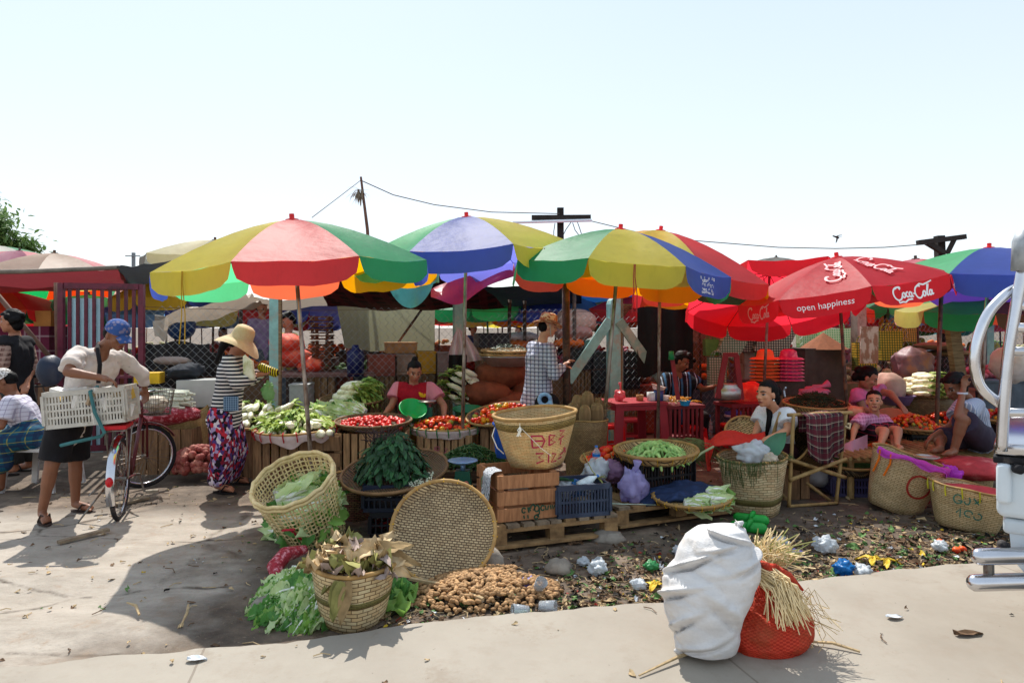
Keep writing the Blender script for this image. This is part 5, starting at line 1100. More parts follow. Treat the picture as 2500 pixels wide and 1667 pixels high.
c=P(1778,974,8.25);mb=MB();mb.lathe([(.001,0),(.15,0),(.165,.02),(.165,.12),(.12,.17),(.13,.185),(.001,.18)],28,M4(c));tag(mb.build('cooking_pot',ALU,origin=c,smooth=True),'shiny steel cooking pot under the red frame','pot')
c=P(1832,968,8.6);ellsack('deep orange sack behind the seated woman in white',c,(.24,.2,.19),REDS,.2,8,.1)
for i,(x,y,r,h,m,lb)in enumerate(((1590,962,.05,.10,'milky_plastic','cloudy plastic jar on the red table'),(1562,966,.042,.07,'jar_brown','small jar of brown sauce on the red table'),(1625,974,.045,.06,'jar_white','white cup at the edge of the red table'),(1608,955,.055,.12,'jar_blue','blue banded tin on the red table'))):
 c=P(x,y,8.05);c.z=TZ+.002;mt=M(m,{'milky_plastic':'#b8c4c8','jar_brown':'#9a7048','jar_white':'#c8b8b4','jar_blue':'#2c4a80'}[m],.35,.1,9,0);mb=MB();mb.lathe([(.001,0),(r,0),(r*1.06,h),(r*.98,h),(r*.9,.01),(.001,.01)],18,M4(c));tag(mb.build('jar',mt,origin=c,smooth=True),lb,'jar')
c=P(1606,948,8.05);c.z=TZ+.125;basin('tilted white bowl resting on the blue banded tin',c,.085,.05,M('enamel_white','#b8aca4',.3),(.25,0,1))
c=P(1513,962,8.0);c.z=TZ+.07;crumple('plastic_bag','knotted plastic bag of pink sweets on the red table','bag',c,(.07,.06,.065),Mcloth('plastic_sweet','#d86a72',.3,.3,.8),21,.35,tail=(.0,0,.15))
c=g1+V((-.02,-.05,H1));mb=MB()
for i in range(70):a=U(0,6.28);p=c+V((G01(0,.1),G01(0,.06),.02+U(0,.05)));mb.tube([p,p+V((.05*math.cos(a),.05*math.sin(a),.02)),p+V((.08*math.cos(a+.6),.08*math.sin(a+.6),0))],.006,4,i%2)
tag(mb.build('noodles',[M('noodle_pale','#b8a878',.6),M('noodle_gold','#b8841c',.6)],origin=c),'heap of pale and golden noodles on the cabinet before the cook','noodles',kind='stuff')
c=P(1672,985,7.95);mb=MB();mb.lathe([(.001,0),(.05,0),(.065,.055),(.07,.055),(.048,.006),(.001,.006)],8,M4(V((c.x,c.y,H1+.0)),rotz(.4)));tag(mb.build('small_basket',M('basket_cyan','#1c7fae',.4,.1,6,.1),origin=c),'small bright blue basket at the edge of the noodle cabinet','basket')
c=G(1796,1062);ck=thing('cooler_bucket','grey cooler bucket with a blue lid before the slatted cabinet','bucket',c);mb=MB();mb.lathe([(.001,0),(.13,0),(.145,.27),(.001,.27)],26,M4(c));mb.build('body',M('bucket_grey','#4c4c68',.4),ck,smooth=True);mb=MB();mb.lathe([(.146,.26),(.158,.265),(.158,.30),(.146,.305)],26,M4(c));mb.build('white_band',M('band_white','#b8a4b0',.4),ck,smooth=True);mb=MB();mb.lathe([(.155,.305),(.15,.34),(.03,.35),(.03,.37),(.001,.37)],26,M4(c));mb.build('lid',M('lid_blue','#303a90',.35),ck,smooth=True)
bottle('tall clear bottle with a blue lid on the ground beside the thin pole',G(1732,1068),.042,.32,CLEAR,BLUEP,None,M('paper_white','#a8aab4',.5));tray('pale flat tray leaning beside the red net',P(1815,1058,6.7),.17,(-.3,-.7,.6),.04,WV['tan'])
# RIGHT FRONT
a0,a1=V((2.06,5.80,.0)),V((2.03,5.78,.475));t,Mx,L,sf=basket('tall pale basket with crumpled white bags and a green leaf inside',a0,a1,.205,.285,Mweave('weave_brick','#decba4','#ccb088','#846a40',.062,.021,.12,trans=.15),.5,band=(.11,.16,GBAND),wob=.06,rr=.010)
crumple('plastic_bag','large crumpled white bag stuffed in the mouth of the tall pale basket','bag',a1+V((.0,-.05,.03)),(.14,.12,.10),BAGM,31,.4);crumple('plastic_bag','small dirty white bag at the lip of the tall pale basket','bag',a1+V((.09,-.18,.0)),(.06,.06,.055),M('bag_dirty','#a89c8a',.6,.3,9,.3),33,.4)
mb=MB();mb.leaf(a1+V((.12,.02,-.02)),(.35,-.1,.5),(-.6,-.7,.3),.28,.16,.1,.1,0,5,4);mb.leaf(a1+V((.0,.1,.02)),(.7,.0,.2),(0,-.6,1),.25,.13,.1,.1,0,5,4);tag(mb.build('banana_leaf',Mcloth('leaf_bluegreen','#4a7d62',.2,.5,.2),origin=a1,smooth=True),'folded blue green banana leaf in the tall pale basket','leaf')
mb=MB()
for i in range(60):a=-2.2+G01(0,.35);p=sf(a,L,.004);mb.tube([p+V((0,0,.015)),p+V((U(-.01,.01),-.01,-.04)),sf(a+U(-.1,.1),L-U(.06,.22),.008)],.0022,3)
for i in range(60):a=U(3.2,6.2);p=sf(a,L,-.0);mb.tube([p+V((0,0,-.01)),p+V((U(-.04,.04),-.012,.015)),p+V((U(-.06,.06),-.01,-.01))],.0025,3)
tag(mb.build('grass_wisps',M('herb_wisp','#4a5a34',.8),origin=a1),'wilted grass wisps trailing over the rim of the tall pale basket','grass',kind='stuff')
NETM=Mcloth('net_cloth_red','#c93226',.35,.7,.8)
def redn(u,v):
 xs=(1718,1745,1800,1868);k=min(2.999,u*3);i=int(k);x=lerp(xs[i],xs[i+1],k-i);top=lerp(1068,1052,u)+8*math.sin(u*9);bot=lerp(1148,1092,min(1,max(0,(u-.12)/.2)));bot=1150 if u<.12 else bot-8*u
 return P(x+(8*v if u<.15 else 0),lerp(top,bot,v),6.12-.22*v+.03*noise.noise(V((u*8,v*5,2))))
mb=MB();mb.grid(redn,30,14);tag(mb.build('red_net',NETM,origin=redn(.5,.5),smooth=True),'bright red net cloth draped over the back of the tall pale basket','net').modifiers.new('thickness','SOLIDIFY').thickness=.012
mb=MB();mb.tube([P(1683,1130,5.7),P(1712,1106,5.75),P(1742,1090,5.85)],.010,6);tag(mb.build('stalk',M('stalk_green','#8f9a72',.7),origin=P(1712,1106,5.75)),'pale green stalk poking out beside the red net','stalk')
bs=thing('bamboo_stand','folding bamboo stand with crossed bars beside the tall pale basket','stand',G(1985,1237))
def bam(nm,a,b,r=.016):mb=MB();a,b=V(a),V(b);mb.tube([a.lerp(b,k/8)for k in range(9)],[r*(1.12 if k%3==0 else 1)for k in range(9)],8);mb.build(nm,BAMB,bs,smooth=True)
fl,fr=G(1926,1237),G(2041,1229);tl_,tr2=V((fl.x+.04,fl.y-.0,.80)),V((fr.x+.09,fr.y,.81));dpv=V((-.12,.42,0))
bam('leg',fl,tl_);bam('leg',fr,tr2);bam('leg',fl+dpv+V((.0,.1,0)),tl_+dpv*.4);bam('leg',fr+dpv,tr2+dpv*.4)
bam('top_bar',tl_+V((-.05,0,.0)),tr2+V((.05,0,0)),.015);bam('crossbar',fl.lerp(tl_,.50)+V((-.03,-.02,.02)),fr.lerp(tr2,.29)+V((.05,-.02,0)),.017);bam('crossbar',fl.lerp(tl_,.30)+V((-.02,-.035,0)),fr.lerp(tr2,.5)+V((.03,-.035,0)),.017);bam('crossbar',fl+V((0,-.02,.012)),fr+V((.0,-.02,.012)),.013);bam('brace',fl+dpv+V((0,0,.45)),fr+V((0,.1,.0)),.014);bam('brace',fl+V((0,0,.05)),fl+dpv+V((-.05,0,.3)),.012)
mb=MB();mb.tube([tr2+V((-.02,-.02,-.12)),tr2+V((.015,-.03,-.14)),tr2+V((.03,-.01,-.1)),tr2+V((.0,-.02,-.1))],.012,6);mb.build('rope_knot',M('rope','#b8a684',.9),bs)
def plm(m):return plaid(m,lin('#2c1a22'),[(.09,.4,lin('#56202a'),.7,0),(.09,.06,lin('#a89a88'),.7,.5),(.045,.05,lin('#6d655c'),.6,.2)],'UV',(0,1))
PLDM=Mpattern('plaid_cloth',plm,.85,.4)
def scarf(u,v):
 p=(tl_+V((.07,0,.018))).lerp(tr2+V((-.07,0,.018)),u);s=v*.62-.22;f=.035*math.sin(u*17+.8)*min(1,abs(s)*6)
 return p+(V((.06*s*(1-u),-.02-.02*math.cos(u*5)+f*.6-.05,-s*(.85+.28*math.sin(u*3.2))))if s>0 else V((0,.03+f*.5,s*.8)))
mb=MB();mb.grid(scarf,44,20,0,False,.55,.62);tag(mb.build('plaid_cloth',PLDM,origin=scarf(.5,.3),smooth=True),'dark red plaid cloth hung over the bamboo stand','cloth').modifiers.new('thickness','SOLIDIFY').thickness=.006
HER=Mweave('weave_herring','#8a6c40','#6f5530','#2f2212',.09,.02,.25);ha,hb=P(1905,1140,6.3),P(1968,1068,6.25)
basket('brown herringbone basket tipped over behind the bamboo stand',P(1990,1118,6.35),P(1925,1072,6.2),.15,.25,HER,.4,rr=.01)
ellsack('white sack slumped behind the bamboo stand',P(2000,1150,6.6),(.22,.18,.15),M('sack_white','#a9abb0',.7,.15,7,.3),.2,4)
def pinksheet(u,v):return P(lerp(1975,2118,u),lerp(lerp(1118,1060,u),lerp(1175,1092,u)+8*math.sin(u*8),v),6.55+.1*math.sin(u*7)+.15*(1-v))
mb=MB();mb.grid(pinksheet,24,10);tag(mb.build('plastic_sheet',Mcloth('plastic_rose','#c49aa8',.4,.3,.8,.5),origin=pinksheet(.5,.5),smooth=True),'pinkish plastic sheet spread from the bamboo stand to the girl','sheet')
a0,a1=V((3.30,5.92,0)),V((3.43,5.88,.45));t,Mx,L,sf=basket('tall bamboo basket with a painted red circle and purple net on its rim',a0,a1,.215,.30,WV['ok'],.55,wob=.06,rr=.012)
omap=lambda x,y,off:sf(-1.62+x/.26,.27+y,.006);OR_=M('red_oxide','#8e2c22',.8,.2,30,0)
ribbons([arc(-.0,.0,.085,.095,0,360,20),arc(.2,-.02,.05,.1,60,200,10),[(.16,-.06),(.2,-.12)],arc(.2,-.13,.03,.03,0,300,8)],.017,omap,'painted_mark',OR_,t,.002)
mb=MB();OT_=M('orange_ribbon','#d86a10',.6)
for a in(-2.9,-2.55):mb.tube([sf(a,L,.014),sf(a+.03,L-.08,.014),sf(a-.05,L-.2,.02)],.008,5)
mb.build('ribbon',OT_,t)
def pnet(u,v):
 a=-3.0+3.1*u;d=.0+(.05+.16*max(0,u-.5)+.02*math.sin(u*19))*v;p=sf(a,L-d+.02,.010+.012*v+.02*noise.noise(V((u*9,v*3,8)))*v);return p+V((0,0,.014*noise.noise(V((u*14,v*5,3)))))
mb=MB();mb.grid(pnet,40,10);tag(mb.build('purple_net',Mcloth('net_purple','#d458d8',.6,.6,.8,.3),origin=pnet(.5,.5),smooth=True),'bright purple net draped along the rim of the marked basket','net')
crumple('purple_bundle','bunched end of purple net at the corner of the marked basket','net',sf(-.25,L-.05,.05),(.09,.06,.08),Mcloth('net_purple'),12,.5)
a0,a1=V((3.56,5.36,.0)),V((3.60,5.36,.31));t,Mx,L,sf=basket('squat square bamboo basket with green letters and red lining',a0,a1,.22,.29,WV['ok'],.75,wob=.05,rr=.010);mb=MB()
for k in range(16):a=6.28*k/16;mb.tube([sf(a,L+.005,.0),sf(a+.02,L-.03,.012),sf(a+.04,L-.075,.014)],.006,4)
mb.build('tie',M('tie_lime','#a8a01c',.6),t);gm=lambda x,y,off:sf(-2.25+x/.28,.19+y,.006)
ribbons([arc(-.05,.04,.03,.035,20,340,9),[(-.05,.03),(-.02,.03)],arc(.01,.04,.02,.03,200,420,8),[(.05,.07),(.09,.03)],[(.06,.03),(.1,.07)],[(-.06,-.06),(-.03,-.02),(-.03,-.09)],arc(.03,-.05,.03,.025,0,300,8),arc(.1,-.06,.03,.025,180,460,8)],.010,gm,'painted_letters',M('ink_teal','#3a6a5c',.8),t,.002)
mb=MB();mb.lathe([(.001,-.06),(.15,-.055),(.25,-.01),(.27,.0)],28,M4(a1-V((0,0,.03))));tag(mb.build('red_lining',M('lining_red','#b23c42',.8,.25,9,.5),origin=a1,smooth=True),'dusty red sheet lining the squat basket','sheet')
ellsack('flattened red net sack lying beside the squat basket',P(2372,1142,6.0),(.33,.3,.09),M('net_dullred','#9c2f34',.75,.3,12,.6,c2='#b86a66',thr=.58),.1,3);basket('small pale basket at the edge of the red net sack',(4.10,6.1,0),(4.10,6.1,.3),.14,.18,WV['ok'])
c=G(2092,1212);plastic_crate('dusky violet slotted crate under the tray of green stalks',c+V((0,.15,0)),(.42,.34,.19),-.1,VIOL,(16,10));tv,TV=tray('open woven tray of dark green stalks on the violet crate',c+V((-.02,.12,.20)),.25,(0,-.1,1),.10,Mweave('weave_cross','#9c8560','#7d6848','#32281a',.02,.02,.3));mb=MB()
for i in range(260):p=TV@V((G01(.05,.08),G01(0,.07),U(.03,.12)));a=U(-.5,.5);d=V((math.cos(a),math.sin(a),G01(0,.2)))*.07;mb.tube([p-d,p,p+d],.0035,3)
tag(mb.build('green_stalks',M('stalk_dark','#3d5428',.6),origin=TV@V((0,0,.05))),'dark green stalks piled in the tray on the violet crate','stalks',kind='stuff')
c=P(2228,1050,7.3);tr7,T7=tray('wide tray of small orange tomatoes beside the girl',c,.30,(0,-.08,1),.06,WV['tan']);tomatoes(150,T7,.27,.13,(3,8,3,.3),'','',.03,.85,False);plastic_crate('dark slotted crate under the tomatoes beside the girl',V((c.x+.1,7.3,.0)),(.5,.36,c.z-.01),.1,BLKP,(14,10),rows=3)
c=P(2150,1106,6.7);tomatoes(60,M4(c),.17,.10,(3,9,1,.3),'','',.0,.95,False);plastic_crate('low dark crate holding loose tomatoes beside the girl',V((c.x,c.y,0)),(.36,.3,c.z),.1,BLKP,(10,8))
c=P(2308,1040,7.9);tray('far tray of red tomatoes beside the thin brown pole',c,.33,(0,-.06,1),.06);tomatoes(90,M4(c),.29,.12,(7,6,2,0),'','',.03,1,False);plastic_crate('black crate under the far tray of red tomatoes',V((c.x,7.9,0)),(.5,.36,c.z),.1,BLKP,(14,10),rows=3)
c=P(2462,1030,7.4);tray('tray of red tomatoes behind the steel ladder',c,.40,(0,-.06,1),.06);tomatoes(120,M4(c),.36,.10,(7,4,3,0),'','',.03,1,False);plastic_crate('black crate under the tomatoes behind the ladder',V((c.x,7.4,0)),(.6,.4,c.z),.1,BLKP,(14,10),rows=3)
c=P(2190,1024,7.6);basin('dusty orange winnowing dish between the two women and the tomatoes',c,.19,.05,M('dish_orange','#a8583c',.7,.2,9,.2),(0,-.3,1));c=P(2190,988,8.1);basin('dull violet basin behind the woman in pink',c,.19,.11,M('basin_violet','#5c4a70',.5))
c=P(2248,1015,8.3)*V((1,1,0));plastic_crate('black crate of pale roots behind the thin brown pole',c+V((.18,0,.32)),(.55,.36,.2),.1,BLKP,(14,10));wood_crate('dark box under the black crate of roots',c+V((.18,0,0)),(.55,.4,.315),.1,CRW2,5)
mb=MB();[mb.ell(c+V((.18+U(-.22,.22),U(-.12,.12),.50+U(0,.04))),(U(.03,.06),.03,.03),rotz(U(0,3)),8)for i in range(22)];tag(mb.build('roots',M('ginger','#b8956a',.7,.2,12,.3),origin=c,smooth=True),'pale roots heaped in the black crate behind the pole','roots',kind='stuff')
c=P(2250,965,8.4);radtray('long low tray of cream radishes in front of the bundled sack','cream radish on the long low tray','cream radishes at the right',c,.38,24,1.25,-.9,leaves=70,lab3='radish tops on the long low tray at the right');basket('brown hamper under the cream radishes',V((c.x,c.y,0)),V((c.x,c.y,c.z)),.28,.34,WV['old'])
mb=MB();ellsack('round translucent bundle leaning on the fence at the right',P(2228,892,8.9),(.27,.24,.24),M('bundle_mauve','#6b4a50',.5,.35,5,.4,c2='#8d5a3c',thr=.58),.3,6,.2)
ellsack('pale sack of grain behind the woman in pink',P(2170,950,8.3),(.20,.18,.2),M('sack_rose','#a88a7c',.8,.2,9,.3),0,5)
c=P(1992,1000,7.3);th_,TH=tray('big tray heaped with dark green herbs behind the seated woman',c,.33,(0,-.08,1),.07,WV['tan']);basket('brown hamper under the tray of dark green herbs',V((c.x,c.y,0)),V((c.x,c.y,c.z-.0)),.24,.28,WV['old']);mb=MB()
for i in range(600):a=U(0,6.28);q=math.sqrt(U(0,1))*.27;p=TH@V((q*math.cos(a),q*math.sin(a),.05+.13*(1-(q/.27)**1.7)));d=V((G01(0,.03),G01(0,.03),G01(0,.012)));mb.tube([p-d,p+d],.004,3)
tag(mb.build('dark_herbs',M('herb_blackgreen','#27331c',.7,.3,20,0),origin=c),'dark green herbs heaped on the big tray behind the seated woman','herbs',kind='stuff')
crumple('plastic_bag','pink plastic bag with handles on the back of the herb tray','bag',P(1988,958,7.55),(.16,.08,.07),BAGP,15,.4,tail=(.16,0,.1));crumple('fruit_pile','pale orange cloth bundle beside the girl','bundle',P(2088,1004,7.0),(.09,.07,.06),M('peach','#c98a6a',.7),18,.3)
tag(REST.build('tomatoes',TM,origin=P(2228,1050,7.3),smooth=True),'remaining small tomatoes on the trays at the right side of the market','tomatoes',kind='stuff')
# SACKS ON THE PAVEMENT
SW=N('sack_woven_white');co=SW.co();f1=SW.noise(SW.co(scale=(1,1,3)),5,5,.65);cw=SW.ramp(f1,[(.35,lin('#bebcbb')),(.65,lin('#d2d0cf'))]);f2=SW.noise(SW.co(scale=(1,1,2.2)),3.2,6,.7)
cw=SW.mix(SW.ramp(f2,[(.52,(0,0,0)),(.7,(.55,.55,.55))]),cw,lin('#b9a58c'));f3=SW.noise(co,9,6,.75);cw=SW.mix(SW.ramp(f3,[(.66,(0,0,0)),(.72,(.5,.5,.5))]),cw,lin('#9a8a88'));SW.col(cw);SW.set(.55,.3);SW.bump(SW.math('ADD',SW.noise(SW.co(scale=(1,1,.5)),9,7,.62),SW.math('MULTIPLY',SW.noise(SW.co(scale=(1,1,5)),60,2),.12)),.55,.03);SW.translucent(lin('#c8c4c0'),.12);SWM=SW.m
def rowpx(y,x0,x1,Y,dd=None):a,b=P(x0,y,Y),P(x1,y,Y);return((a+b)/2,(b-a).length/2,dd)
ws=thing('woven_sack','bulging dirty white woven sack standing on the pavement edge','sack',V((.88,3.17,.05)))
blob('sack_body',None,None,[rowpx(1588,1668,1772,3.16,.07),rowpx(1578,1650,1796,3.16,.13),rowpx(1545,1640,1806,3.17,.16),rowpx(1500,1622,1808,3.18,.18),rowpx(1450,1612,1834,3.18,.19),rowpx(1405,1622,1850,3.19,.19),rowpx(1372,1650,1851,3.19,.18),rowpx(1335,1660,1846,3.2,.16),rowpx(1308,1672,1832,3.2,.12),rowpx(1288,1700,1822,3.2,.09),rowpx(1279,1742,1806,3.2,.04)],SWM,ws,90,.75,.022,4,nv=90,fs=3.6,folds=[(.58,.60,.9,.013,.09,1.9),(.56,.42,.6,.013,.08,1.8),(.60,.28,.8,.014,.08,1.5),(.70,.86,-.5,.014,.16,2.0),(.80,.35,-.9,.022,.09,1.1),(.66,.14,.5,.02,.14,1.2),(.9,.62,.3,.02,.12,1.0),(.74,.74,.4,.015,.08,.9)])
mb=MB()
for(x,y),(dx,dy)in(((1657,1590),(-12,-6)),((1800,1283),(14,-12))):p=P(x,y,3.15 if y>1500 else 3.2);mb.tube([p+V((.01,.0,.01)),p,p+V((dx*.0018,-.01,-dy*.0018))],[.03,.022,.006],8)
mb.build('sack_corner',SWM,ws,smooth=True)
NR=N('net_red_mesh');uv=NR.co('UV');mpn=NR.n('Mapping');mpn.inputs['Scale'].default_value=(90,70,1);NR.l(uv,mpn.inputs[0]);ck_=NR.n('TexChecker');ck_.inputs['Scale'].default_value=1;NR.l(mpn.outputs[0],ck_.inputs[0])
nn_=NR.noise(NR.co(),9,6,.7);cr=NR.mix(ck_.outputs['Fac'],lin('#a82818'),lin('#c8442c'));cr=NR.mix(NR.ramp(nn_,[(.45,(0,0,0)),(.65,(.6,.6,.6))]),cr,lin('#8a4a2c'));NR.col(cr);NR.set(.65,.3);NR.bump(NR.noise(NR.co(scale=(1,1,1)),40,4),.9,.02);NR.translucent(lin('#d04a30'),.2)
ns=thing('net_sack','red net sack bursting with straw behind the white sack','sack',V((1.3,3.3,.05)))
blob('sack_body',None,None,[rowpx(1588,1800,1900,3.22,.07),rowpx(1578,1770,1960,3.24,.13),rowpx(1550,1752,1982,3.26,.17),rowpx(1510,1750,1984,3.28,.18),rowpx(1480,1780,1970,3.3,.17),rowpx(1440,1800,1930,3.32,.14),rowpx(1400,1822,1900,3.34,.10),rowpx(1375,1838,1892,3.35,.06),rowpx(1362,1845,1880,3.35,.03)],NR.m,ns,48,.75,.035,9,nv=40,fs=7)
STR=[M('straw_pale','#d8c398',.8,.2,9,0),M('straw_dull','#b8a274',.8,.2,9,0),M('straw_green','#8a8a50',.8,.2,9,0)]
mb=MB();k0=P(1880,1400,3.27)
for i in range(190):
 a=P(1858+G01(0,16),1392+G01(0,12),3.2);b=P(1935+G01(0,22),1500+G01(0,22),3.10+U(-.02,.05));m_=a.lerp(b,.5)+V((U(-.01,.03),-.05,.03+U(-.01,.02)));mb.tube([a,m_,b],.0028,4,RN.choice((0,0,1)),caps=False)
for i in range(170):
 p=P(1872+G01(0,26),1375+G01(0,10),3.3+G01(0,.04));d=V((G01(.02,.065),G01(0,.045),abs(G01(.07,.04))));mb.tube([p,p+d*.6+V((0,0,.01)),p+d*1.1+V((.02,0,-.01))],.0026,4,RN.choice((0,0,0,1,2)),caps=False)
for i in range(70):
 p=P(1820+U(0,60),1335+U(0,40),3.4);d=V((G01(0,.08),G01(0,.05),G01(.03,.04)));mb.tube([p,p+d],.003,4,0,caps=False)
for i in range(34):
 p=P(1950+U(-40,20),1440+U(0,100),3.25);e=V((U(.03,.15),U(-.12,.06),U(-.14,.0)));q=p+e;q.z=max(q.z,.056);mb.tube([p,p.lerp(q,.45)+V((0,0,U(.01,.09))),q,q+V((U(-.05,.08),U(-.06,.06),max(-.02,.054-q.z)))],.0018,3,RN.choice((0,1)),caps=False)
tag(mb.build('straw',STR,origin=k0),'dry straw stalks bursting from the red net sack','straw',kind='stuff')
mb=MB()
for a,b in(((1858,1372),(1885,1398)),((1862,1398),(1895,1378)),((1885,1390),(1950,1450)),((1890,1380),(1960,1440))):mb.tube([P(*a,3.2),P((a[0]+b[0])/2,(a[1]+b[1])/2-4,3.15),P(*b,3.17)],[.012,.02,.006],7)
mb.build('knot',NR.m,ns,smooth=True)
# PEOPLE
SK={k:M('skin_'+k,c,.5,.12,9,.08,spec=.4,rnd=0)for k,c in dict(dark='#744a34',mid='#94624a',tan='#b07c5e',light='#b8866c').items()}
HAIR=M('hair_black','#0b0909',.6,.2,20,.4,spec=.15,stretch=(1,1,.2));EYEW=M('eye_white','#8d827a',.3,0,5,0);EYED=M('eye_dark','#120c0a',.3,0,5,0);LIP=M('lips','#7a3a34',.5,.05,9,0)
TMP=bpy.data.scenes.new('workbench');TVL=TMP.view_layers[0]
def soup(mb,voxel,it=4,wr=0,ws=8,seed=0):
 me=mb.mesh('soup');ob=bpy.data.objects.new('soup',me);TMP.collection.objects.link(ob)
 m=ob.modifiers.new('r','REMESH');m.mode='VOXEL';m.voxel_size=voxel
 if it:s=ob.modifiers.new('s','SMOOTH');s.factor=.5;s.iterations=it
 TVL.update();dg=TVL.depsgraph;out=bpy.data.meshes.new_from_object(ob.evaluated_get(dg));bpy.data.objects.remove(ob);bpy.data.meshes.remove(me)
 if wr:
  vn=[v.normal.copy()for v in out.vertices]
  for v,n_ in zip(out.vertices,vn):
   c=v.co;k=noise.noise(V((c.x*ws,c.y*ws,c.z*ws*1.5+seed)))+.6*noise.noise(V((c.x*ws*2.3+c.z*6,c.y*ws*2,c.z*ws*1.2+seed+7)));v.co=c+n_*(wr*k)
 return out
def attach(name,me,mats,root):
 off=parent_off(root)
 me.transform(Matrix.Translation(-off));me.materials.clear()
 for m in(mats if isinstance(mats,list)else[mats]):me.materials.append(m)
 me.polygons.foreach_set('use_smooth',[True]*len(me.polygons));o=bpy.data.objects.new(name,me);COL.objects.link(o);o.parent=root;return o
def headframe(f,tilt=0):
 f=V(f).normalized();r=f.cross(V((0,0,1))).normalized();u=r.cross(f)
 if tilt:q=Matrix.Rotation(tilt,3,f);r,u=q@r,q@u
 return f,r,u
def person(label,base,J,f,skin='mid',sc=1.,top=None,bottom=None,hair='short',hat=None,vox=.0085,tilt=0,hs=1.,hands=True,curl=.6,shoes=None,group=None,fat=1.):
 root=thing('person',label,'person',base,group);J={k:V(v)for k,v in J.items()}
 f,r,u=headframe(f,tilt);H=J['head'];s=hs
 def hp(a,b,c):return H+r*(a*s)+f*(b*s)+u*(c*s)
 HM=Matrix((r,f,u)).transposed();b=MB()
 b.ell(hp(0,-.012,.03),(.074*s,.094*s,.088*s),HM,18);b.ell(hp(0,.022,-.03),(.062*s,.066*s,.085*s),HM,16);b.ell(hp(0,.062,-.092),(.028*s,.022*s,.022*s),HM,10)
 b.caps(hp(0,.088,.012),.009*s,hp(0,.106,-.026),.014*s,8);[b.ell(hp(q*.014,.096,-.03),.010*s,None,8)for q in(-1,1)]
 b.caps(hp(-.036,.078,.026),.012*s,hp(.036,.078,.026),.012*s,8);b.caps(hp(-.016,.085,-.064),.0105*s,hp(.016,.085,-.064),.0105*s,8);[b.ell(hp(q*.042,.062,-.02),(.022*s,.02*s,.02*s),HM,8)for q in(-1,1)]
 for q in(-1,1):b.ell(hp(q*.077,-.006,-.012),(.010*s,.02*s,.031*s),HM,8)
 mid=(J['shR']+J['shL'])/2;mh=(J['hipR']+J['hipL'])/2;sp=(mh-mid).normalized()
 b.caps(hp(0,-.02,-.05),.05*sc,J['neck'],.052*sc,12);b.caps(J['neck'],.055*sc,mid+sp*.05,.075*sc,12)
 def torso(mb,e,lo=1.0,flare=0):
  for q in('R','L'):
   sh,hp_=J['sh'+q],J['hip'+q]
   mb.caps(mid.lerp(sh,.52)+sp*.09*sc,.092*sc*fat+e,mid.lerp(mh,.62).lerp(sh.lerp(hp_,.62),.38),.092*sc*fat+e,14);mb.caps(mid.lerp(mh,.55).lerp(sh.lerp(hp_,.55),.4),.09*sc*fat+e,mh.lerp(hp_,.62)+sp*(lo-1)*.3,.098*sc*fat+e+flare,14)
   mb.caps(mid.lerp(sh,.25)+sp*.02,.055*sc+e,sh,.052*sc+e,12)
  mb.caps(mid+sp*.12,.10*sc*fat+e,mh+sp*(lo-1)*.3,.105*sc*fat+e+flare,14)
 torso(b,0)
 for q in('R','L'):
  b.caps(J['sh'+q],.050*sc,J['el'+q],.038*sc);b.caps(J['el'+q],.039*sc,J['ha'+q],.026*sc);fa_=J['ha'+q]-J['el'+q];b.caps(J['el'+q].lerp(J['ha'+q],.12),.041*sc,J['el'+q].lerp(J['ha'+q],.4),.036*sc)
  if 'kn'+q in J:
   b.caps(J['hip'+q],.088*sc,J['kn'+q],.055*sc);b.caps(J['kn'+q],.054*sc,J['an'+q],.034*sc);b.caps(J['kn'+q].lerp(J['an'+q],.15),.055*sc,J['kn'+q].lerp(J['an'+q],.45),.05*sc)
   if 'to'+q in J:
    a,t=J['an'+q],J['to'+q];d=t-a;b.caps(a+V((0,0,-.02)),.034*sc,a.lerp(t,.75),.032*sc);sd_=V((-d.y,d.x,0)).normalized()
    for k in range(5):b.caps(a.lerp(t,.7)+sd_*((k-2)*.013),.013*sc,t+sd_*((k-2)*.014)-d.normalized()*(.008*k),.009*sc,8)
  if hands:
   d=V(J.get('dir'+q,fa_)).normalized();w=J['ha'+q];pn=V(J.get('palm'+q,(0,-.3,-1))).normalized();sd_=d.cross(pn)
   sd_=sd_.normalized()if sd_.length>.1 else V((1,0,0));pn=sd_.cross(d).normalized()*(1 if sd_.cross(d).dot(pn)>0 else-1)
   b.caps(w,.024*sc,w+d*.03,.026*sc)
   for k in range(4):
    o=sd_*((k-1.5)*.019*sc);L_=(.036,.042,.039,.03)[k]*sc;kn=w+d*.078*sc+o;m1=kn+(d*math.cos(curl*.6)+pn*math.sin(curl*.6))*L_;m2=m1+(d*math.cos(curl*1.7)+pn*math.sin(curl*1.7))*L_*.9
    b.caps(w+d*.01+o*.6,.014*sc,kn,.0125*sc,8);b.caps(kn,.0105*sc,m1,.009*sc,8);b.caps(m1,.009*sc,m2,.007*sc,8)
   ts=-1 if q=='R' else 1
   t0=w+d*.025+sd_*(ts*.024*sc);t1=t0+(d*.6+sd_*ts*.7+pn*.35).normalized()*.035*sc;b.caps(t0,.013*sc,t1,.010*sc,8);b.caps(t1,.010*sc,t1+(d*.9+pn*.5).normalized()*.028*sc,.008*sc,8)
 me=soup(b,vox,3)
 o=attach('body',me,[SK[skin],EYEW,EYED,LIP],root);off=parent_off(root)
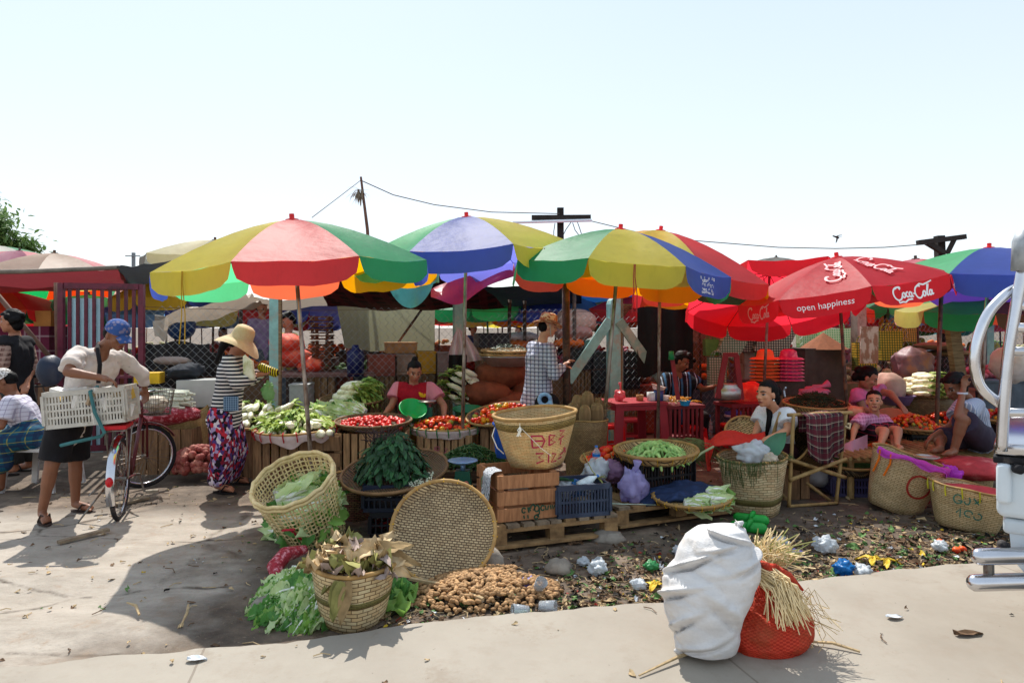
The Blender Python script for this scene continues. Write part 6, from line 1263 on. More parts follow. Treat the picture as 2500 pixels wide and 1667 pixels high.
 for p in me.polygons:
  q=p.center+off-H;x,y,z=q.dot(r)/s,q.dot(f)/s,q.dot(u)/s
  if y>.045 and abs(z)<.12 and abs(x)<.07:
   ax_=abs(x)-.031
   if(ax_/.016)**2+((z-.004)/.0075)**2<1:p.material_index=2 if abs(ax_)<.008 else 1
   elif(ax_/.02)**2+((z-.030-.004*(1-abs(ax_)/.02))/.0052)**2<1:p.material_index=2
   elif(x/.026)**2+((z+.064)/.0095)**2<1 and y>.07:p.material_index=3
 if hair:
  h=MB()
  if hair!='cap':h.ell(hp(0,-.022,.044),(.083*s,.098*s,.092*s),HM,18)
  h.ell(hp(0,-.05,-.005),(.079*s,.068*s,.075*s),HM,14)
  if hair=='short':[h.ell(hp(G01(0,.04),G01(.0,.045),.11+G01(0,.008)),.032*s,None,8)for i in range(9)];h.ell(hp(0,.045,.10),(.06*s,.04*s,.028*s),HM,10)
  if hair=='mop':[h.ell(hp(.075*math.cos(a),-.02+.08*math.sin(a),.03+.03*math.sin(a*3)),.042*s,None,8)for a in[i*.5 for i in range(13)]];h.ell(hp(0,-.06,-.05),(.07*s,.05*s,.06*s),HM,12)
  if hair=='bun':h.ell(hp(0,-.125,.02),(.05*s,.045*s,.05*s),HM,12);h.ell(hp(0,-.11,-.05),(.045*s,.045*s,.07*s),HM,12)
  if hair=='topbun':h.ell(hp(0,-.05,.14),(.036*s,.036*s,.034*s),HM,12)
  if hair in('pony','cap_pony'):h.caps(hp(0,-.10,.0),.045*s,hp(-.0,-.14,-.1),.04*s);h.caps(hp(0,-.14,-.1),.04*s,hp(.01,-.13,-.26),.018*s)
  hm=soup(h,vox,2,.004,30);bm=bmesh.new();bm.from_mesh(hm)
  def cut(v):
   q=v.co-H;x,y,z=q.dot(r)/s,q.dot(f)/s,q.dot(u)/s;return y>.02 and z<.072-.25*max(0,abs(x)-.05)and y>.02+max(0,z)*.0 or(y>-.005 and z<.0)
  bmesh.ops.delete(bm,geom=[v for v in bm.verts if cut(v)],context='VERTS');bm.to_mesh(hm);bm.free();attach('hair',hm,HAIR,root)
 if top:
  g=MB();e=top.get('e',.016);torso(g,e,top.get('lo',1.0),top.get('flare',.0));g.caps(mid+V((0,0,.012)),.062*sc+e*.4,mid+sp*.08,.09*sc+e,12)
  for q in('R','L'):
   k=top.get('sl',.5)
   k=k if not hasattr(k,'__len__')else k['RL'.index(q)]
   sh,el,ha=J['sh'+q],J['el'+q],J['ha'+q];fl=top.get('fl',.012)
   if k<=1:e1=sh.lerp(el,k);g.tube([sh-(el-sh).normalized()*.02,sh,sh.lerp(e1,.5),e1],[.03,.052*sc+e,.05*sc+e+fl*.5,.042*sc+e+fl],14)
   else:e1=el.lerp(ha,k-1);g.caps(sh,.052*sc+e,el,.042*sc+e);g.tube([el,el.lerp(e1,.5),e1],[.042*sc+e,.036*sc+e,.029*sc+e],14)
  gm=soup(g,top.get('vox',.011),4,top.get('wr',.006),top.get('ws',9),len(label));bm=bmesh.new();bm.from_mesh(gm);nk=J['neck']
  bmesh.ops.delete(bm,geom=[v for v in bm.verts if(v.co-nk-u*.03).length<top.get('collar',.075)*sc],context='VERTS');bm.to_mesh(gm);bm.free()
  attach('shirt',gm,top['mat'],root)
 if bottom:
  g=MB();e=bottom.get('e',.02);kind=bottom['kind'];g.caps(mh.lerp(J['hipR'],.6)-sp*.1,.10*sc*fat+e*.6,mh.lerp(J['hipR'],.6),.105*sc*fat+e,14);g.caps(mh.lerp(J['hipL'],.6)-sp*.1,.10*sc*fat+e*.6,mh.lerp(J['hipL'],.6),.105*sc*fat+e,14);g.caps(J['hipR'],.10*sc+e,J['hipL'],.10*sc+e,14)
  k=bottom.get('len',.9)
  for q in('R','L'):
   a,kn,an=J['hip'+q],J['kn'+q],J['an'+q]
   if k<=1:g.tube([a,a.lerp(kn,k*.5),a.lerp(kn,k)],[.098*sc+e,.085*sc+e,.07*sc+e+bottom.get('fl',.01)],16)
   else:g.caps(a,.095*sc+e,kn,.068*sc+e,14);g.tube([kn,kn.lerp(an,(k-1)*.5),kn.lerp(an,k-1)],[.066*sc+e,.06*sc+e,.055*sc+e+bottom.get('fl',.01)],14)
  if kind=='skirt':
   kk=min(k,2)
   for t in(.15,.3,.45,.6,.75,.9,1.05,1.2,1.35,1.5,1.65,1.8,1.95):
    if t>kk:break
    pr=[(J['hip'+q].lerp(J['kn'+q],t)if t<=1 else J['kn'+q].lerp(J['an'+q],t-1))for q in 'RL'];rr=lerp(.095,.06,min(1,t))*sc+e+.004*t;g.caps(pr[0],rr,pr[1],rr,12)
  gm=soup(g,.012,4,bottom.get('wr',.007),8,3+len(label));attach(bottom.get('name','shorts' if k<1.2 and kind!='skirt' else('skirt' if kind=='skirt' else 'trousers')),gm,bottom['mat'],root)
 if shoes:
  for q in('R','L'):
   a,t=J['an'+q],J['to'+q];d=(t-a);d.z=0;d.normalize();sd_=V((-d.y,d.x,0));z=min(a.z-.055,t.z-.014);mb=MB();pts=[]
   heel=V((a.x,a.y,0))-d*.045;Ln=(V((t.x,t.y,0))-heel).length+.02
   for k in range(18):
    an_=6.2832*k/18;x=.5+.5*math.cos(an_);wd=.036+.012*math.sin(x*3);pts.append(heel+d*(x*Ln)+sd_*(wd*math.sin(an_)))
   vs=[p+V((0,0,z-.012))for p in pts]+[p+V((0,0,z))for p in pts];mb.add(vs,[tuple(range(17,-1,-1)),tuple(range(18,36))]+[(k,(k+1)%18,18+(k+1)%18,18+k)for k in range(18)])
   for sgn in(-1,1):mb.tube([a.lerp(t,.8)+V((0,0,.018)),a.lerp(t,.55)+sd_*(sgn*.03)+V((0,0,.022)),heel+d*(Ln*.42)+sd_*(sgn*.042)+V((0,0,z+.004))],.007,6)
   mb.build('sandal',shoes,root)
 return root,hp,HM,s
def lathe_hat(root,c,M_,prof,mat,fn=None,n=40,name='hat'):
 mb=MB();mb.lathe(prof,n,M4(c,M_),0,fn);return mb.build(name,mat,root,smooth=True)
def legs(J,base,sc=1,dx=0):return J
SHW=N('shirt_white_dirty');co=SHW.co();f_=SHW.noise(co,6,6,.7);g_=SHW.noise(co,16,6,.75)
cw=SHW.mix(SHW.ramp(f_,[(.5,(0,0,0)),(.72,(.5,.5,.5))]),lin('#c2bab4'),lin('#9a8676'));cw=SHW.mix(SHW.ramp(g_,[(.62,(0,0,0)),(.7,(.6,.6,.6))]),cw,lin('#6d6258'));SHW.col(cw);SHW.set(.85,.2);SHW.bump(SHW.noise(co,16,4),.4,.02);SHIRTW=SHW.m
BLKC=M('cloth_black','#121014',.9,.3,8,.3,rnd=0)
# the man at the bicycle
J=dict(head=P(286,817,5.5),neck=P(252,848,5.55),shR=P(190,866,5.42),shL=P(292,872,5.78),elR=P(166,908,5.2),haR=P(248,922,5.22),elL=P(346,912,5.98),haL=P(353,946,6.08),hipR=P(152,1046,5.52),hipL=P(186,1044,5.75),knR=P(126,1136,5.46),knL=P(184,1130,5.78),anR=P(103,1244,5.5),anL=P(184,1228,5.8),toR=P(116,1268,5.36),toL=P(228,1244,5.74),dirR=(.9,.1,-.25),dirL=(.1,.1,-1))
J['anR'].z=.085;J['anL'].z=.085;J['toR'].z=.03;J['toL'].z=.03
r_,hp,HM,s=person('person in a dirty white shirt and cap leaning over the crate on the bicycle',G(150,1258),J,(.78,-.34,-.46),'dark',.98,dict(mat=SHIRTW,sl=(.78,1.75),e=.018,fl=.026,lo=1.12,wr=.013,ws=12),dict(kind='shorts',mat=BLKC,len=.88,e=.028),'cap',shoes=M('sandal_brown','#3a2c26',.8),vox=.0075)
def capm(m):
 v=m.n('TexVoronoi');v.inputs['Scale'].default_value=28;m.l(m.co(),v.inputs['Vector']);return m.mix(m.ramp(v.outputs['Distance'],[(.3,(0,0,0)),(.4,(1,1,1))]),lin('#6d6a86'),lin('#2f4a80'))
def dome(t,rr,h,n=9):return[(rr*math.cos(a)+.0005,h*math.sin(a))for a in[math.pi/2*i/n for i in range(n+1)]]
CAPM=Mpattern('cap_blue_print',capm)
lathe_hat(r_,hp(0,-.012,.045),HM,[(.088,-.02)]+dome(0,.088,.082),CAPM,lambda a,i,r,z:(r*(1+.10*abs(math.sin(a))**2),z),name='cap')
mb=MB();mb.grid(lambda u,v:hp(lerp(-.07,.07,u)*(1-.25*v),.07+.085*v*(1-.5*(2*u-1)**2)+.01,.045-.03*v-.03*(2*u-1)**2),10,6);o=mb.build('cap_brim',CAPM,r_,smooth=True);o.modifiers.new('t','SOLIDIFY').thickness=.006
mb=MB();pA,pB=J['neck']+V((-.02,-.09,.0)),P(236,930,5.42);mb.tube([J['neck']+V((-.05,.02,.035)),P(238,852,5.42),P(244,890,5.36),P(240,935,5.36)],.016,6);mb.build('bag_strap',BLKC,r_)
# the woman in the striped jumper
J=dict(head=P(588,836,6.5),neck=P(572,862,6.5),shR=P(560,884,6.34),shL=P(584,880,6.66),elR=P(580,934,6.3),haR=P(632,914,6.42),elL=P(612,925,6.62),haL=P(644,902,6.62),hipR=P(540,1016,6.42),hipL=P(558,1014,6.6),knR=P(540,1112,6.38),knL=P(582,1100,6.68),anR=P(530,1182,6.45),anL=P(566,1166,6.8),toR=P(574,1194,6.4),toL=P(610,1170,6.78),dirR=(.9,.1,.05),palmR=(0,0,1),dirL=(.9,0,-.1))
for q,z in(('anR',.09),('anL',.09),('toR',.03),('toL',.03)):J[q].z=z
STRP=Mpattern('jumper_stripes',lambda m:stripes(m,2,.0345,.5,lin('#c9c4c0'),lin('#141a26')))
def floral(m):
 v=m.n('TexVoronoi');v.inputs['Scale'].default_value=40;m.l(m.co(scale=(1,1,.7)),v.inputs['Vector']);sp=m.n('SeparateColor');m.l(v.outputs['Color'],sp.inputs[0])
 q=m.ramp(sp.outputs[0],[(0,lin('#1a1420')),(.25,lin('#46356e')),(.45,lin('#7a2034')),(.62,lin('#9c8ab0')),(.78,lin('#b02838')),(.9,lin('#c8bcc4'))]);q.node.color_ramp.interpolation='CONSTANT';return q
SKF=Mpattern('skirt_print',floral)
r_,hp,HM,s=person('person in a striped jumper, printed skirt and wide sun hat holding a wrapped snack',G(548,1196),J,(.86,-.05,-.42),'mid',.94,dict(mat=STRP,sl=1.82,e=.028,lo=1.18,flare=.02,wr=.008,collar=.06),dict(kind='skirt',mat=SKF,len=1.86,e=.03,wr=.010),'pony',shoes=M('sandal_black','#17110f',.7),vox=.008,hs=1.0)
STRAW=Mweave('hat_straw','#e0c8a2','#d6bb92','#b89a70',.02,.008,.06,.7,.25,.08,trans=.25)
lathe_hat(r_,hp(0,-.01,.035),HM,[(.215,-.045),(.19,-.022),(.15,-.004),(.108,.002),(.103,.03),(.098,.075),(.085,.112),(.055,.130),(.001,.136)],STRAW,lambda a,i,r,z:(r,z+(.035*math.sin(a*2+1.2)*(r/.21)**2-.03*(r/.21)**2 if r>.11 else 0)),44)
mb=MB()
for i in range(5):p=P(598+4*i,872+3*i,6.32);mb.caps(p,.020,p+V((.01,0,-.14)),.028,8)
tag(mb.build('vegetable_bundle',LEAFM['rad'][0],origin=P(605,885,6.32),smooth=True),'bundle of pale vegetables held against the striped jumper','vegetables')
mb=MB();c=P(655,902,6.45);mb.caps(c+V((-.06,0,.02)),.042,c+V((.06,0,-.03)),.042,14)
def snackm(m):return stripes(m,0,.02,.45,lin('#b8a818'),lin('#1c1810'))
tag(mb.build('snack_pack',Mpattern('snack_print',snackm,.4),origin=c,smooth=True),'yellow and black wrapped snack in the hand of the striped jumper wearer','snack')
mb=MB();mb.box(P(564,985,6.28),(.13,.02,.13),rotz(.1));mb.build('pocket',Mpattern('pocket_print',lambda m:plaid(m,lin('#2c4660'),[(.02,.3,lin('#7d93a8'),.8,0)])),r_)
crumple('plastic_bag','clear plastic bag of greens hanging from the hat wearer\'s hand','bag',P(655,955,6.6),(.06,.05,.09),Mcloth('bag_leafy','#8ab080',.5,.35,.8),41,.5)
# the person in the checked shirt
CHK=Mpattern('shirt_check',lambda m:plaid(m,lin('#a9b0c2'),[(.044,.38,lin('#2a2c4c'),.62,0),(.044,.10,lin('#d8d8dc'),.6,.6)]))
J=dict(head=P(1338,797,7.8),neck=P(1326,826,7.82),shR=P(1340,852,7.62),shL=P(1300,850,7.98),elR=P(1352,915,7.55),haR=P(1376,893,7.72),elL=P(1330,915,8.1),haL=P(1372,900,7.95),hipR=P(1326,985,7.7),hipL=P(1296,985,7.88),knR=V((.33,7.72,.48)),knL=V((.24,7.9,.48)),anR=V((.33,7.78,.085)),anL=V((.24,7.95,.085)),toR=V((.5,7.74,.03)),toL=V((.41,7.9,.03)),dirR=(.6,.2,.5))
r_,hp,HM,s=person('person in a blue checked shirt and floral hat standing beside the dark post',V((.29,7.83,0)),J,(.9,.12,-.18),'light',1.0,dict(mat=CHK,sl=1.85,e=.028,lo=1.12,flare=.03,wr=.008),dict(kind='trousers',mat=M('trouser_dark','#22201e',.9,.2),len=1.95,e=.02),'cap',shoes=M('sandal_black'),vox=.009)
FLH=Mpattern('hat_floral',lambda m:m.mix(m.ramp(m.noise(m.co(),22,3),[(.48,(0,0,0)),(.54,(1,1,1))]),lin('#cdb88c'),lin('#9c6040')))
lathe_hat(r_,hp(0,-.01,.045),HM,[(.175,.0),(.15,-.02),(.108,-.006),(.103,.03),(.093,.09),(.06,.112),(.001,.115)],FLH,lambda a,i,r,z:(r,z+(.03*math.cos(2*a)if r>.14 else 0)))
mb=MB();mb.tube([hp(.08,.0,.03),hp(.082,.02,-.04),hp(.05,.05,-.12)],.005,5);mb.build('chin_cord',M('cord_white','#b8b0ac',.8),r_)
c=P(1336,985,7.42);hb=thing('handbag','black handbag tied with a blue scarf at the checked shirt wearer\'s hip','handbag',c);mb=MB();mb.ell(c,(.14,.06,.12),None,16);mb.build('bag_body',BLKC,hb,smooth=True);mb=MB();mb.tube([c+V((-.03+.06*math.cos(a),-.075,.05+.06*math.sin(a)))for a in[i*.5 for i in range(13)]],.022,8);mb.tube([c+V((.03,-.08,.05)),c+V((.05,-.085,-.05)),c+V((.05,-.08,-.16))],[.02,.018,.012],8);mb.build('scarf',M('scarf_blue','#8fb4d8',.8,.3,30,.3),hb,smooth=True)
# the seller in the red vest
def fake_legs(J,Y,z=.45,dz=.0):
 m=(J['hipR']+J['hipL'])/2
 for q,s_ in(('R',-1),('L',1)):J['kn'+q]=J['hip'+q]+V((s_*.08,-.36,.02));J['an'+q]=J['kn'+q]+V((0,.06,-.34));J['to'+q]=J['an'+q]+V((0,-.16,-.05))
 return J
def vest(m):
 n_=m.noise(m.co(),7,4);sp=m.n('SeparateXYZ');m.l(m.co(),sp.inputs[0]);ax_=m.math('ABSOLUTE',sp.outputs[0]);sleeve=m.math('GREATER_THAN',ax_,.165);cc=m.mix(m.ramp(n_,[(.62,(0,0,0)),(.64,(1,1,1))]),lin('#8e1020'),lin('#c8981c'));return m.mix(sleeve,cc,lin('#b8707c'))
J=fake_legs(dict(head=P(1012,908,7.95),neck=P(1010,932,8.02),shR=P(972,946,8.02),shL=P(1050,946,8.02),elR=P(956,990,7.9),haR=P(934,1018,7.72),elL=P(1084,990,7.9),haL=P(1084,1022,7.7),hipR=P(990,1040,8.1),hipL=P(1032,1040,8.1)),8)
r_,hp,HM,s=person('person in a red vest with yellow flowers selling behind the tomato trays',V(((J['hipR'].x+J['hipL'].x)/2,8.1,0)),J,(.3,-.86,-.34),'mid',1.02,dict(mat=Mpattern('vest_red',vest),sl=.62,e=.022,fl=.03,lo=1.05),dict(kind='skirt',mat=M('skirt_ochre','#8a4a24',.85,.4,25,.2,c2='#b8862c',thr=.55),len=1.8,e=.03),'topbun',fat=1.15,vox=.009)
wood_crate('wooden box seat under the seller in the red vest',V((J['hipR'].x+.12,8.15,0)),(.5,.4,J['hipR'].z-.12),0,CRW2,5)
# the cook
STV=Mpattern('shirt_stripe_blue',lambda m:plaid(m,lin('#12141c'),[(.12,.22,lin('#2c5f86'),.9,.1),(.12,.1,lin('#8da0b0'),.9,.4)],axes=(0,)))
J=fake_legs(dict(head=P(1664,882,8.75),neck=P(1652,906,8.82),shR=P(1626,922,8.78),shL=P(1684,920,8.95),elR=P(1612,968,8.6),haR=P(1640,975,8.45),elL=P(1716,950,8.8),haL=P(1745,944,8.55),hipR=P(1640,1015,8.9),hipL=P(1682,1015,8.9)),8.9)
person('person in a dark striped shirt cooking behind the red cabinets',V((J['hipR'].x+.1,8.9,0)),J,(.72,-.4,-.5),'dark',1.0,dict(mat=STV,sl=.7,e=.024,fl=.03),dict(kind='trousers',mat=BLKC,len=1.9),'short',vox=.009);wood_crate('dark bench under the cook',V((J['hipR'].x+.1,8.95,0)),(.45,.35,J['hipR'].z-.12),0,CRW2,4)
# the seated woman in white
WSP=Mpattern('blouse_specks',lambda m:m.mix(m.ramp(m.noise(m.co(),55,2),[(.66,(0,0,0)),(.70,(1,1,1))]),lin('#c4c8cc'),lin('#3c4456')))
J=dict(head=P(1872,962,6.22),neck=P(1886,994,6.28),shL=P(1924,1012,6.14),shR=P(1862,1006,6.46),elL=P(1924,1052,6.02),haL=P(1876,1070,5.98),elR=P(1850,1046,6.40),haR=P(1842,1062,6.28),hipL=P(1920,1110,6.26),hipR=P(1888,1110,6.46))
for q,y in(('L',6.02),('R',6.3)):J['kn'+q]=V((J['hip'+q].x-.30,y,.46));J['an'+q]=V((J['kn'+q].x+.02,y-.02,.10));J['to'+q]=V((J['an'+q].x-.13,y-.05,.03))
r_,hp,HM,s=person('person in a white speckled blouse with tied back hair sitting behind the tall pale basket',V((J['hipL'].x-.05,6.36,0)),J,(-.86,-.40,-.03),'tan',.98,dict(mat=WSP,sl=.62,e=.02,fl=.025,lo=1.05,collar=.092),dict(kind='skirt',mat=M('skirt_maroon','#3c1a22',.9,.3),len=1.8,e=.02),'bun',vox=.0075)
mb=MB();mb.tube([hp(.0,-.10,-.06),hp(.03,-.06,-.15),J['shR'].lerp(J['shL'],.35)+V((-.05,-.10,-.02)),J['shR'].lerp(J['shL'],.3)+V((-.09,-.14,-.20))],[.04,.034,.028,.014],10);mb.build('hair_tail',HAIR,r_,smooth=True);mb=MB();mb.ell(hp(-.082,.0,-.05),.008,None,8);mb.build('earring',M('pearl','#d0ccc8',.2),r_);mb=MB();mb.tube([hp(-.1,-.13,.06),hp(-.05,-.16,.03),hp(-.06,-.16,-.03)],.008,6);mb.build('hair_clip',M('clip_silver','#9aa0ac',.3),r_);wood_crate('low box seat under the seated person in white',V((J['hipL'].x,6.38,0)),(.36,.34,J['hipL'].z-.11),.1,CRW2,4)
# girl, woman in pink and man on the low platform
PTOP=.40;pf=thing('bamboo_platform','low bamboo selling platform under the girl and the man at the right','platform',(3.75,6.75,0));mb=MB()
for i in range(26):mb.tube([(3.05+.075*i,6.15,PTOP-.02),(3.05+.075*i,7.2,PTOP-.02)],.018,6)
mb.build('deck',BAMB,pf);
for x in(3.1,4.0,4.9):
 for y in(6.25,7.1):mb=MB();mb.tube([(x,y,0),(x,y,PTOP-.04)],.03,7);mb.build('leg',BAMB,pf)
mb=MB();[mb.tube([(3.0,y,PTOP-.055),(5.0,y,PTOP-.055)],.022,6)for y in(6.25,7.1)];mb.build('rail',BAMB,pf)
PKP=Mpattern('pink_plaid',lambda m:plaid(m,lin('#b8789a'),[(.035,.3,lin('#d09ab8'),.7,0),(.035,.1,lin('#8a4a6c'),.7,.5)]))
J=dict(head=P(2134,980,6.85),neck=P(2136,1006,6.9),shR=P(2102,1020,6.82),shL=P(2158,1024,6.98),elR=P(2086,1048,6.78),haR=P(2082,1072,6.7),elL=P(2172,1052,6.85),haL=P(2180,1074,6.65),hipR=P(2116,1064,6.98),hipL=P(2146,1064,7.04),knR=P(2160,1066,6.62),knL=P(2192,1066,6.66),anR=P(2150,1086,6.45),anL=P(2190,1086,6.48),toR=P(2165,1094,6.34),toL=P(2203,1092,6.38))
for q in('hipR','hipL'):J[q].z=PTOP+.1
for q in('knR','knL'):J[q].z=PTOP+.16
for q in('anR','anL'):J[q].z=PTOP+.055
for q in('toR','toL'):J[q].z=PTOP+.025
person('girl in a pink plaid shirt sitting with bent knees and looking up',J['hipR']*V((1,1,0))+V((0,0,PTOP)),J,(-.42,-.88,.16),'tan',.80,dict(mat=PKP,sl=.6,e=.018,fl=.02),dict(kind='shorts',mat=Mpattern('shorts_check',lambda m:plaid(m,lin('#1c1018'),[(.05,.1,lin('#a03048'),.9,0)])),len=.75,e=.018),'bun',vox=.008,hs=.9)
J=fake_legs(dict(head=P(2120,922,7.55),neck=P(2108,944,7.65),shR=P(2092,962,7.55),shL=P(2140,955,7.75),elR=P(2108,1000,7.5),haR=P(2140,1010,7.4),elL=P(2174,960,7.6),haL=P(2198,988,7.45),hipR=P(2082,1040,7.75),hipL=P(2110,1040,7.9)),7.8)
person('person in a pink blouse with clipped hair bending over the trays behind the girl',V((J['hipR'].x,7.8,0)),J,(.68,-.42,-.5),'mid',1.0,dict(mat=M('blouse_pink','#b0608a',.8,.2,18,.4,rnd=0),sl=.45,e=.022,fl=.03,collar=.1),dict(kind='skirt',mat=M('skirt_maroon'),len=1.7),'bun',vox=.009);wood_crate('dark box seat under the person in the pink blouse',V((J['hipR'].x+.08,7.85,0)),(.45,.35,J['hipR'].z-.12),0,CRW2,4)
WST=Mpattern('shirt_white_stripe',lambda m:stripes(m,0,.022,.25,lin('#b9bcc4'),lin('#7d88a0')))
J=dict(head=P(2330,943,6.4),neck=P(2360,972,6.42),shL=P(2382,990,6.28),shR=P(2352,988,6.6),elL=P(2339,1016,6.12),haL=P(2352,948,6.28),elR=P(2322,1040,6.5),haR=P(2276,1066,6.36),hipL=P(2396,1080,6.38),hipR=P(2376,1080,6.56),knL=P(2350,1024,6.1),knR=P(2292,1072,6.4),anL=P(2330,1102,6.14),anR=P(2296,1086,6.24),toL=P(2308,1110,6.06),toR=P(2276,1092,6.2),dirL=(.1,.0,1),dirR=(-.7,-.1,-.6))
for q,z in(('hipL',.12),('hipR',.12),('anL',.07),('toL',.03),('anR',.07),('toR',.03)):J[q].z=PTOP+z
r_,hp,HM,s=person('person in a thin striped white shirt sitting with one hand raised to the head',J['hipL']*V((1,1,0))+V((0,0,PTOP)),J,(-.80,-.22,-.5),'dark',.97,dict(mat=WST,sl=.6,e=.026,fl=.03,lo=1.1),dict(kind='shorts',mat=M('shorts_plum','#2a2434',.9,.2),len=.92,e=.03),'mop',vox=.0085)
mb=MB();w_=J['elL'].lerp(J['haL'],.82);mb.tube([w_+V((.034*math.cos(a),.034*math.sin(a),0))for a in[i*.6283 for i in range(10)]],.010,6,closed=True);mb.build('bracelet',M('band_pale','#b8c0cc',.4),r_);c=P(2262,1082,6.05);tray('small steel plate beside the person with a raised hand',V((c.x,c.y,PTOP+.0)),.10,(0,0,1),.02,ALU,ALU,rr=.004)
# left edge
PLM2=Mpattern('sleeve_plaid',lambda m:plaid(m,lin('#6d5048'),[(.05,.4,lin('#8d7468'),.8,0),(.05,.1,lin('#3a2420'),.8,.5)]))
J=dict(head=P(26,784,7.2),neck=P(36,814,7.25),shR=P(64,836,7.4),shL=P(10,836,7.05),elL=P(8,890,6.98),haL=P(-12,920,6.9),elR=P(80,895,7.4),haR=P(66,935,7.2),hipL=P(28,975,7.18),hipR=P(58,975,7.35));bx=J['hipR'].x
for q,y in(('L',7.2),('R',7.4)):J['kn'+q]=V((J['hip'+q].x,y,.47));J['an'+q]=V((J['hip'+q].x,y+.03,.085));J['to'+q]=V((J['hip'+q].x-.16,y,.03))
person('person in a black waistcoat and plaid sleeves standing at the far left',V((bx-.08,7.3,0)),J,(-.9,-.2,-.08),'mid',1.,dict(mat=BLKC,sl=.15,e=.03,lo=1.05),dict(kind='trousers',mat=M('trouser_dark'),len=1.9),'mop',shoes=M('sandal_black'),vox=.009)
r0=[o for o in COL.objects if o.get('label','').startswith('person in a black waistcoat')][0]
for q in 'LR':sl_=MB();sl_.tube([J['sh'+q],J['sh'+q].lerp(J['el'+q],.5),J['el'+q],J['el'+q].lerp(J['ha'+q],.3)],[.066,.064,.058,.056],12);sl_.build('sleeve',PLM2,r0,smooth=True)
WPL=Mpattern('shirt_white_check',lambda m:plaid(m,lin('#b8b4c0'),[(.04,.16,lin('#7d7488'),.7,0)]))
J=dict(head=P(10,930,6.55),neck=P(28,958,6.6),shR=P(58,982,6.75),shL=P(22,985,6.4),elL=P(2,1040,6.3),haL=P(-2,985,6.35),elR=P(40,1050,6.75),haR=P(-10,1060,6.6),hipL=P(72,1072,6.5),hipR=P(88,1066,6.8),knL=P(6,1072,6.32),knR=P(16,1068,6.75),anL=P(2,1170,6.4),anR=P(-14,1165,6.75),toL=P(-26,1186,6.3),toR=P(-50,1175,6.7));
for q,z in(('hipL',.52),('hipR',.52),('knL',.5),('knR',.5),('anL',.085),('anR',.085),('toL',.03),('toR',.03)):J[q].z=z
LGY=Mpattern('longyi_plaid',lambda m:plaid(m,lin('#16465c'),[(.09,.3,lin('#1c2c48'),.8,0),(.09,.06,lin('#8a8434'),.8,.5)]))
r_,hp,HM,s=person('person in a white checked shirt and knitted cap slumped on the white plastic chair',V((J['hipL'].x,6.65,0)),J,(-.72,-.3,-.62),'dark',1.,dict(mat=WPL,sl=.75,e=.026,fl=.02,lo=1.08),dict(kind='skirt',mat=LGY,len=1.55,e=.03),'cap',vox=.009)
lathe_hat(r_,hp(0,-.012,.04),HM,[(.090,-.02)]+dome(0,.090,.088),Mpattern('knit_white',lambda m:m.mix(m.ramp(m.noise(m.co(),70,1),[(.5,(0,0,0)),(.55,(1,1,1))]),lin('#c4c0bc'),lin('#7d7670'))),name='cap')
PW=M('plastic_chair_white','#b0aeac',.5,.2,7,.1,c2='#8d8580',thr=.62);cch=thing('plastic_chair','white plastic chair under the person in the checked white shirt','chair',G(62,1185));c=V((J['hipL'].x+.02,6.66,0))
mb=MB();mb.box(c+V((0,0,.40)),(.44,.44,.03));mb.build('seat',PW,cch)
for sx in(-1,1):
 for sy in(-1,1):mb=MB();mb.beam(c+V((sx*.20,sy*.20,.39)),c+V((sx*.24,sy*.23,0)),.055,.03);mb.build('leg',PW,cch)
mb=MB();mb.grid(lambda u,v:c+V((.22+.05*v,lerp(-.2,.2,u),.42+.12*v)),6,4);mb.build('backrest',PW,cch).modifiers.new('t','SOLIDIFY').thickness=.02
PEOPLE_DONE=True
# BICYCLE, CRATE
RUB=M('rubber','#17161a',.8,.2,20,.2,c2='#4a4440',thr=.6);CHR=M('chrome','#b8b8bc',.18,.1,8,0,metal=1.);REDB=M('bike_red','#4c1218',.4,.2,10,.1,c2='#4a1a1c');STEEL=M('steel_dull','#77736e',.4,.3,14,.1,metal=.8,c2='#5a4030')
bw=G(272,1276);rw_=V((bw.x+.01,bw.y+.1,.33));fw_=P(354,1114,6.62);fw_.z=.315
bk=thing('bicycle','old red bicycle with a steel rear rack and a wire front basket','bicycle',V((rw_.x,rw_.y,0)))
def wheel(c,heading,rr,nm='wheel'):
 h=V((math.cos(heading),math.sin(heading),0));ax=V((-h.y,h.x,0));t=bpy.data.objects.new(nm,None);COL.objects.link(t);t.parent=bk;t.location=c-parent_off(bk);t.empty_display_size=.05
 ring=lambda r_,n=40:[c+h*(r_*math.cos(6.2832*k/n))+V((0,0,r_*math.sin(6.2832*k/n)))for k in range(n)]
 mb=MB();mb.tube(ring(rr-.018),.018,8,closed=True);mb.build('tyre',RUB,t,smooth=True);mb=MB();mb.tube(ring(rr-.042),.011,6,closed=True);mb.build('rim',CHR,t,smooth=True);mb=MB()
 for k in range(32):a=6.2832*k/32;q=a+(.5 if k%2 else-.5);mb.tube([c+ax*(.03 if k%4<2 else-.03)+h*(.02*math.cos(q))+V((0,0,.02*math.sin(q))),c+h*((rr-.045)*math.cos(a))+V((0,0,(rr-.045)*math.sin(a)))],.0016,3,caps=False)
 mb.build('spokes',STEEL,t);mb=MB();mb.tube([c-ax*.05,c+ax*.05],.018,8);mb.build('hub',STEEL,t);return h,ax
hb_=math.atan2(fw_.y-rw_.y,fw_.x-rw_.x);h,ax=wheel(rw_,hb_,.335);h2,ax2=wheel(fw_,rad(52),.305)
bbk=rw_+h*.46+V((0,0,-.06));seat=rw_+h*.30+V((0,0,.42));head=fw_-h*.20+V((0,0,.52));mb=MB()
for a,b,r__ in((bbk,seat,.015),(bbk,head-V((0,0,.12)),.017),(seat-V((0,0,.04)),head-V((0,0,.02)),.014),(head-V((0,0,.16)),head+V((0,0,.04)),.018)):mb.tube([a,b],r__,8)
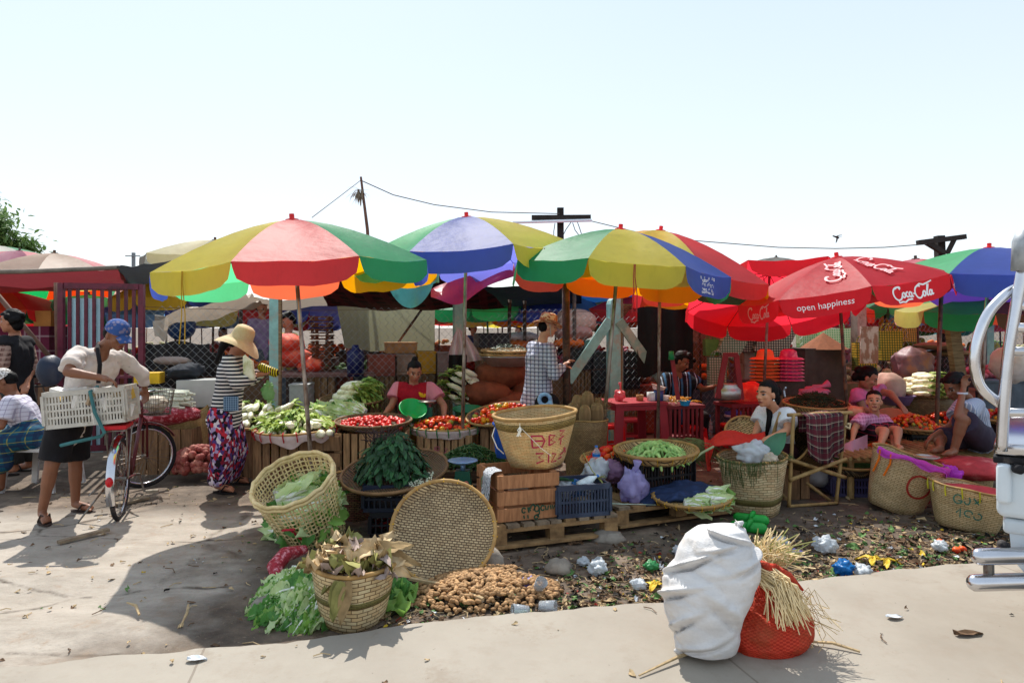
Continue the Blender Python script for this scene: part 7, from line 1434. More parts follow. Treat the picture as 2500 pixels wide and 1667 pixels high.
for s in(-1,1):mb.tube([rw_+ax*(s*.05),bbk+ax*(s*.03)],.009,6);mb.tube([rw_+ax*(s*.05),seat-V((0,0,.06))+ax*(s*.02)],.008,6);mb.tube([fw_+ax2*(s*.05),fw_+V((0,0,.34))+ax2*(s*.04),head-V((0,0,.1))],.010,6)
mb.build('frame',REDB,bk,smooth=True)
def fender(c,hh,aa,rr,a0,a1,nm):
 mb=MB();mb.grid(lambda u,v:c+hh*((rr-.012*(2*u-1)**2)*math.cos(lerp(a0,a1,v)))+V((0,0,(rr-.012*(2*u-1)**2)*math.sin(lerp(a0,a1,v))))+aa*(.03*(2*u-1)),4,16);return mb.build(nm,CHR if nm=='rear_fender' else REDB,bk,smooth=True)
rf_=fender(rw_,h,ax,.365,1.2,3.55,'rear_fender');fender(fw_,h2,ax2,.335,.5,2.9,'front_fender')
q=rw_-h*.372+V((0,0,.05));mb=MB();mb.ell(q,(.028,.02,.04),rotz(hb_-1.57),10);mb.build('tail_light',M('lamp_red','#b01018',.25),bk,smooth=True)
mb=MB();rk=rw_+V((0,0,.42))
for s in(-1,1):mb.tube([rk-h*.22+ax*(s*.075),rk+h*.28+ax*(s*.06)],.007,6);mb.tube([rw_+ax*(s*.06),rk-h*.15+ax*(s*.075)],.006,5);mb.tube([rw_+ax*(s*.06),rk+h*.1+ax*(s*.07)],.006,5)
for k in range(5):mb.tube([rk+h*(-.22+.11*k)+ax*.075,rk+h*(-.22+.11*k)-ax*.075],.005,5)
mb.build('rear_rack',STEEL,bk);mb=MB();mb.box(rk+V((0,0,.022))-h*.05,(.30,.16,.03),rotz(hb_));mb.build('rack_cushion',M('cushion_red','#b01820',.6),bk)
mb=MB();mb.ell(seat+V((0,0,.05)),(.13,.09,.035),rotz(hb_),12);mb.build('saddle',RUB,bk,smooth=True)
hb0=head+V((0,0,.10));mb=MB();mb.tube([head,hb0],.012,8);mb.tube([hb0+ax2*.30-h2*.14+V((0,0,.03)),hb0+ax2*.26+V((0,0,.05)),hb0+ax2*.1+V((0,0,.02)),hb0,hb0-ax2*.1+V((0,0,.02)),hb0-ax2*.26+V((0,0,.05)),hb0-ax2*.30-h2*.14+V((0,0,.03))],.011,8);mb.build('handlebar',CHR,bk,smooth=True)
mb=MB();mb.tube([bbk-ax*.07,bbk+ax*.07],.012,6);cr=V((.25,.1,-.96))*.165;mb.tube([bbk-ax*.06,bbk-ax*.06+cr],.009,6);mb.tube([bbk+ax*.06,bbk+ax*.06-cr],.009,6);mb.build('crank',STEEL,bk)
mb=MB();[mb.box(p,(.05,.10,.025),rotz(hb_))for p in(bbk-ax*.12+cr,)];mb.build('pedal',M('pedal_grey','#8a7f70',.6),bk);mb=MB();mb.box(bbk+ax*.12-cr,(.05,.10,.025),rotz(hb_));mb.build('pedal',M('pedal_grey'),bk)
mb=MB();mb.tube([rw_+ax*.06,V((rw_.x-.02,rw_.y-.05,0))+ax*.26],.008,6);mb.tube([rw_+ax*.06+V((0,0,.04)),rw_+V((0,0,-.1))+ax*.2-h*.1],.006,6);mb.build('kickstand',STEEL,bk);mb=MB();mb.ell(bbk+ax*.03-h*.1,(.20,.006,.06),rotz(hb_),14);mb.build('chain_guard',REDB,bk)
fb=fw_+h2*.10+V((0,0,.40));mb=MB();Rb=rotz(math.atan2(h2.y,h2.x))
def bp_(u,z):a=6.2832*u;k=.78+.22*z/.24;return fb+Rb@V((.14*k*math.copysign(abs(math.cos(a))**.6,math.cos(a)),.18*k*math.copysign(abs(math.sin(a))**.6,math.sin(a)),z))
for z in(0,.04,.08,.12,.16,.2,.24):mb.tube([bp_(i/32,z)for i in range(32)],.0035 if z<.24 else .006,4,closed=True)
for i in range(32):mb.tube([bp_(i/32,0),bp_(i/32,.24)],.0028,3)
for i in range(-3,4):mb.tube([fb+Rb@V((-.1,i*.04,0)),fb+Rb@V((.1,i*.04,0))],.003,3)
mb.build('front_basket',STEEL,bk);crumple('plastic_bag','dirty white bag lying in the wire basket of the bicycle','bag',fb+V((0,0,.10)),(.11,.12,.08),M('bag_dirty'),52,.35)
CRW_=M('crate_white','#b9b4aa',.5,.2,9,.1,c2='#8f8474',thr=.64);ca=math.atan2(.24,.97)
cpos=rk+V((-.15,-.10,.045));t,Rz=plastic_crate('dirty white slotted crate tied across the rear rack of the bicycle',cpos,(.57,.34,.285),ca,CRW_,(26,14),rows=4)
t.rotation_euler=(0,-rad(4.5),0)
mb=MB()
for i in range(26):mb.box(cpos+Rz@V((U(-.23,.23),U(-.12,.12),.05+U(0,.18))),(.13,.08,.10),rmat(U(-.3,.3),U(-.3,.3),U(0,3)),i%4)
for i in range(9):mb.box(cpos+Rz@V((-.21+.05*i,U(-.11,.0),.272)),(.12,.08,.03),rmat(U(-.2,.2),U(-.25,.25),U(-.4,.4)),0)
tag(mb.build('wrapped_packets',[M('packet_white','#c2beb8',.7),M('packet_yellow','#a88a3c',.7),M('packet_violet','#6d6080',.7),M('packet_tan','#8d7860',.7)],origin=cpos),'jumble of wrapped paper packets filling the white crate','packets')
mb=MB();sa=cpos+Rz@V((.03,-.182,.27));mb.tube([sa+V((0,.1,.03)),sa,sa+V((.04,-.004,-.16)),sa+V((.1,.02,-.32)),sa+V((.03,.1,-.36)),sa+V((-.16,.02,-.40)),sa+V((-.24,.02,-.42))],.014,6);tag(mb.build('teal_strap',M('strap_teal','#3a6d70',.8),origin=sa),'faded teal strap tying the white crate to the bicycle','strap')
c=P(122,905,5.75);ellsack('dark blue bag hanging behind the man at the bicycle',c,(.10,.12,.13),M('bag_navy','#101a2c',.5,.2),0,3,.1,'shoulder_bag','bag')
# PICKUP CORNER AT THE RIGHT EDGE
PWH=M('paint_white','#b9c2c8',.28,.06,5,.03,spec=.5);tk=thing('pickup_truck','white pickup truck corner with a chrome ladder at the right edge','truck',V((2.75,3.4,0)))
def bevbox(nm,c,d,mat,bv=.02,rz=0,par=tk,seg=3):
 mb=MB();mb.box(c,d,rotz(rz));o=mb.build(nm,mat,par);m_=o.modifiers.new('bevel','BEVEL');m_.width=bv;m_.segments=seg;o.data.polygons.foreach_set('use_smooth',[True]*len(o.data.polygons));return o
Yt=3.2;xl=P(2432,900,Yt).x
z_at=lambda y,Y=Yt:HZ-(y-800)/FP*Y
TW,TL,TR=V((.60,.80,0)),V((.80,-.60,0)),math.atan2(-.6,.8);tc0=V((xl,Yt,0))
def tbox(nm,z0,z1,mat,x0=0,dx=2.2,y0=0,dy=1.5,bv=.03):bevbox(nm,tc0+TL*(x0+dx/2)+TW*(y0+dy/2)+V((0,0,(z0+z1)/2)),(dx,dy,z1-z0),mat,bv,TR)
tbox('side_panel',z_at(1262),z_at(1130),PWH,bv=.035);tbox('lower_panel',z_at(1302),z_at(1264),PWH,.025,2.1,.02,1.45,.02)
sk_=[(.05,1300),(.9,1300),(.9,1418),(.15,1418),(.06,1362)];mb=MB();mb.add([tc0+TL*x+TW*dy+V((0,0,z_at(y)))for dy in(.03,.5)for x,y in sk_],[(0,1,2,3,4),(9,8,7,6,5)]+[(i,5+i,5+(i+1)%5,(i+1)%5)for i in range(5)]);mb.build('corner_skirt',PWH,tk)
tbox('top_rail',z_at(1111),z_at(1078),CHR,-.01,2.22,-.01,1.52,.018);tbox('rubber_strip',z_at(1129),z_at(1112),RUB,-.012,2.22,-.012,1.52,.008);tbox('corner_post',z_at(1225),z_at(1128),PWH,.0,.06,-.03,.06,.02)
for x,y in((2480,1143),(2444,1328)):mb=MB();mb.lathe([(.001,0),(.022,0),(.022,.03),(.001,.034)],14,M4(P(x,y,Yt-.06),frame((0,-1,0))));mb.build('bolt',RUB,tk,smooth=True)
def bar(nm,pts,r=.022):mb=MB();mb.tube(pts,r,12);mb.build(nm,CHR,tk,smooth=True)
def smooth_path(pts,n=6):
 pts=[V(p)for p in pts];out=[]
 for i in range(len(pts)-1):
  p0,p1,p2,p3=pts[max(i-1,0)],pts[i],pts[i+1],pts[min(i+2,len(pts)-1)]
  for k in range(n):t=k/n;out.append(.5*((2*p1)+(p2-p0)*t+(2*p0-5*p1+4*p2-p3)*t*t+(3*p1-p0-3*p2+p3)*t**3))
 return out+[pts[-1]]
LA=[P(2445,1100,3.12),P(2452,980,3.12),P(2462,860,3.12),P(2482,740,3.12),P(2500,640,3.12),P(2506,575,3.12)]
bar('ladder_rail',smooth_path(LA),.024);bar('ladder_rail',smooth_path([p+V((.36,.02,0))for p in LA]),.024)
for y in(1008,858,800,747):
 i=(1100-y)/105;x=2445+(2500-2445)*(max(0,(1100-y))/460)**1.3;a=P(x,y,3.12);bar('ladder_rung',[a,a+V((.36,.01,0))],.021)
bar('grab_rail',smooth_path([P(2500,697,3.16),P(2460,716,3.16),P(2418,758,3.16),P(2392,812,3.16),P(2379,870,3.16),P(2384,920,3.16),P(2403,955,3.16),P(2448,990,3.16)]),.023)
mb=MB();mb.tube([P(2503,660,3.1),P(2503,588,3.1),P(2500,562,3.1)],[.055,.05,.03],12);mb.build('rail_cap',M('tape_grey','#8d9296',.5,.3,20,.2,metal=.3),tk,smooth=True)
def bump(y,x0,nm):mb=MB();a=P(x0,y,3.08);mb.caps(a+V((.03,0,0)),.038,a+V((.6,.04,0)),.038,14);mb.build(nm,CHR,tk,smooth=True);return a
a=bump(1358,2376,'bumper_bar');b=bump(1422,2366,'bumper_bar');mb=MB();mb.tube([a+V((.09,.03,-.02)),b+V((.11,.03,.02))],.022,8);mb.build('bumper_stay',STEEL,tk);mb=MB();mb.box(tc0+TL*.9+TW*.8+V((0,0,.5)),(1.2,.9,.14),rotz(TR));mb.build('chassis',BLK,tk)
mb=MB();wc=tc0+TL*1.3+TW*.2+V((0,0,.36));[mb.lathe([(.18,-.1),(.32,-.11),(.34,-.07),(.34,.07),(.32,.11),(.18,.1)],28,M4(wc,frame(TW)))];mb.build('wheel',RUB,tk,smooth=True)
# LEFT GOODS
c=G(492,1168);ON=M('net_onion','#8a4038',.7,.3,14,.7,c2='#b87a68',thr=.56);mb=MB()
for i in range(150):
 a=U(0,6.28);e=U(-.3,1);q=math.sqrt(1-e*e);mb.ell(c+V((.27*q*math.cos(a),.2*q*math.sin(a),.15+.17*e)),U(.03,.045),None,8)
tag(mb.build('onion_sack',ON,origin=c,smooth=True),'bulging reddish net sack of onions behind the bicycle wheel','sack');ellsack('faded brick coloured sack under the leafy tray',P(640,1135,7.6),(.25,.2,.2),ORS,.2,11)
a0=P(455,1100,7.35);a0.z=.05;basket('straw basket with a faded red mark tipped behind the onion sack',P(472,1082,7.7)+V((0,0,-.12)),P(440,1003,7.6),.19,.30,Mweave('weave_straw','#cbb07e','#b59866','#7a6038',.06,.013,.15),.4,rr=.009,wob=.05)
mb=MB();c=P(392,975,7.3)
for i in range(70):
 y_=U(-.08,.1);z_=U(-.09,.09);p=c+V((.28+U(-.05,.06),y_,z_));mb.tube([p,p+V((-.12,0,.005)),p+V((-.3,U(-.02,.02),.03+U(-.02,.02)))],[.013,.012,.008],6,0);[mb.leaf(p+V((-.26,0,.02)),(-1,G01(0,.1),U(-.15,.25)),(0,0,1),U(.3,.45),.02,.2,.1,1+k%2,4,1)for k in range(2)]
tag(mb.build('spring_onions',[M('onion_white','#c4c6b4',.5),Mcloth('onion_green','#3c6d3c',.3,.5,0),Mcloth('onion_green_light','#6d9858',.3,.5,0)],origin=c,smooth=True),'bundle of spring onions with white stems beside the straw basket','spring onions');ellsack('dark red sack under the spring onions',P(400,1010,7.35),(.42,.25,.12),M('net_red'),.1,8);wood_crate('dark crate under the spring onions',P(405,1000,7.45)*V((1,1,0)),(.7,.4,.48),.1,CRW2,6)
mb=MB();mb.box(P(487,958,7.75),(.42,.3,.30),rotz(.25));tag(mb.build('foam_box',M('foam_white','#a8a8a4',.8,.1,9,.1),origin=P(487,958,7.75)),'white foam box behind the straw basket','box');wood_crate('dark crate under the white foam box',P(487,958,7.78)*V((1,1,0)),(.45,.32,.67),.25,CRW2,5)
mb=MB();mb.box(P(365,922,7.6),(.26,.2,.12),rotz(.2));tag(mb.build('yellow_box',M('box_yellow','#c49a14',.6),origin=P(365,922,7.6)),'yellow box beside the barred gate','box')
def bc2(u,v):return P(lerp(352,512,u),lerp(836+5*math.sin(u*9),905+6*math.sin(u*6),v),8.6-.15*v+.05*math.sin(u*14))
mb=MB();mb.grid(bc2,20,8);tag(mb.build('table_cloth',M('black_cloth'),origin=bc2(.5,.5),smooth=True),'black cloth hanging over a table behind the fence near the gate','cloth');c=P(425,880,8.9);mb=MB();mb.box(V((c.x,9.0,.62)),(.95,.7,1.2));tag(mb.build('covered_table',M('black_cloth'),origin=c),'table under the black cloth behind the fence','table')
crumple('cloth_pile','dark crumpled cloth pile on top of the white foam box','cloth',P(455,905,7.8),(.28,.14,.09),M('cloth_charcoal','#23262c',.9),61,.3);ellsack('rolled greyish cloth lying on the black table cloth',P(420,880,8.4),(.24,.06,.05),M('cloth_greybrown','#8d7d74',.9),.15,5)
ellsack('blue barrel shaped tub behind the cream tarp',P(442,795,9.4),(.2,.2,.2),M('tub_blue','#16325c',.4),0,3,.02,'tub','tub')
def parked(label,p,rz,mat):
 t=thing('bicycle',label,'bicycle',p,'bicycles parked behind the man at the left');p=V(p);Rz=rotz(rz)
 for x in(-.52,.52):
  mb=MB();mb.tube([p+Rz@V((x+.31*math.cos(6.2832*k/28),0,.33+.31*math.sin(6.2832*k/28)))for k in range(28)],.016,6,closed=True)
  for k in range(16):a=6.2832*k/16;mb.tube([p+Rz@V((x,0,.33)),p+Rz@V((x+.3*math.cos(a),0,.33+.3*math.sin(a)))],.0018,3)
  mb.build('wheel',RUB,t)
 mb=MB()
 for a,b in(((-.52,.33),(-.1,.75)),((-.52,.33),(0,.3)),((0,.3),(-.12,.8)),((0,.3),(.38,.72)),((-.1,.75),(.38,.76)),((.38,.85),(.52,.33))):mb.tube([p+Rz@V((a[0],0,a[1])),p+Rz@V((b[0],0,b[1]))],.014,6)
 mb.build('frame',mat,t);mb=MB();mb.tube([p+Rz@V((.28,.28,.98)),p+Rz@V((.38,.2,1.0)),p+Rz@V((.38,-.2,1.0)),p+Rz@V((.28,-.28,.98))],.011,6);mb.tube([p+Rz@V((.38,0,.8)),p+Rz@V((.38,0,1.0))],.011,6);mb.build('handlebar',CHR,t);mb=MB();mb.ell(p+Rz@V((-.14,0,.86)),(.13,.08,.035),Rz,10);mb.build('saddle',RUB,t,smooth=True);mb=MB();mb.box(p+Rz@V((-.5,0,.72)),(.36,.14,.02),Rz);mb.build('rack',STEEL,t)
for i,(x,Y,lb)in enumerate(((60,9.3,'dark parked bicycle nearest the man in the black waistcoat'),(95,9.9,'parked bicycle in the middle of the row by the gate'),(120,10.6,'parked bicycle standing farthest back by the gate'))):parked(lb,P(x,800,Y)*V((1,1,0)),.5+.1*i,[BLK,REDB,STEEL][i])
c=P(65,822,11.5);mb=MB();mb.box(c+V((0,0,-.2)),(1.3,.8,.75));tag(mb.build('purple_counter',Mpattern('counter_purple',lambda m:plaid(m,lin('#5c2038'),[(.24,.12,lin('#a89aa0'),.5,0)])),origin=c),'dull purple counter with pale diamonds behind the parked bicycles','counter')
mb=MB();mb.box(P(118,790,11.3),(.28,.3,.42));tag(mb.build('cardboard_box',M('cardboard','#a8763c',.8,.15,5,.2),origin=P(118,790,11.3)),'brown cardboard box stacked left of the barred gate','box');bmb=MB();bmb.tube([P(-10,715,7.9),P(150,905,8.2)],.028,7);tag(bmb.build('leaning_pole',M('pole_brown'),origin=P(70,810,8),smooth=True),'brown pole slanting down behind the man in the black waistcoat','pole');bmb=MB();bmb.tube([P(137,690,8.6),P(142,960,8.6)],.028,7);tag(bmb.build('upright_pole',M('pole_brown'),origin=P(140,800,8.6),smooth=True),'thin upright brown pole just left of the barred gate','pole')
# THE MARKET BEHIND THE FENCE
def lowpole(p):return V((p.x+U(-.1,.1),p.y,0))
for x,y,Y,r,cols,lb in((133,618,11.6,1.15,'beige pink beige lemon beige pink beige beige','faded beige umbrella rising above the red tarp'),(48,612,14.5,1.2,'mauve pink mauve mauve pink mauve mauve pink','dusty pink umbrella behind the faded beige one'),(-5,600,18,1.4,'white green white green white green white green','green and white umbrella at the far left edge'),(525,586,12.4,1.25,'grey cream grey grey cream grey grey cream','grey umbrella peeping out left of the yellow and red one'),(1895,628,17,1.15,'grey grey grey grey grey grey grey grey','grey umbrella far behind the red soft drink one'),(2235,632,10.6,1.2,'pink red pink red pink red pink red','red and pink umbrella between the script umbrella and the blue one'),(425,675,11.2,.95,'ylw blue ylw orange ylw ylw blue ylw','golden yellow umbrella low behind the cream tarp'),(300,690,15,1.0,'ored blue orange lgreen ored blue orange lgreen','orange and blue umbrella seen through the gate bars'),(345,712,18,1.1,'lgreen lgreen green lgreen lgreen green lgreen lgreen','light green umbrella seen between gate and cream tarp'),(1705,655,10.2,1.0,'ored ored red ored orange ored red ored','orange red umbrella behind the hanging black cloth'),(2200,745,15.5,1.0,'ylw yellow blue ylw ylw yellow blue ylw','yellow umbrella with one blue stripe beyond the grey concrete post'),(2240,765,18,1.3,'dkgreen teal dkgreen dkgreen teal dkgreen dkgreen teal','dark green umbrella under the yellow and blue striped one'),(2335,735,13,1.1,'ored red ored red ored red ored red','orange red umbrella low behind the cream and green one'),(1660,738,17,1.2,'teal lgreen teal green teal lgreen teal green','teal umbrella far behind the black cloth'),(1155,728,19,1.3,'blue lav blue lav blue lav blue lav','blue umbrella far off left of the checked shirt'),(1180,750,24,1.3,'ylw ylw orange ylw ylw ylw orange ylw','small yellow umbrella in the far middle'),(1213,742,21,1.2,'pink mauve pink pink mauve pink pink mauve','rose umbrella in the far middle'),(1262,745,25,1.8,'lgreen lemon lgreen lemon lgreen lemon lgreen lemon','pale green and lemon umbrella in the far middle'),(1310,752,22,1.4,'green dkgreen green lgreen green dkgreen green lgreen','green umbrella behind the floral hat'),(1365,715,14,1.1,'red coke red red coke red red coke','plain red umbrella right behind the floral hat'),(1455,722,14.5,1.1,'coke pink coke coke pink coke coke pink','crimson umbrella left of the teal post with the rounded top'),(1425,772,27,1.2,'green white green white green white green white','tiny green and white umbrella beside the crimson one'),(1610,725,15,1.2,'blue ylw blue blue ylw blue blue ylw','blue umbrella with yellow panels behind the thin pole'),(800,735,13,.7,'blue purple blue red blue purple blue red','small blue and purple umbrella above the crate stack'),(700,742,17,1.2,'pink red pink ored pink red pink ored','rose red umbrella behind the yellow shirted person'),(590,738,16,1.1,'red lav red blue red lav red blue','red and lavender umbrella behind the sun hat'),(520,748,21,1.3,'orange lgreen orange red orange lgreen orange red','orange and light green umbrella beyond the cream tarp'),(1990,745,19,1.3,'mauve maroon mauve mauve maroon mauve mauve maroon','mauve umbrella beyond the red soft drink one'),(2120,752,22,1.4,'sky white sky red sky white sky red','pale blue and white umbrella beyond the grey post'),(2300,770,26,1.5,'red pink red white red pink red white','red and white umbrella in the far right'),(2440,745,16,1.4,'maroon red maroon purple maroon red maroon purple','maroon umbrella behind the steel ladder'),(1060,752,23,1.4,'red orange blue red red orange blue red','red and orange umbrella beyond the shade screen'),(930,748,25,1.6,'grey brown grey beige grey brown grey beige','brown and grey umbrella hidden behind the shade screen'),(1800,742,21,1.4,'green teal green lgreen green teal green lgreen','green and teal umbrella beyond the woven bags'),(200,735,22,1.5,'red white red ored red white red ored','red and white umbrella far behind the gate')):
 a=P(x,y,Y);umbrella(lb,a,lowpole(a),r,cols.split(),toward(a,U(-20,20)),hc=.36,val=.2,group='umbrellas deep in the market',seg=4,ribs=False,cap='dark',pole=POLED)
for a_,b_,c_,d_,m_,lb in((P(470,728,10.2),P(900,715,10.4),P(880,752,14),P(500,752,14),CT,'dusty cream cloth roof above the lilac shirt'),(P(1080,735,12.5),P(1500,735,12.5),P(1450,756,17),P(1120,756,17),RT,'long brick red cloth roof far behind the floral hat'),(P(1500,738,13),P(1900,742,13),P(1850,760,18),P(1540,760,18),BT,'navy cloth roof beyond the hanging black cloth'),(P(1900,740,12),P(2450,735,12),P(2380,758,17),P(1950,758,17),RT,'brick red cloth roof beyond the grey post'),(P(380,752,15),P(1050,750,15),P(1000,768,24),P(450,768,24),DT,'black cloth roof far beyond the crate stack'),(P(1050,758,19),P(2100,758,19),P(1950,772,30),P(1150,772,30),PT,'wide maroon cloth roof in the farthest rows')):tarp('cloth_roof',lb,'tarp',quadf(a_,b_,c_,d_,.12,.08,len(lb)),m_,20,8)  # roofs added to shade the far ground and darken the market interior
ANC=((40,'red tarp'),(250,'barred gate'),(430,'cream tarp'),(590,'sun hat'),(671,'teal post'),(790,'crate stack'),(940,'shade screen'),(1117,'bunched pink cloth'),(1240,'stacked trays'),(1340,'floral hat'),(1497,'rounded post'),(1625,'black cloth'),(1818,'concrete post'),(1900,'sun hats'),(2090,'grey post'),(2230,'bundled sack'),(2402,'pale post'),(2490,'ladder'))
near_=lambda x:min((abs(x-q),n)for q,n in ANC)[1]
PAL8=(('ored','red'),('ylw','orange'),('lgreen','green'),('coke','pink'),('blue','sky'),('orange','yellow'),('red','lemon'),('teal','lgreen'),('lav','blue'),('pink','mauve'))
WD=dict(ored='orange red',ylw='golden',lgreen='light green',coke='crimson',blue='blue',orange='orange',red='red',teal='teal',lav='lavender',pink='pink',green='green',sky='pale blue',yellow='yellow',lemon='lemon',mauve='mauve')
for i in range(52):
 x=20+48.5*i+U(-20,20);rw=i%4;Y=(12.2,16,21,30)[rw]+U(-.6,.6);c1,c2=PAL8[(i*3)%10];a=P(x,(716,736,750,758)[rw]+U(-8,8),Y);umbrella(f'{WD[c1]} and {WD[c2]} umbrella in the {("second", "third", "fourth", "farthest")[rw]} row behind the {near_(x)}',a,lowpole(a),U(.95,1.25)*(1.5 if rw==3 else 1),[c1,c2,c1,c1,c2,c1,c1,c2],toward(a,U(-25,25)),hc=.33,val=.2,group='umbrellas deep in the market',seg=4,ribs=False,cap='dark',pole=POLED)
DK=[M('stall_dark','#4a3d38',.9,.3,5,.3),M('stall_brown','#6d553f',.9,.3,5,.3),M('stall_rust','#7d4034',.9,.3,5,.3),M('stall_slate','#48525c',.9,.3,5,.3)]
HEAP=[M('heap_red','#a82418',.6,.4,40,.3),M('heap_pale','#a8a47c',.7,.3,40,.3),M('heap_green','#4a6a34',.7,.4,40,.3),M('heap_orange','#c05a18',.6,.3,40,.3),M('heap_brown','#6d5038',.8,.4,40,.4),M('heap_rose','#b0606c',.7,.3,30,.4)]
k=0;HC=['red','pale','green','orange','brown','rose'];TC_=['dark','brown','rust','slate']
for Y,xs in((10.6,range(560,2500,190)),(13.5,range(30,2500,170)),(17.5,range(90,2500,150)),(24,range(20,2560,120))):
 for x in xs:
  k+=1;h=U(.6,.95);w_=U(.9,1.5)*(1 if Y<15 else 1.35);c=P(x+U(-30,30),800,Y)*V((1,1,0));j,m_=k%4,(k*5+int(Y))%6;an_=near_(x);lb=f'{TC_[j]} stall table of {HC[m_]} goods, '+{10.6:'first',13.5:'second',17.5:'third',24:'last'}[Y]+f' row behind the {an_}'
  t=thing('stall_table',lb,'stall',c,'stalls deep in the market');mb=MB();mb.grid(lambda u,v:c+V(((.5+.04*(1-v))*w_*math.copysign(min(1,abs(math.cos(6.2832*u))*1.35),math.cos(6.2832*u)),(.42+.03*(1-v))*math.copysign(min(1,abs(math.sin(6.2832*u))*1.35),math.sin(6.2832*u)),h*v))+V((0,.03*math.sin(u*60),0)),36,3,0,cu=True);mb.box(c+V((0,0,h)),(w_*1.0,.84,.03));mb.build('covered_base',DK[j],t)
  mb=MB()
  for i in range(26):q=U(-.42,.42);mb.ell(c+V((q*w_,U(-.3,.3),h+U(0,.22)*(1-(q/.5)**2)+.04)),(U(.06,.13),U(.06,.1),U(.05,.08)),rotz(U(0,3)),7)
  mb.build('goods',HEAP[m_],t,smooth=True)
def bgp(x,yh,Y,f,c,lb,seat=0,skirt=1):
 H=P(x,yh,Y);r=V((-V(f).y,V(f).x,0)).normalized()*-1;top=H.z-.22;J=dict(head=H,neck=V((H.x,H.y,H.z-.15)));b=V((H.x,H.y,0));hip=max(.45,H.z-.78)
 for q,s in(('R',1),('L',-1)):
  J['sh'+q]=V((H.x,H.y,top))+r*(.17*s);J['el'+q]=J['sh'+q]+r*(.05*s)+V((0,0,-.27));J['ha'+q]=J['el'+q]+V(f)*.2+V((0,0,-.05));J['hip'+q]=b+r*(.09*s)+V((0,0,hip));J['kn'+q]=b+r*(.1*s)+V((0,0,hip*.55));J['an'+q]=b+r*(.1*s)+V((0,0,.08));J['to'+q]=J['an'+q]+V(f)*.15
 person(lb,b,J,f,'mid',1,dict(mat=c,sl=.7,vox=.02),dict(kind='skirt',mat=DK[3],len=1.8),'short',vox=.018,hands=False,group='people deep in the market')
YS=M('shirt_mustard','#8d7a34',.85);VS=M('shirt_lilac','#77688a',.85);GS=M('shirt_olive','#6d7a2c',.85);PS=M('shirt_rose','#a85a70',.85);BS=M('shirt_blue','#3a5890',.85);WS_=M('shirt_pale','#a8a8a4',.85);RS_=M('shirt_brick','#8a3028',.85)
for a in((704,785,9.6,(-.6,-.6,-.45),YS,'person in a mustard shirt looking down behind the teal post'),(640,752,10.8,(.7,-.6,-.3),VS,'person in a lilac shirt standing behind the sun hat'),(2232,805,14,(.2,-1,0),GS,'person in an olive shirt standing far beyond the grey post'),(1155,800,15,(.8,-.5,0),BS,'person in blue standing far behind the shade screen edge'),(1265,808,18,(-.7,-.7,0),PS,'person in rose far behind the orange sacks'),(545,815,13,(.6,-.7,0),RS_,'person in brick red beyond the fence behind the sun hat'),(1420,812,17,(.2,-1,0),WS_,'person in pale clothes far behind the teal brace'),(1745,808,16,(-.6,-.7,0),BS,'person in blue far behind the woven bags'),(2060,805,15.5,(.6,-.8,0),PS,'person in rose far behind the grey post'),(1020,808,14.5,(-.5,-.8,0),VS,'person in lilac far behind the shade screen'),(200,805,13,(.5,-.8,0),RS_,'person in brick red behind the barred gate'),(2400,812,12,(-.6,-.7,0),YS,'person in mustard behind the pale concrete post')):bgp(*a)
def bx(x0,y0,x1,y1,Y,mat,nm,lb,cat='box',dp=.4,rz=.25,under=True):
 a,b=P(x0,y0,Y),P(x1,y1,Y);c=V(((a.x+b.x)/2,Y+dp/2,(a.z+b.z)/2));mb=MB();mb.box(c,(b.x-a.x,dp,a.z-b.z),rotz(rz));mb.box(c+V((0,0,(a.z-b.z)/2)),(b.x-a.x+.02,dp+.02,.02),rotz(rz));tag(mb.build(nm,mat,origin=c),lb,cat)
 if under:wood_crate('crate stand under the '+' '.join(lb.split()[:6]),V((c.x,c.y+.02,0)),((b.x-a.x)*.9,dp*.9,max(.1,b.z-.005)),rz,CRW2,5)
for i in range(9):y=905-15*i;c=P(790-i*.5,y,9.2);wood_crate(('topmost' if i==8 else 'lowest' if i==0 else('second third fourth fifth sixth seventh eighth'.split()[i-1]+' from the bottom'))+' dark wooden crate in the tall stack',c,(.27,.36,.078),.1,Mwood('crate_redbrown','#6d3c24','#3a1e12'),2,False,gap=.02,group='crates in the tall stack')
wood_crate('stand under the tall stack of wooden crates',P(790,905,9.2)*V((1,1,0)),(.34,.4,P(790,905,9.2).z-.005),.1,CRW2,4)
for x,y,s,lb in((700,838,(.25,.22,.13),'upper red net sack beside the crate stack'),(715,872,(.27,.22,.13),'middle red net sack beside the crate stack'),(758,890,(.20,.18,.12),'small glossy red net sack beside the crate stack')):ellsack(lb,P(x,y,9.1),s,REDS,.2,x)
mb=MB();mb.box(P(775,912,9.1)+V((.1,.1,0)),(1.25,.6,.06),rotz(.2));tag(mb.build('plank_table',Mwood('plank_mauve','#7d5c58','#4a3030'),origin=P(775,912,9.1)),'rough plank table carrying the red net sacks and blue drum','table')
for i in range(4):q=P(775,912,9.1)+V((-.4+.33*i,.15,0));bx(690+55*i,918,735+55*i,1010,9.25,DK[i],'storage_box',('black','brown','rusty','slate')[i]+' box stored under the plank table',under=False)
c=P(868,918,9.0);mb=MB();mb.lathe([(.001,0),(.11,0),(.115,.3),(.10,.33),(.05,.36),(.04,.41),(.001,.41)],20,M4(c));tag(mb.build('drum',M('drum_blue','#141a4c',.4),origin=c,smooth=True),'dark blue drum with a narrow neck on the plank table','drum')
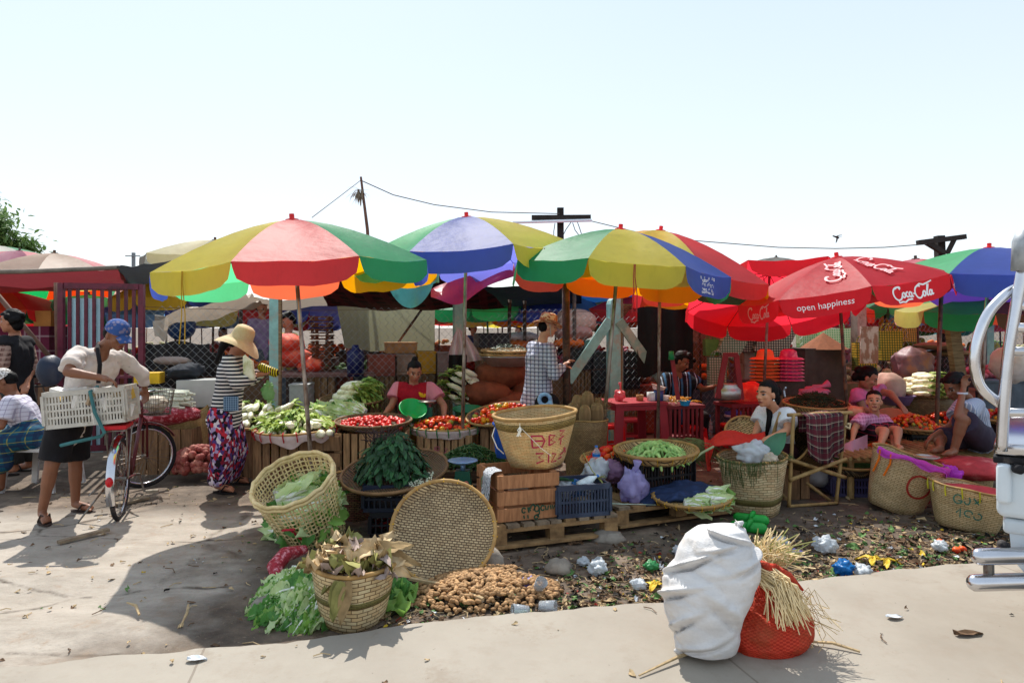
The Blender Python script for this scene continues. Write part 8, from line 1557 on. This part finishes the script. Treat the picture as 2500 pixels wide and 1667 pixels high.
bx(890,868,955,918,9.1,DK[2],'wooden_box','dark brown box beside the blue drum');bx(960,868,1005,915,9.3,M('box_tan','#8d7060',.8),'wooden_box','tan box behind the seller in the red vest');bx(1012,860,1055,912,9.4,M('box_mustard','#a8781c',.7),'wooden_box','mustard box behind the seller in the red vest');bx(1060,862,1098,915,9.4,M('box_mauve','#7d6660',.8),'wooden_box','mauve grey box right of the mustard one');bx(703,940,748,1000,8.6,M('foam_white'),'foam_box','white foam box standing below the plank table',rz=.1);bx(935,838,1010,862,10,M('board_tan','#a8784c',.8),'crate_board','pale wooden crate below the shade screen')
for x0,y0,x1,y1,lb in((1160,815,1236,848,'black plastic crate beyond the bunched pink cloth'),(1390,852,1440,905,'black plastic crate behind the long teal brace'),(1440,860,1482,960,'tall black plastic crate beside the teal post'),(1520,860,1556,950,'dark crate behind the pale green brace')):bx(x0,y0,x1,y1,9.9,BLKP,'plastic_box',lb,'crate')
for x,y,Y,s,m_,lb in((1275,822,11,(.3,.2,.08),SWM,'white sack lying far behind the checked shirt'),(1405,785,10.6,(.35,.25,.2),M('sack_rose'),'dusty rose sack behind the long teal brace'),(1400,812,10.5,(.32,.25,.14),M('sack_pinkgrey','#a07870',.8,.2,9,.3),'greyish pink sack under the rose one'),(1388,838,10.2,(.26,.2,.08),HEAP[3],'low heap of oranges beyond the checked shirt'),(1270,842,10.8,(.25,.2,.08),HEAP[3],'orange heap beyond the stacked bamboo trays'),(2290,845,10.2,(.4,.25,.06),M('mat_brown','#6d5540',.9),'rolled brown mats behind the pale concrete post'),(2320,862,10.3,(.4,.25,.05),M('mat_olive','#5c5034',.9),'rolled olive mats behind the pale concrete post'),(2468,890,9.4,(.25,.25,.26),SWM,'white bundle glimpsed through the steel ladder'),(1970,900,10,(.3,.3,.3),DK[1],'dark bundle behind the big herb tray')):ellsack(lb,P(x,y,Y),s,m_,.2,x)
def chk(key,c1,c2):return Mpattern(key,lambda m:plaid(m,lin(c1),[(.035,.5,lin(c2),.75,0)]),.5)
CB,CYG,CG,CW=chk('bag_check_black','#a8a48c','#1a1c1a'),chk('bag_check_gold','#b8902c','#2c4a24'),chk('bag_check_green','#4aa05c','#b8d0a8'),chk('bag_check_pale','#a8b8a0','#3a6a50')
def bagw(x,y,Y,w,h,m_,lb,tilt=0):
 c=P(x,y,Y);t=thing('woven_bag',lb,'bag',c,'woven shopping bags');Rt=Matrix.Rotation(tilt,3,'Y');mb=MB();vs=[c+Rt@V((sx*w*(.5 if tz else .44),sy*(.06 if tz else .09),h*tz))for tz in(0,1)for sx,sy in((-1,-1),(1,-1),(1,1),(-1,1))];mb.add(vs,[(3,2,1,0),(0,1,5,4),(1,2,6,5),(2,3,7,6),(3,0,4,7)]);mb.build('bag_body',m_,t);mb=MB()
 for s in(-1,1):mb.tube([c+Rt@V((w*.25*math.cos(a),s*.06,h+w*.32*math.sin(a)))for a in[math.pi*k/10 for k in range(11)]],.008,5)
 mb.build('handle',m_,t)
for a in((1815,860,9.9,.42,.5,CB,'black checked woven bag above the orange hats'),(1770,870,9.8,.34,.5,CW,'pale leaning woven bag beside the black checked ones',.5),(1870,870,9.8,.5,.55,CB,'big black checked bag behind the pink hats',.4),(1750,940,9.7,.26,.4,CW,'small pale woven bag with green handles'),(1735,868,9.9,.2,.24,M('bag_green','#4a7a34',.6),'plain green bag beside the pale leaning bag'),(2110,905,9.6,.3,.4,CYG,'gold checked bag hanging low by the grey post'),(2170,880,9.7,.34,.42,CYG,'gold and green checked bag beside the photo board'),(1985,850,10.5,.5,.3,CG,'bright green checked bag on the table behind the script umbrella'),(2040,850,10.3,.4,.3,CG,'bright green checked bag right of its twin'),(2195,835,11,.55,.22,CYG,'wide pale gold checked bag far right'),(1960,800,11.2,.4,.4,CYG,'gold checked bag hanging high behind the script umbrella'),(2085,795,10.8,.26,.3,chk('bag_check_pink','#b0608a','#5c3a6c'),'pink checked bag hanging beside the grey post')):bagw(*a)
c=P(2125,800,9.3);mb=MB();mb.box(P(2122,842,9.2),(.24,.02,.5));tag(mb.build('printed_board',Mpattern('board_print',lambda m:m.mix(m.ramp(m.noise(m.co(scale=(6,1,3)),2,4),[(.45,(0,0,0)),(.55,(1,1,1))]),lin('#8d6a58'),lin('#b8a89c'))),origin=c),'faded printed board hanging on the fence right of the grey post','board')
HP=[M('hat_orange','#d0703c',.8,.1,9,.2),M('hat_pink','#c04a78',.8,.35,20,.3,c2='#d8909c')]
for i in range(14):
 kx=i%2;n_=i//2;c=P(1868 if kx==0 else 1925,924-n_*8.5,9.05);mb=MB();mb.lathe([(.20,-.02),(.17,0),(.115,.008),(.108,.04),(.10,.085),(.06,.112),(.001,.115)],26,M4(c));tag(mb.build('sun_hat',HP[kx],origin=c,smooth=True),('orange' if kx==0 else 'pink')+' sun hat '+('on top of its stack' if n_==6 else 'lying in the stack under the '+('orange' if kx==0 else 'pink')+' top hat'),'hat',('orange' if kx==0 else 'pink')+' sun hats')
bx(1830,932,1965,965,9.0,DK[0],'display_table','dark table carrying the stacked sun hats','table');bx(1950,852,2062,980,9.7,DK[0],'dark_cabinet','dark cabinet with a pointed brown heap behind the herb tray','cabinet',under=False);c=P(2010,852,9.9);mb=MB();mb.lathe([(.34,0),(.001,.24)],14,M4(c));tag(mb.build('spice_heap',M('spice_brown','#7d4a2c',.9,.2,20,.3),origin=c),'pointed brown heap on top of the dark cabinet','heap')
bx(1690,805,1785,838,10.6,Mwood('plank_grey','#8d7d70','#5c5048'),'plank_counter','grey plank counter behind the black cloth','counter');basket('big orange brown hamper hanging behind the teal post',P(1532,800,11),P(1532,745,11),.15,.19,Mweave('weave_rust','#a8643c','#7d4428','#3c2014',.05,.02))
for x,y in((1282,800),(1405,800),(590,800),(865,800),(1240,800)):mb=MB();c=P(x,y,U(9.6,12));mb.tube([V((c.x,c.y,0)),V((c.x+U(-.04,.04),c.y,2.1))],.03,7);tag(mb.build('wooden_post',POLED,origin=c*V((1,1,0)),smooth=True),f'dark wooden post carrying tarps at the {"left" if x < 900 else "middle"} of the market','post','tarp posts')
c=P(1385,1000,7.95)*V((1,1,0));mb=MB();mb.tube([c,c+V((-.02,0,2.25))],.045,9);tag(mb.build('wooden_post',POLED,origin=c,smooth=True),'thick dark post right in front of the checked shirt wearer','post');c=P(2365,1000,8.6)*V((1,1,0));mb=MB();mb.beam(c,P(2320,765,8.5),.13,.11);tag(mb.build('leaning_beam',Mwood('old_plank'),origin=c),'weathered beam leaning toward the pale concrete post','beam');c=P(2282,1000,7.2)*V((1,1,0));mb=MB();mb.tube([c,P(2298,715,7.2)],.022,8);tag(mb.build('thin_pole',POLED,origin=c,smooth=True),'thin brown pole between the girl and the man at the right','pole');c=P(1640,1000,7.9)*V((1,1,0))
mb=MB();[mb.tube([P(1030,755,10.4),P(985,818,10.4),P(948,872,10.4)],.02,6)];tag(mb.build('slanting_stick',POLED,origin=P(985,818,10.4)),'slanting brown stick crossing the shade screen','stick')
# LITTER
LM=[M('bit_green','#4a6a34',.7,.4,30,0,rnd=0),M('bit_brown','#5c4632',.85,.4,30,0,rnd=0),M('bit_tan','#a08a68',.85,.3,30,0,rnd=0),M('bit_white','#b0b4b8',.5,.15,30,0,rnd=0),M('bit_yellow','#b89a20',.6,.3,30,0,rnd=0),M('bit_red','#8e2a20',.6,.3,30,0,rnd=0),M('bit_black','#1c1814',.9,.3,30,0,rnd=0)]
mb=MB()
def bit(x,y,w,sc=1.):
 z=ground_h(x,y)+.004 if y>edgeY(x)else .053
 k=RN.choices(range(7),w)[0];a=U(0,6.28);s=U(.006,.026)*(1.3 if k in(0,1,2)else .9)*sc
 if RN.random()<.22:mb.tube([(x,y,z+.004),(x+math.cos(a)*s*2.4,y+math.sin(a)*s*2.4,z+.008),(x+math.cos(a+.3)*s*4.5,y+math.sin(a+.3)*s*4.5,z+.004)],.0028,4,2 if RN.random()<.6 else 1)
 else:mb.leaf((x,y,z+U(0,.012)),(math.cos(a),math.sin(a),U(-.05,.25)),(G01(0,.3),G01(0,.3),1),s*1.7,s,.3,.7,k,3,2)
for i in range(5200):
 x=U(-.7,3.9);y=edgeY(x)+abs(G01(0,.55))+.02
 if y>6.4 or(y<4.6 and x<.1 and RN.random()<.4):continue
 bit(x,y,(4,8,3,1.2,.5,.5,8),1.6 if RN.random()<.12 else 1)
for i in range(500):x=U(-5,-.4);y=U(3.0,6.6);(bit(x,y,(.6,4,5,.5,.1,.1,1.5),.8)if y>edgeY(x)+.02 else None)
for i in range(60):x=U(-2.5,3);y=U(2.4,4);(bit(x,y,(.3,3,4,.3,0,0,1),.7)if y<edgeY(x)-.04 else None)
for i in range(350):x=U(-3.5,4.5);y=U(6,8.6);bit(x,y,(4,4,3,.6,.2,.2,2))
tag(mb.build('litter',LM,origin=(1,5,0)),'trampled leaves stalks and scraps strewn over the ground','litter',kind='stuff')
def bagl(x,y,s,mat,lb,sd=0):c=G(x,y,.03);crumple('litter_bag',lb,'bag',c+V((0,0,s*.3)),(s,s*.8,s*.6),mat,sd,.5)
bagl(1458,1392,.075,BAGM,'crumpled clear bag on the trash right of the grey stone',71);bagl(2015,1338,.085,BAGM,'round crumpled clear bag right of the straw',72);bagl(2060,1393,.075,BAGB,'crumpled blue plastic bag near the pavement edge',73);bagl(2105,1398,.06,BAGM,'flat white scrap of bag beside the blue one',74);bagl(1425,1375,.045,BAGM,'tiny clear bag beside the grey stone',75);bagl(2295,1338,.06,BAGM,'white torn bag in front of the squat basket',76);bagl(1660,1350,.06,BAGM,'whitish scrap beside the bulging white sack',77);bagl(1900,1330,.07,BAGM,'clear bag behind the straw tuft',78);bagl(1945,1355,.05,BAGV,'violet tinted scrap right of the straw',79);bagl(1290,1425,.05,BAGV,'violet scrap beside the brown pods',80);bagl(1560,1430,.05,BAGM,'clear wrapper left of the bulging white sack',81);bagl(1590,1385,.05,BAGG,'green wrapper left of the bulging white sack',82)
def cup(x,y,lb,lie):c=G(x,y,.04);mb=MB();mb.lathe([(.001,0),(.026,0),(.036,.09),(.034,.09),(.024,.004),(.001,.004)],18,M4(c,rmat(*lie)));tag(mb.build('plastic_cup',CLEAR,origin=c,smooth=True),lb,'cup')
cup(1318,1478,'clear plastic cup lying at the edge of the pods',(1.5,0,1.2));cup(1290,1490,'clear plastic cup tipped over beside its twin',(1.45,0,-1.3));cup(1310,1440,'crushed clear cup on the trash behind the pods',(.6,.4,0))
for x,y,m_,lb in((2165,1368,4,'yellow banana peel on the trash at the right'),(2130,1362,4,'small yellow peel beside the banana peel'),(1600,1425,4,'yellow scrap at the foot of the white sack')):mb=MB();[mb.leaf(G(x,y,.03),(math.cos(a),math.sin(a),.1),(0,0,1),.10,.04,.4,.4,m_,5,3)for a in(0,1.2,2.6,4.2)];tag(mb.build('peel',LM,origin=G(x,y,.03)),lb,'peel')
for i,(x,y)in enumerate(((2295,1323),(2335,1342),(2350,1340))):put('tomato',TME[1],G(x,y,.03),('lone tomato on the ground before the squat basket','squashed tomato near the pavement edge','small tomato beside the squashed one')[i],'tomato',None,1.1)
for p,q,lb in(((1560,1648),(1735,1578),'long dry stem lying in front of the white sack'),((1000,1412),(1180,1462),'split bamboo strip lying over the pods'),((310,1470),(340,1500),'short pale stick on the broken concrete'),((440,1530),(460,1475),'bent straw stalk in the umbrella shadow'),((1960,1565),(2100,1590),'thin wisp of straw on the pavement')):
 a,b=G(*p,.06),G(*q,.06);mb=MB();mb.tube([a,a.lerp(b,.5)+V((.01,.01,.012)),b],[.004,.008,.006]if 'strip' not in lb else .012,5);tag(mb.build('stick',LM[2],origin=a),lb,'stick')
for c_,sz,lb in((G(205,1310,.02),(.05,.34,.02),'weathered plank lying below the bicycle wheel'),(G(318,1225,.02),(.09,.30,.02),'pale board lying beside the rear wheel')):mb=MB();mb.box(c_+V((0,0,.008)),sz,rmat(.03,.02,-.6));tag(mb.build('loose_board',PAL2,origin=c_),lb,'board')
for x,y,lb in((2165,1507,'white paper scrap on the pavement right of the sacks'),(455,1610,'white paper scrap on the pavement at the lower left'),(2330,1548,'brown torn cardboard on the pavement')):mb=MB();mb.leaf(G(x,y,.058),(1,.15,.02),(0,0,1),.09 if 'brown' not in lb else .16,.05,.1,.3,3 if 'white' in lb else 1,4,3);tag(mb.build('paper_scrap',LM,origin=G(x,y,.058)),lb,'paper scrap')
bpy.data.scenes.remove(TMP)
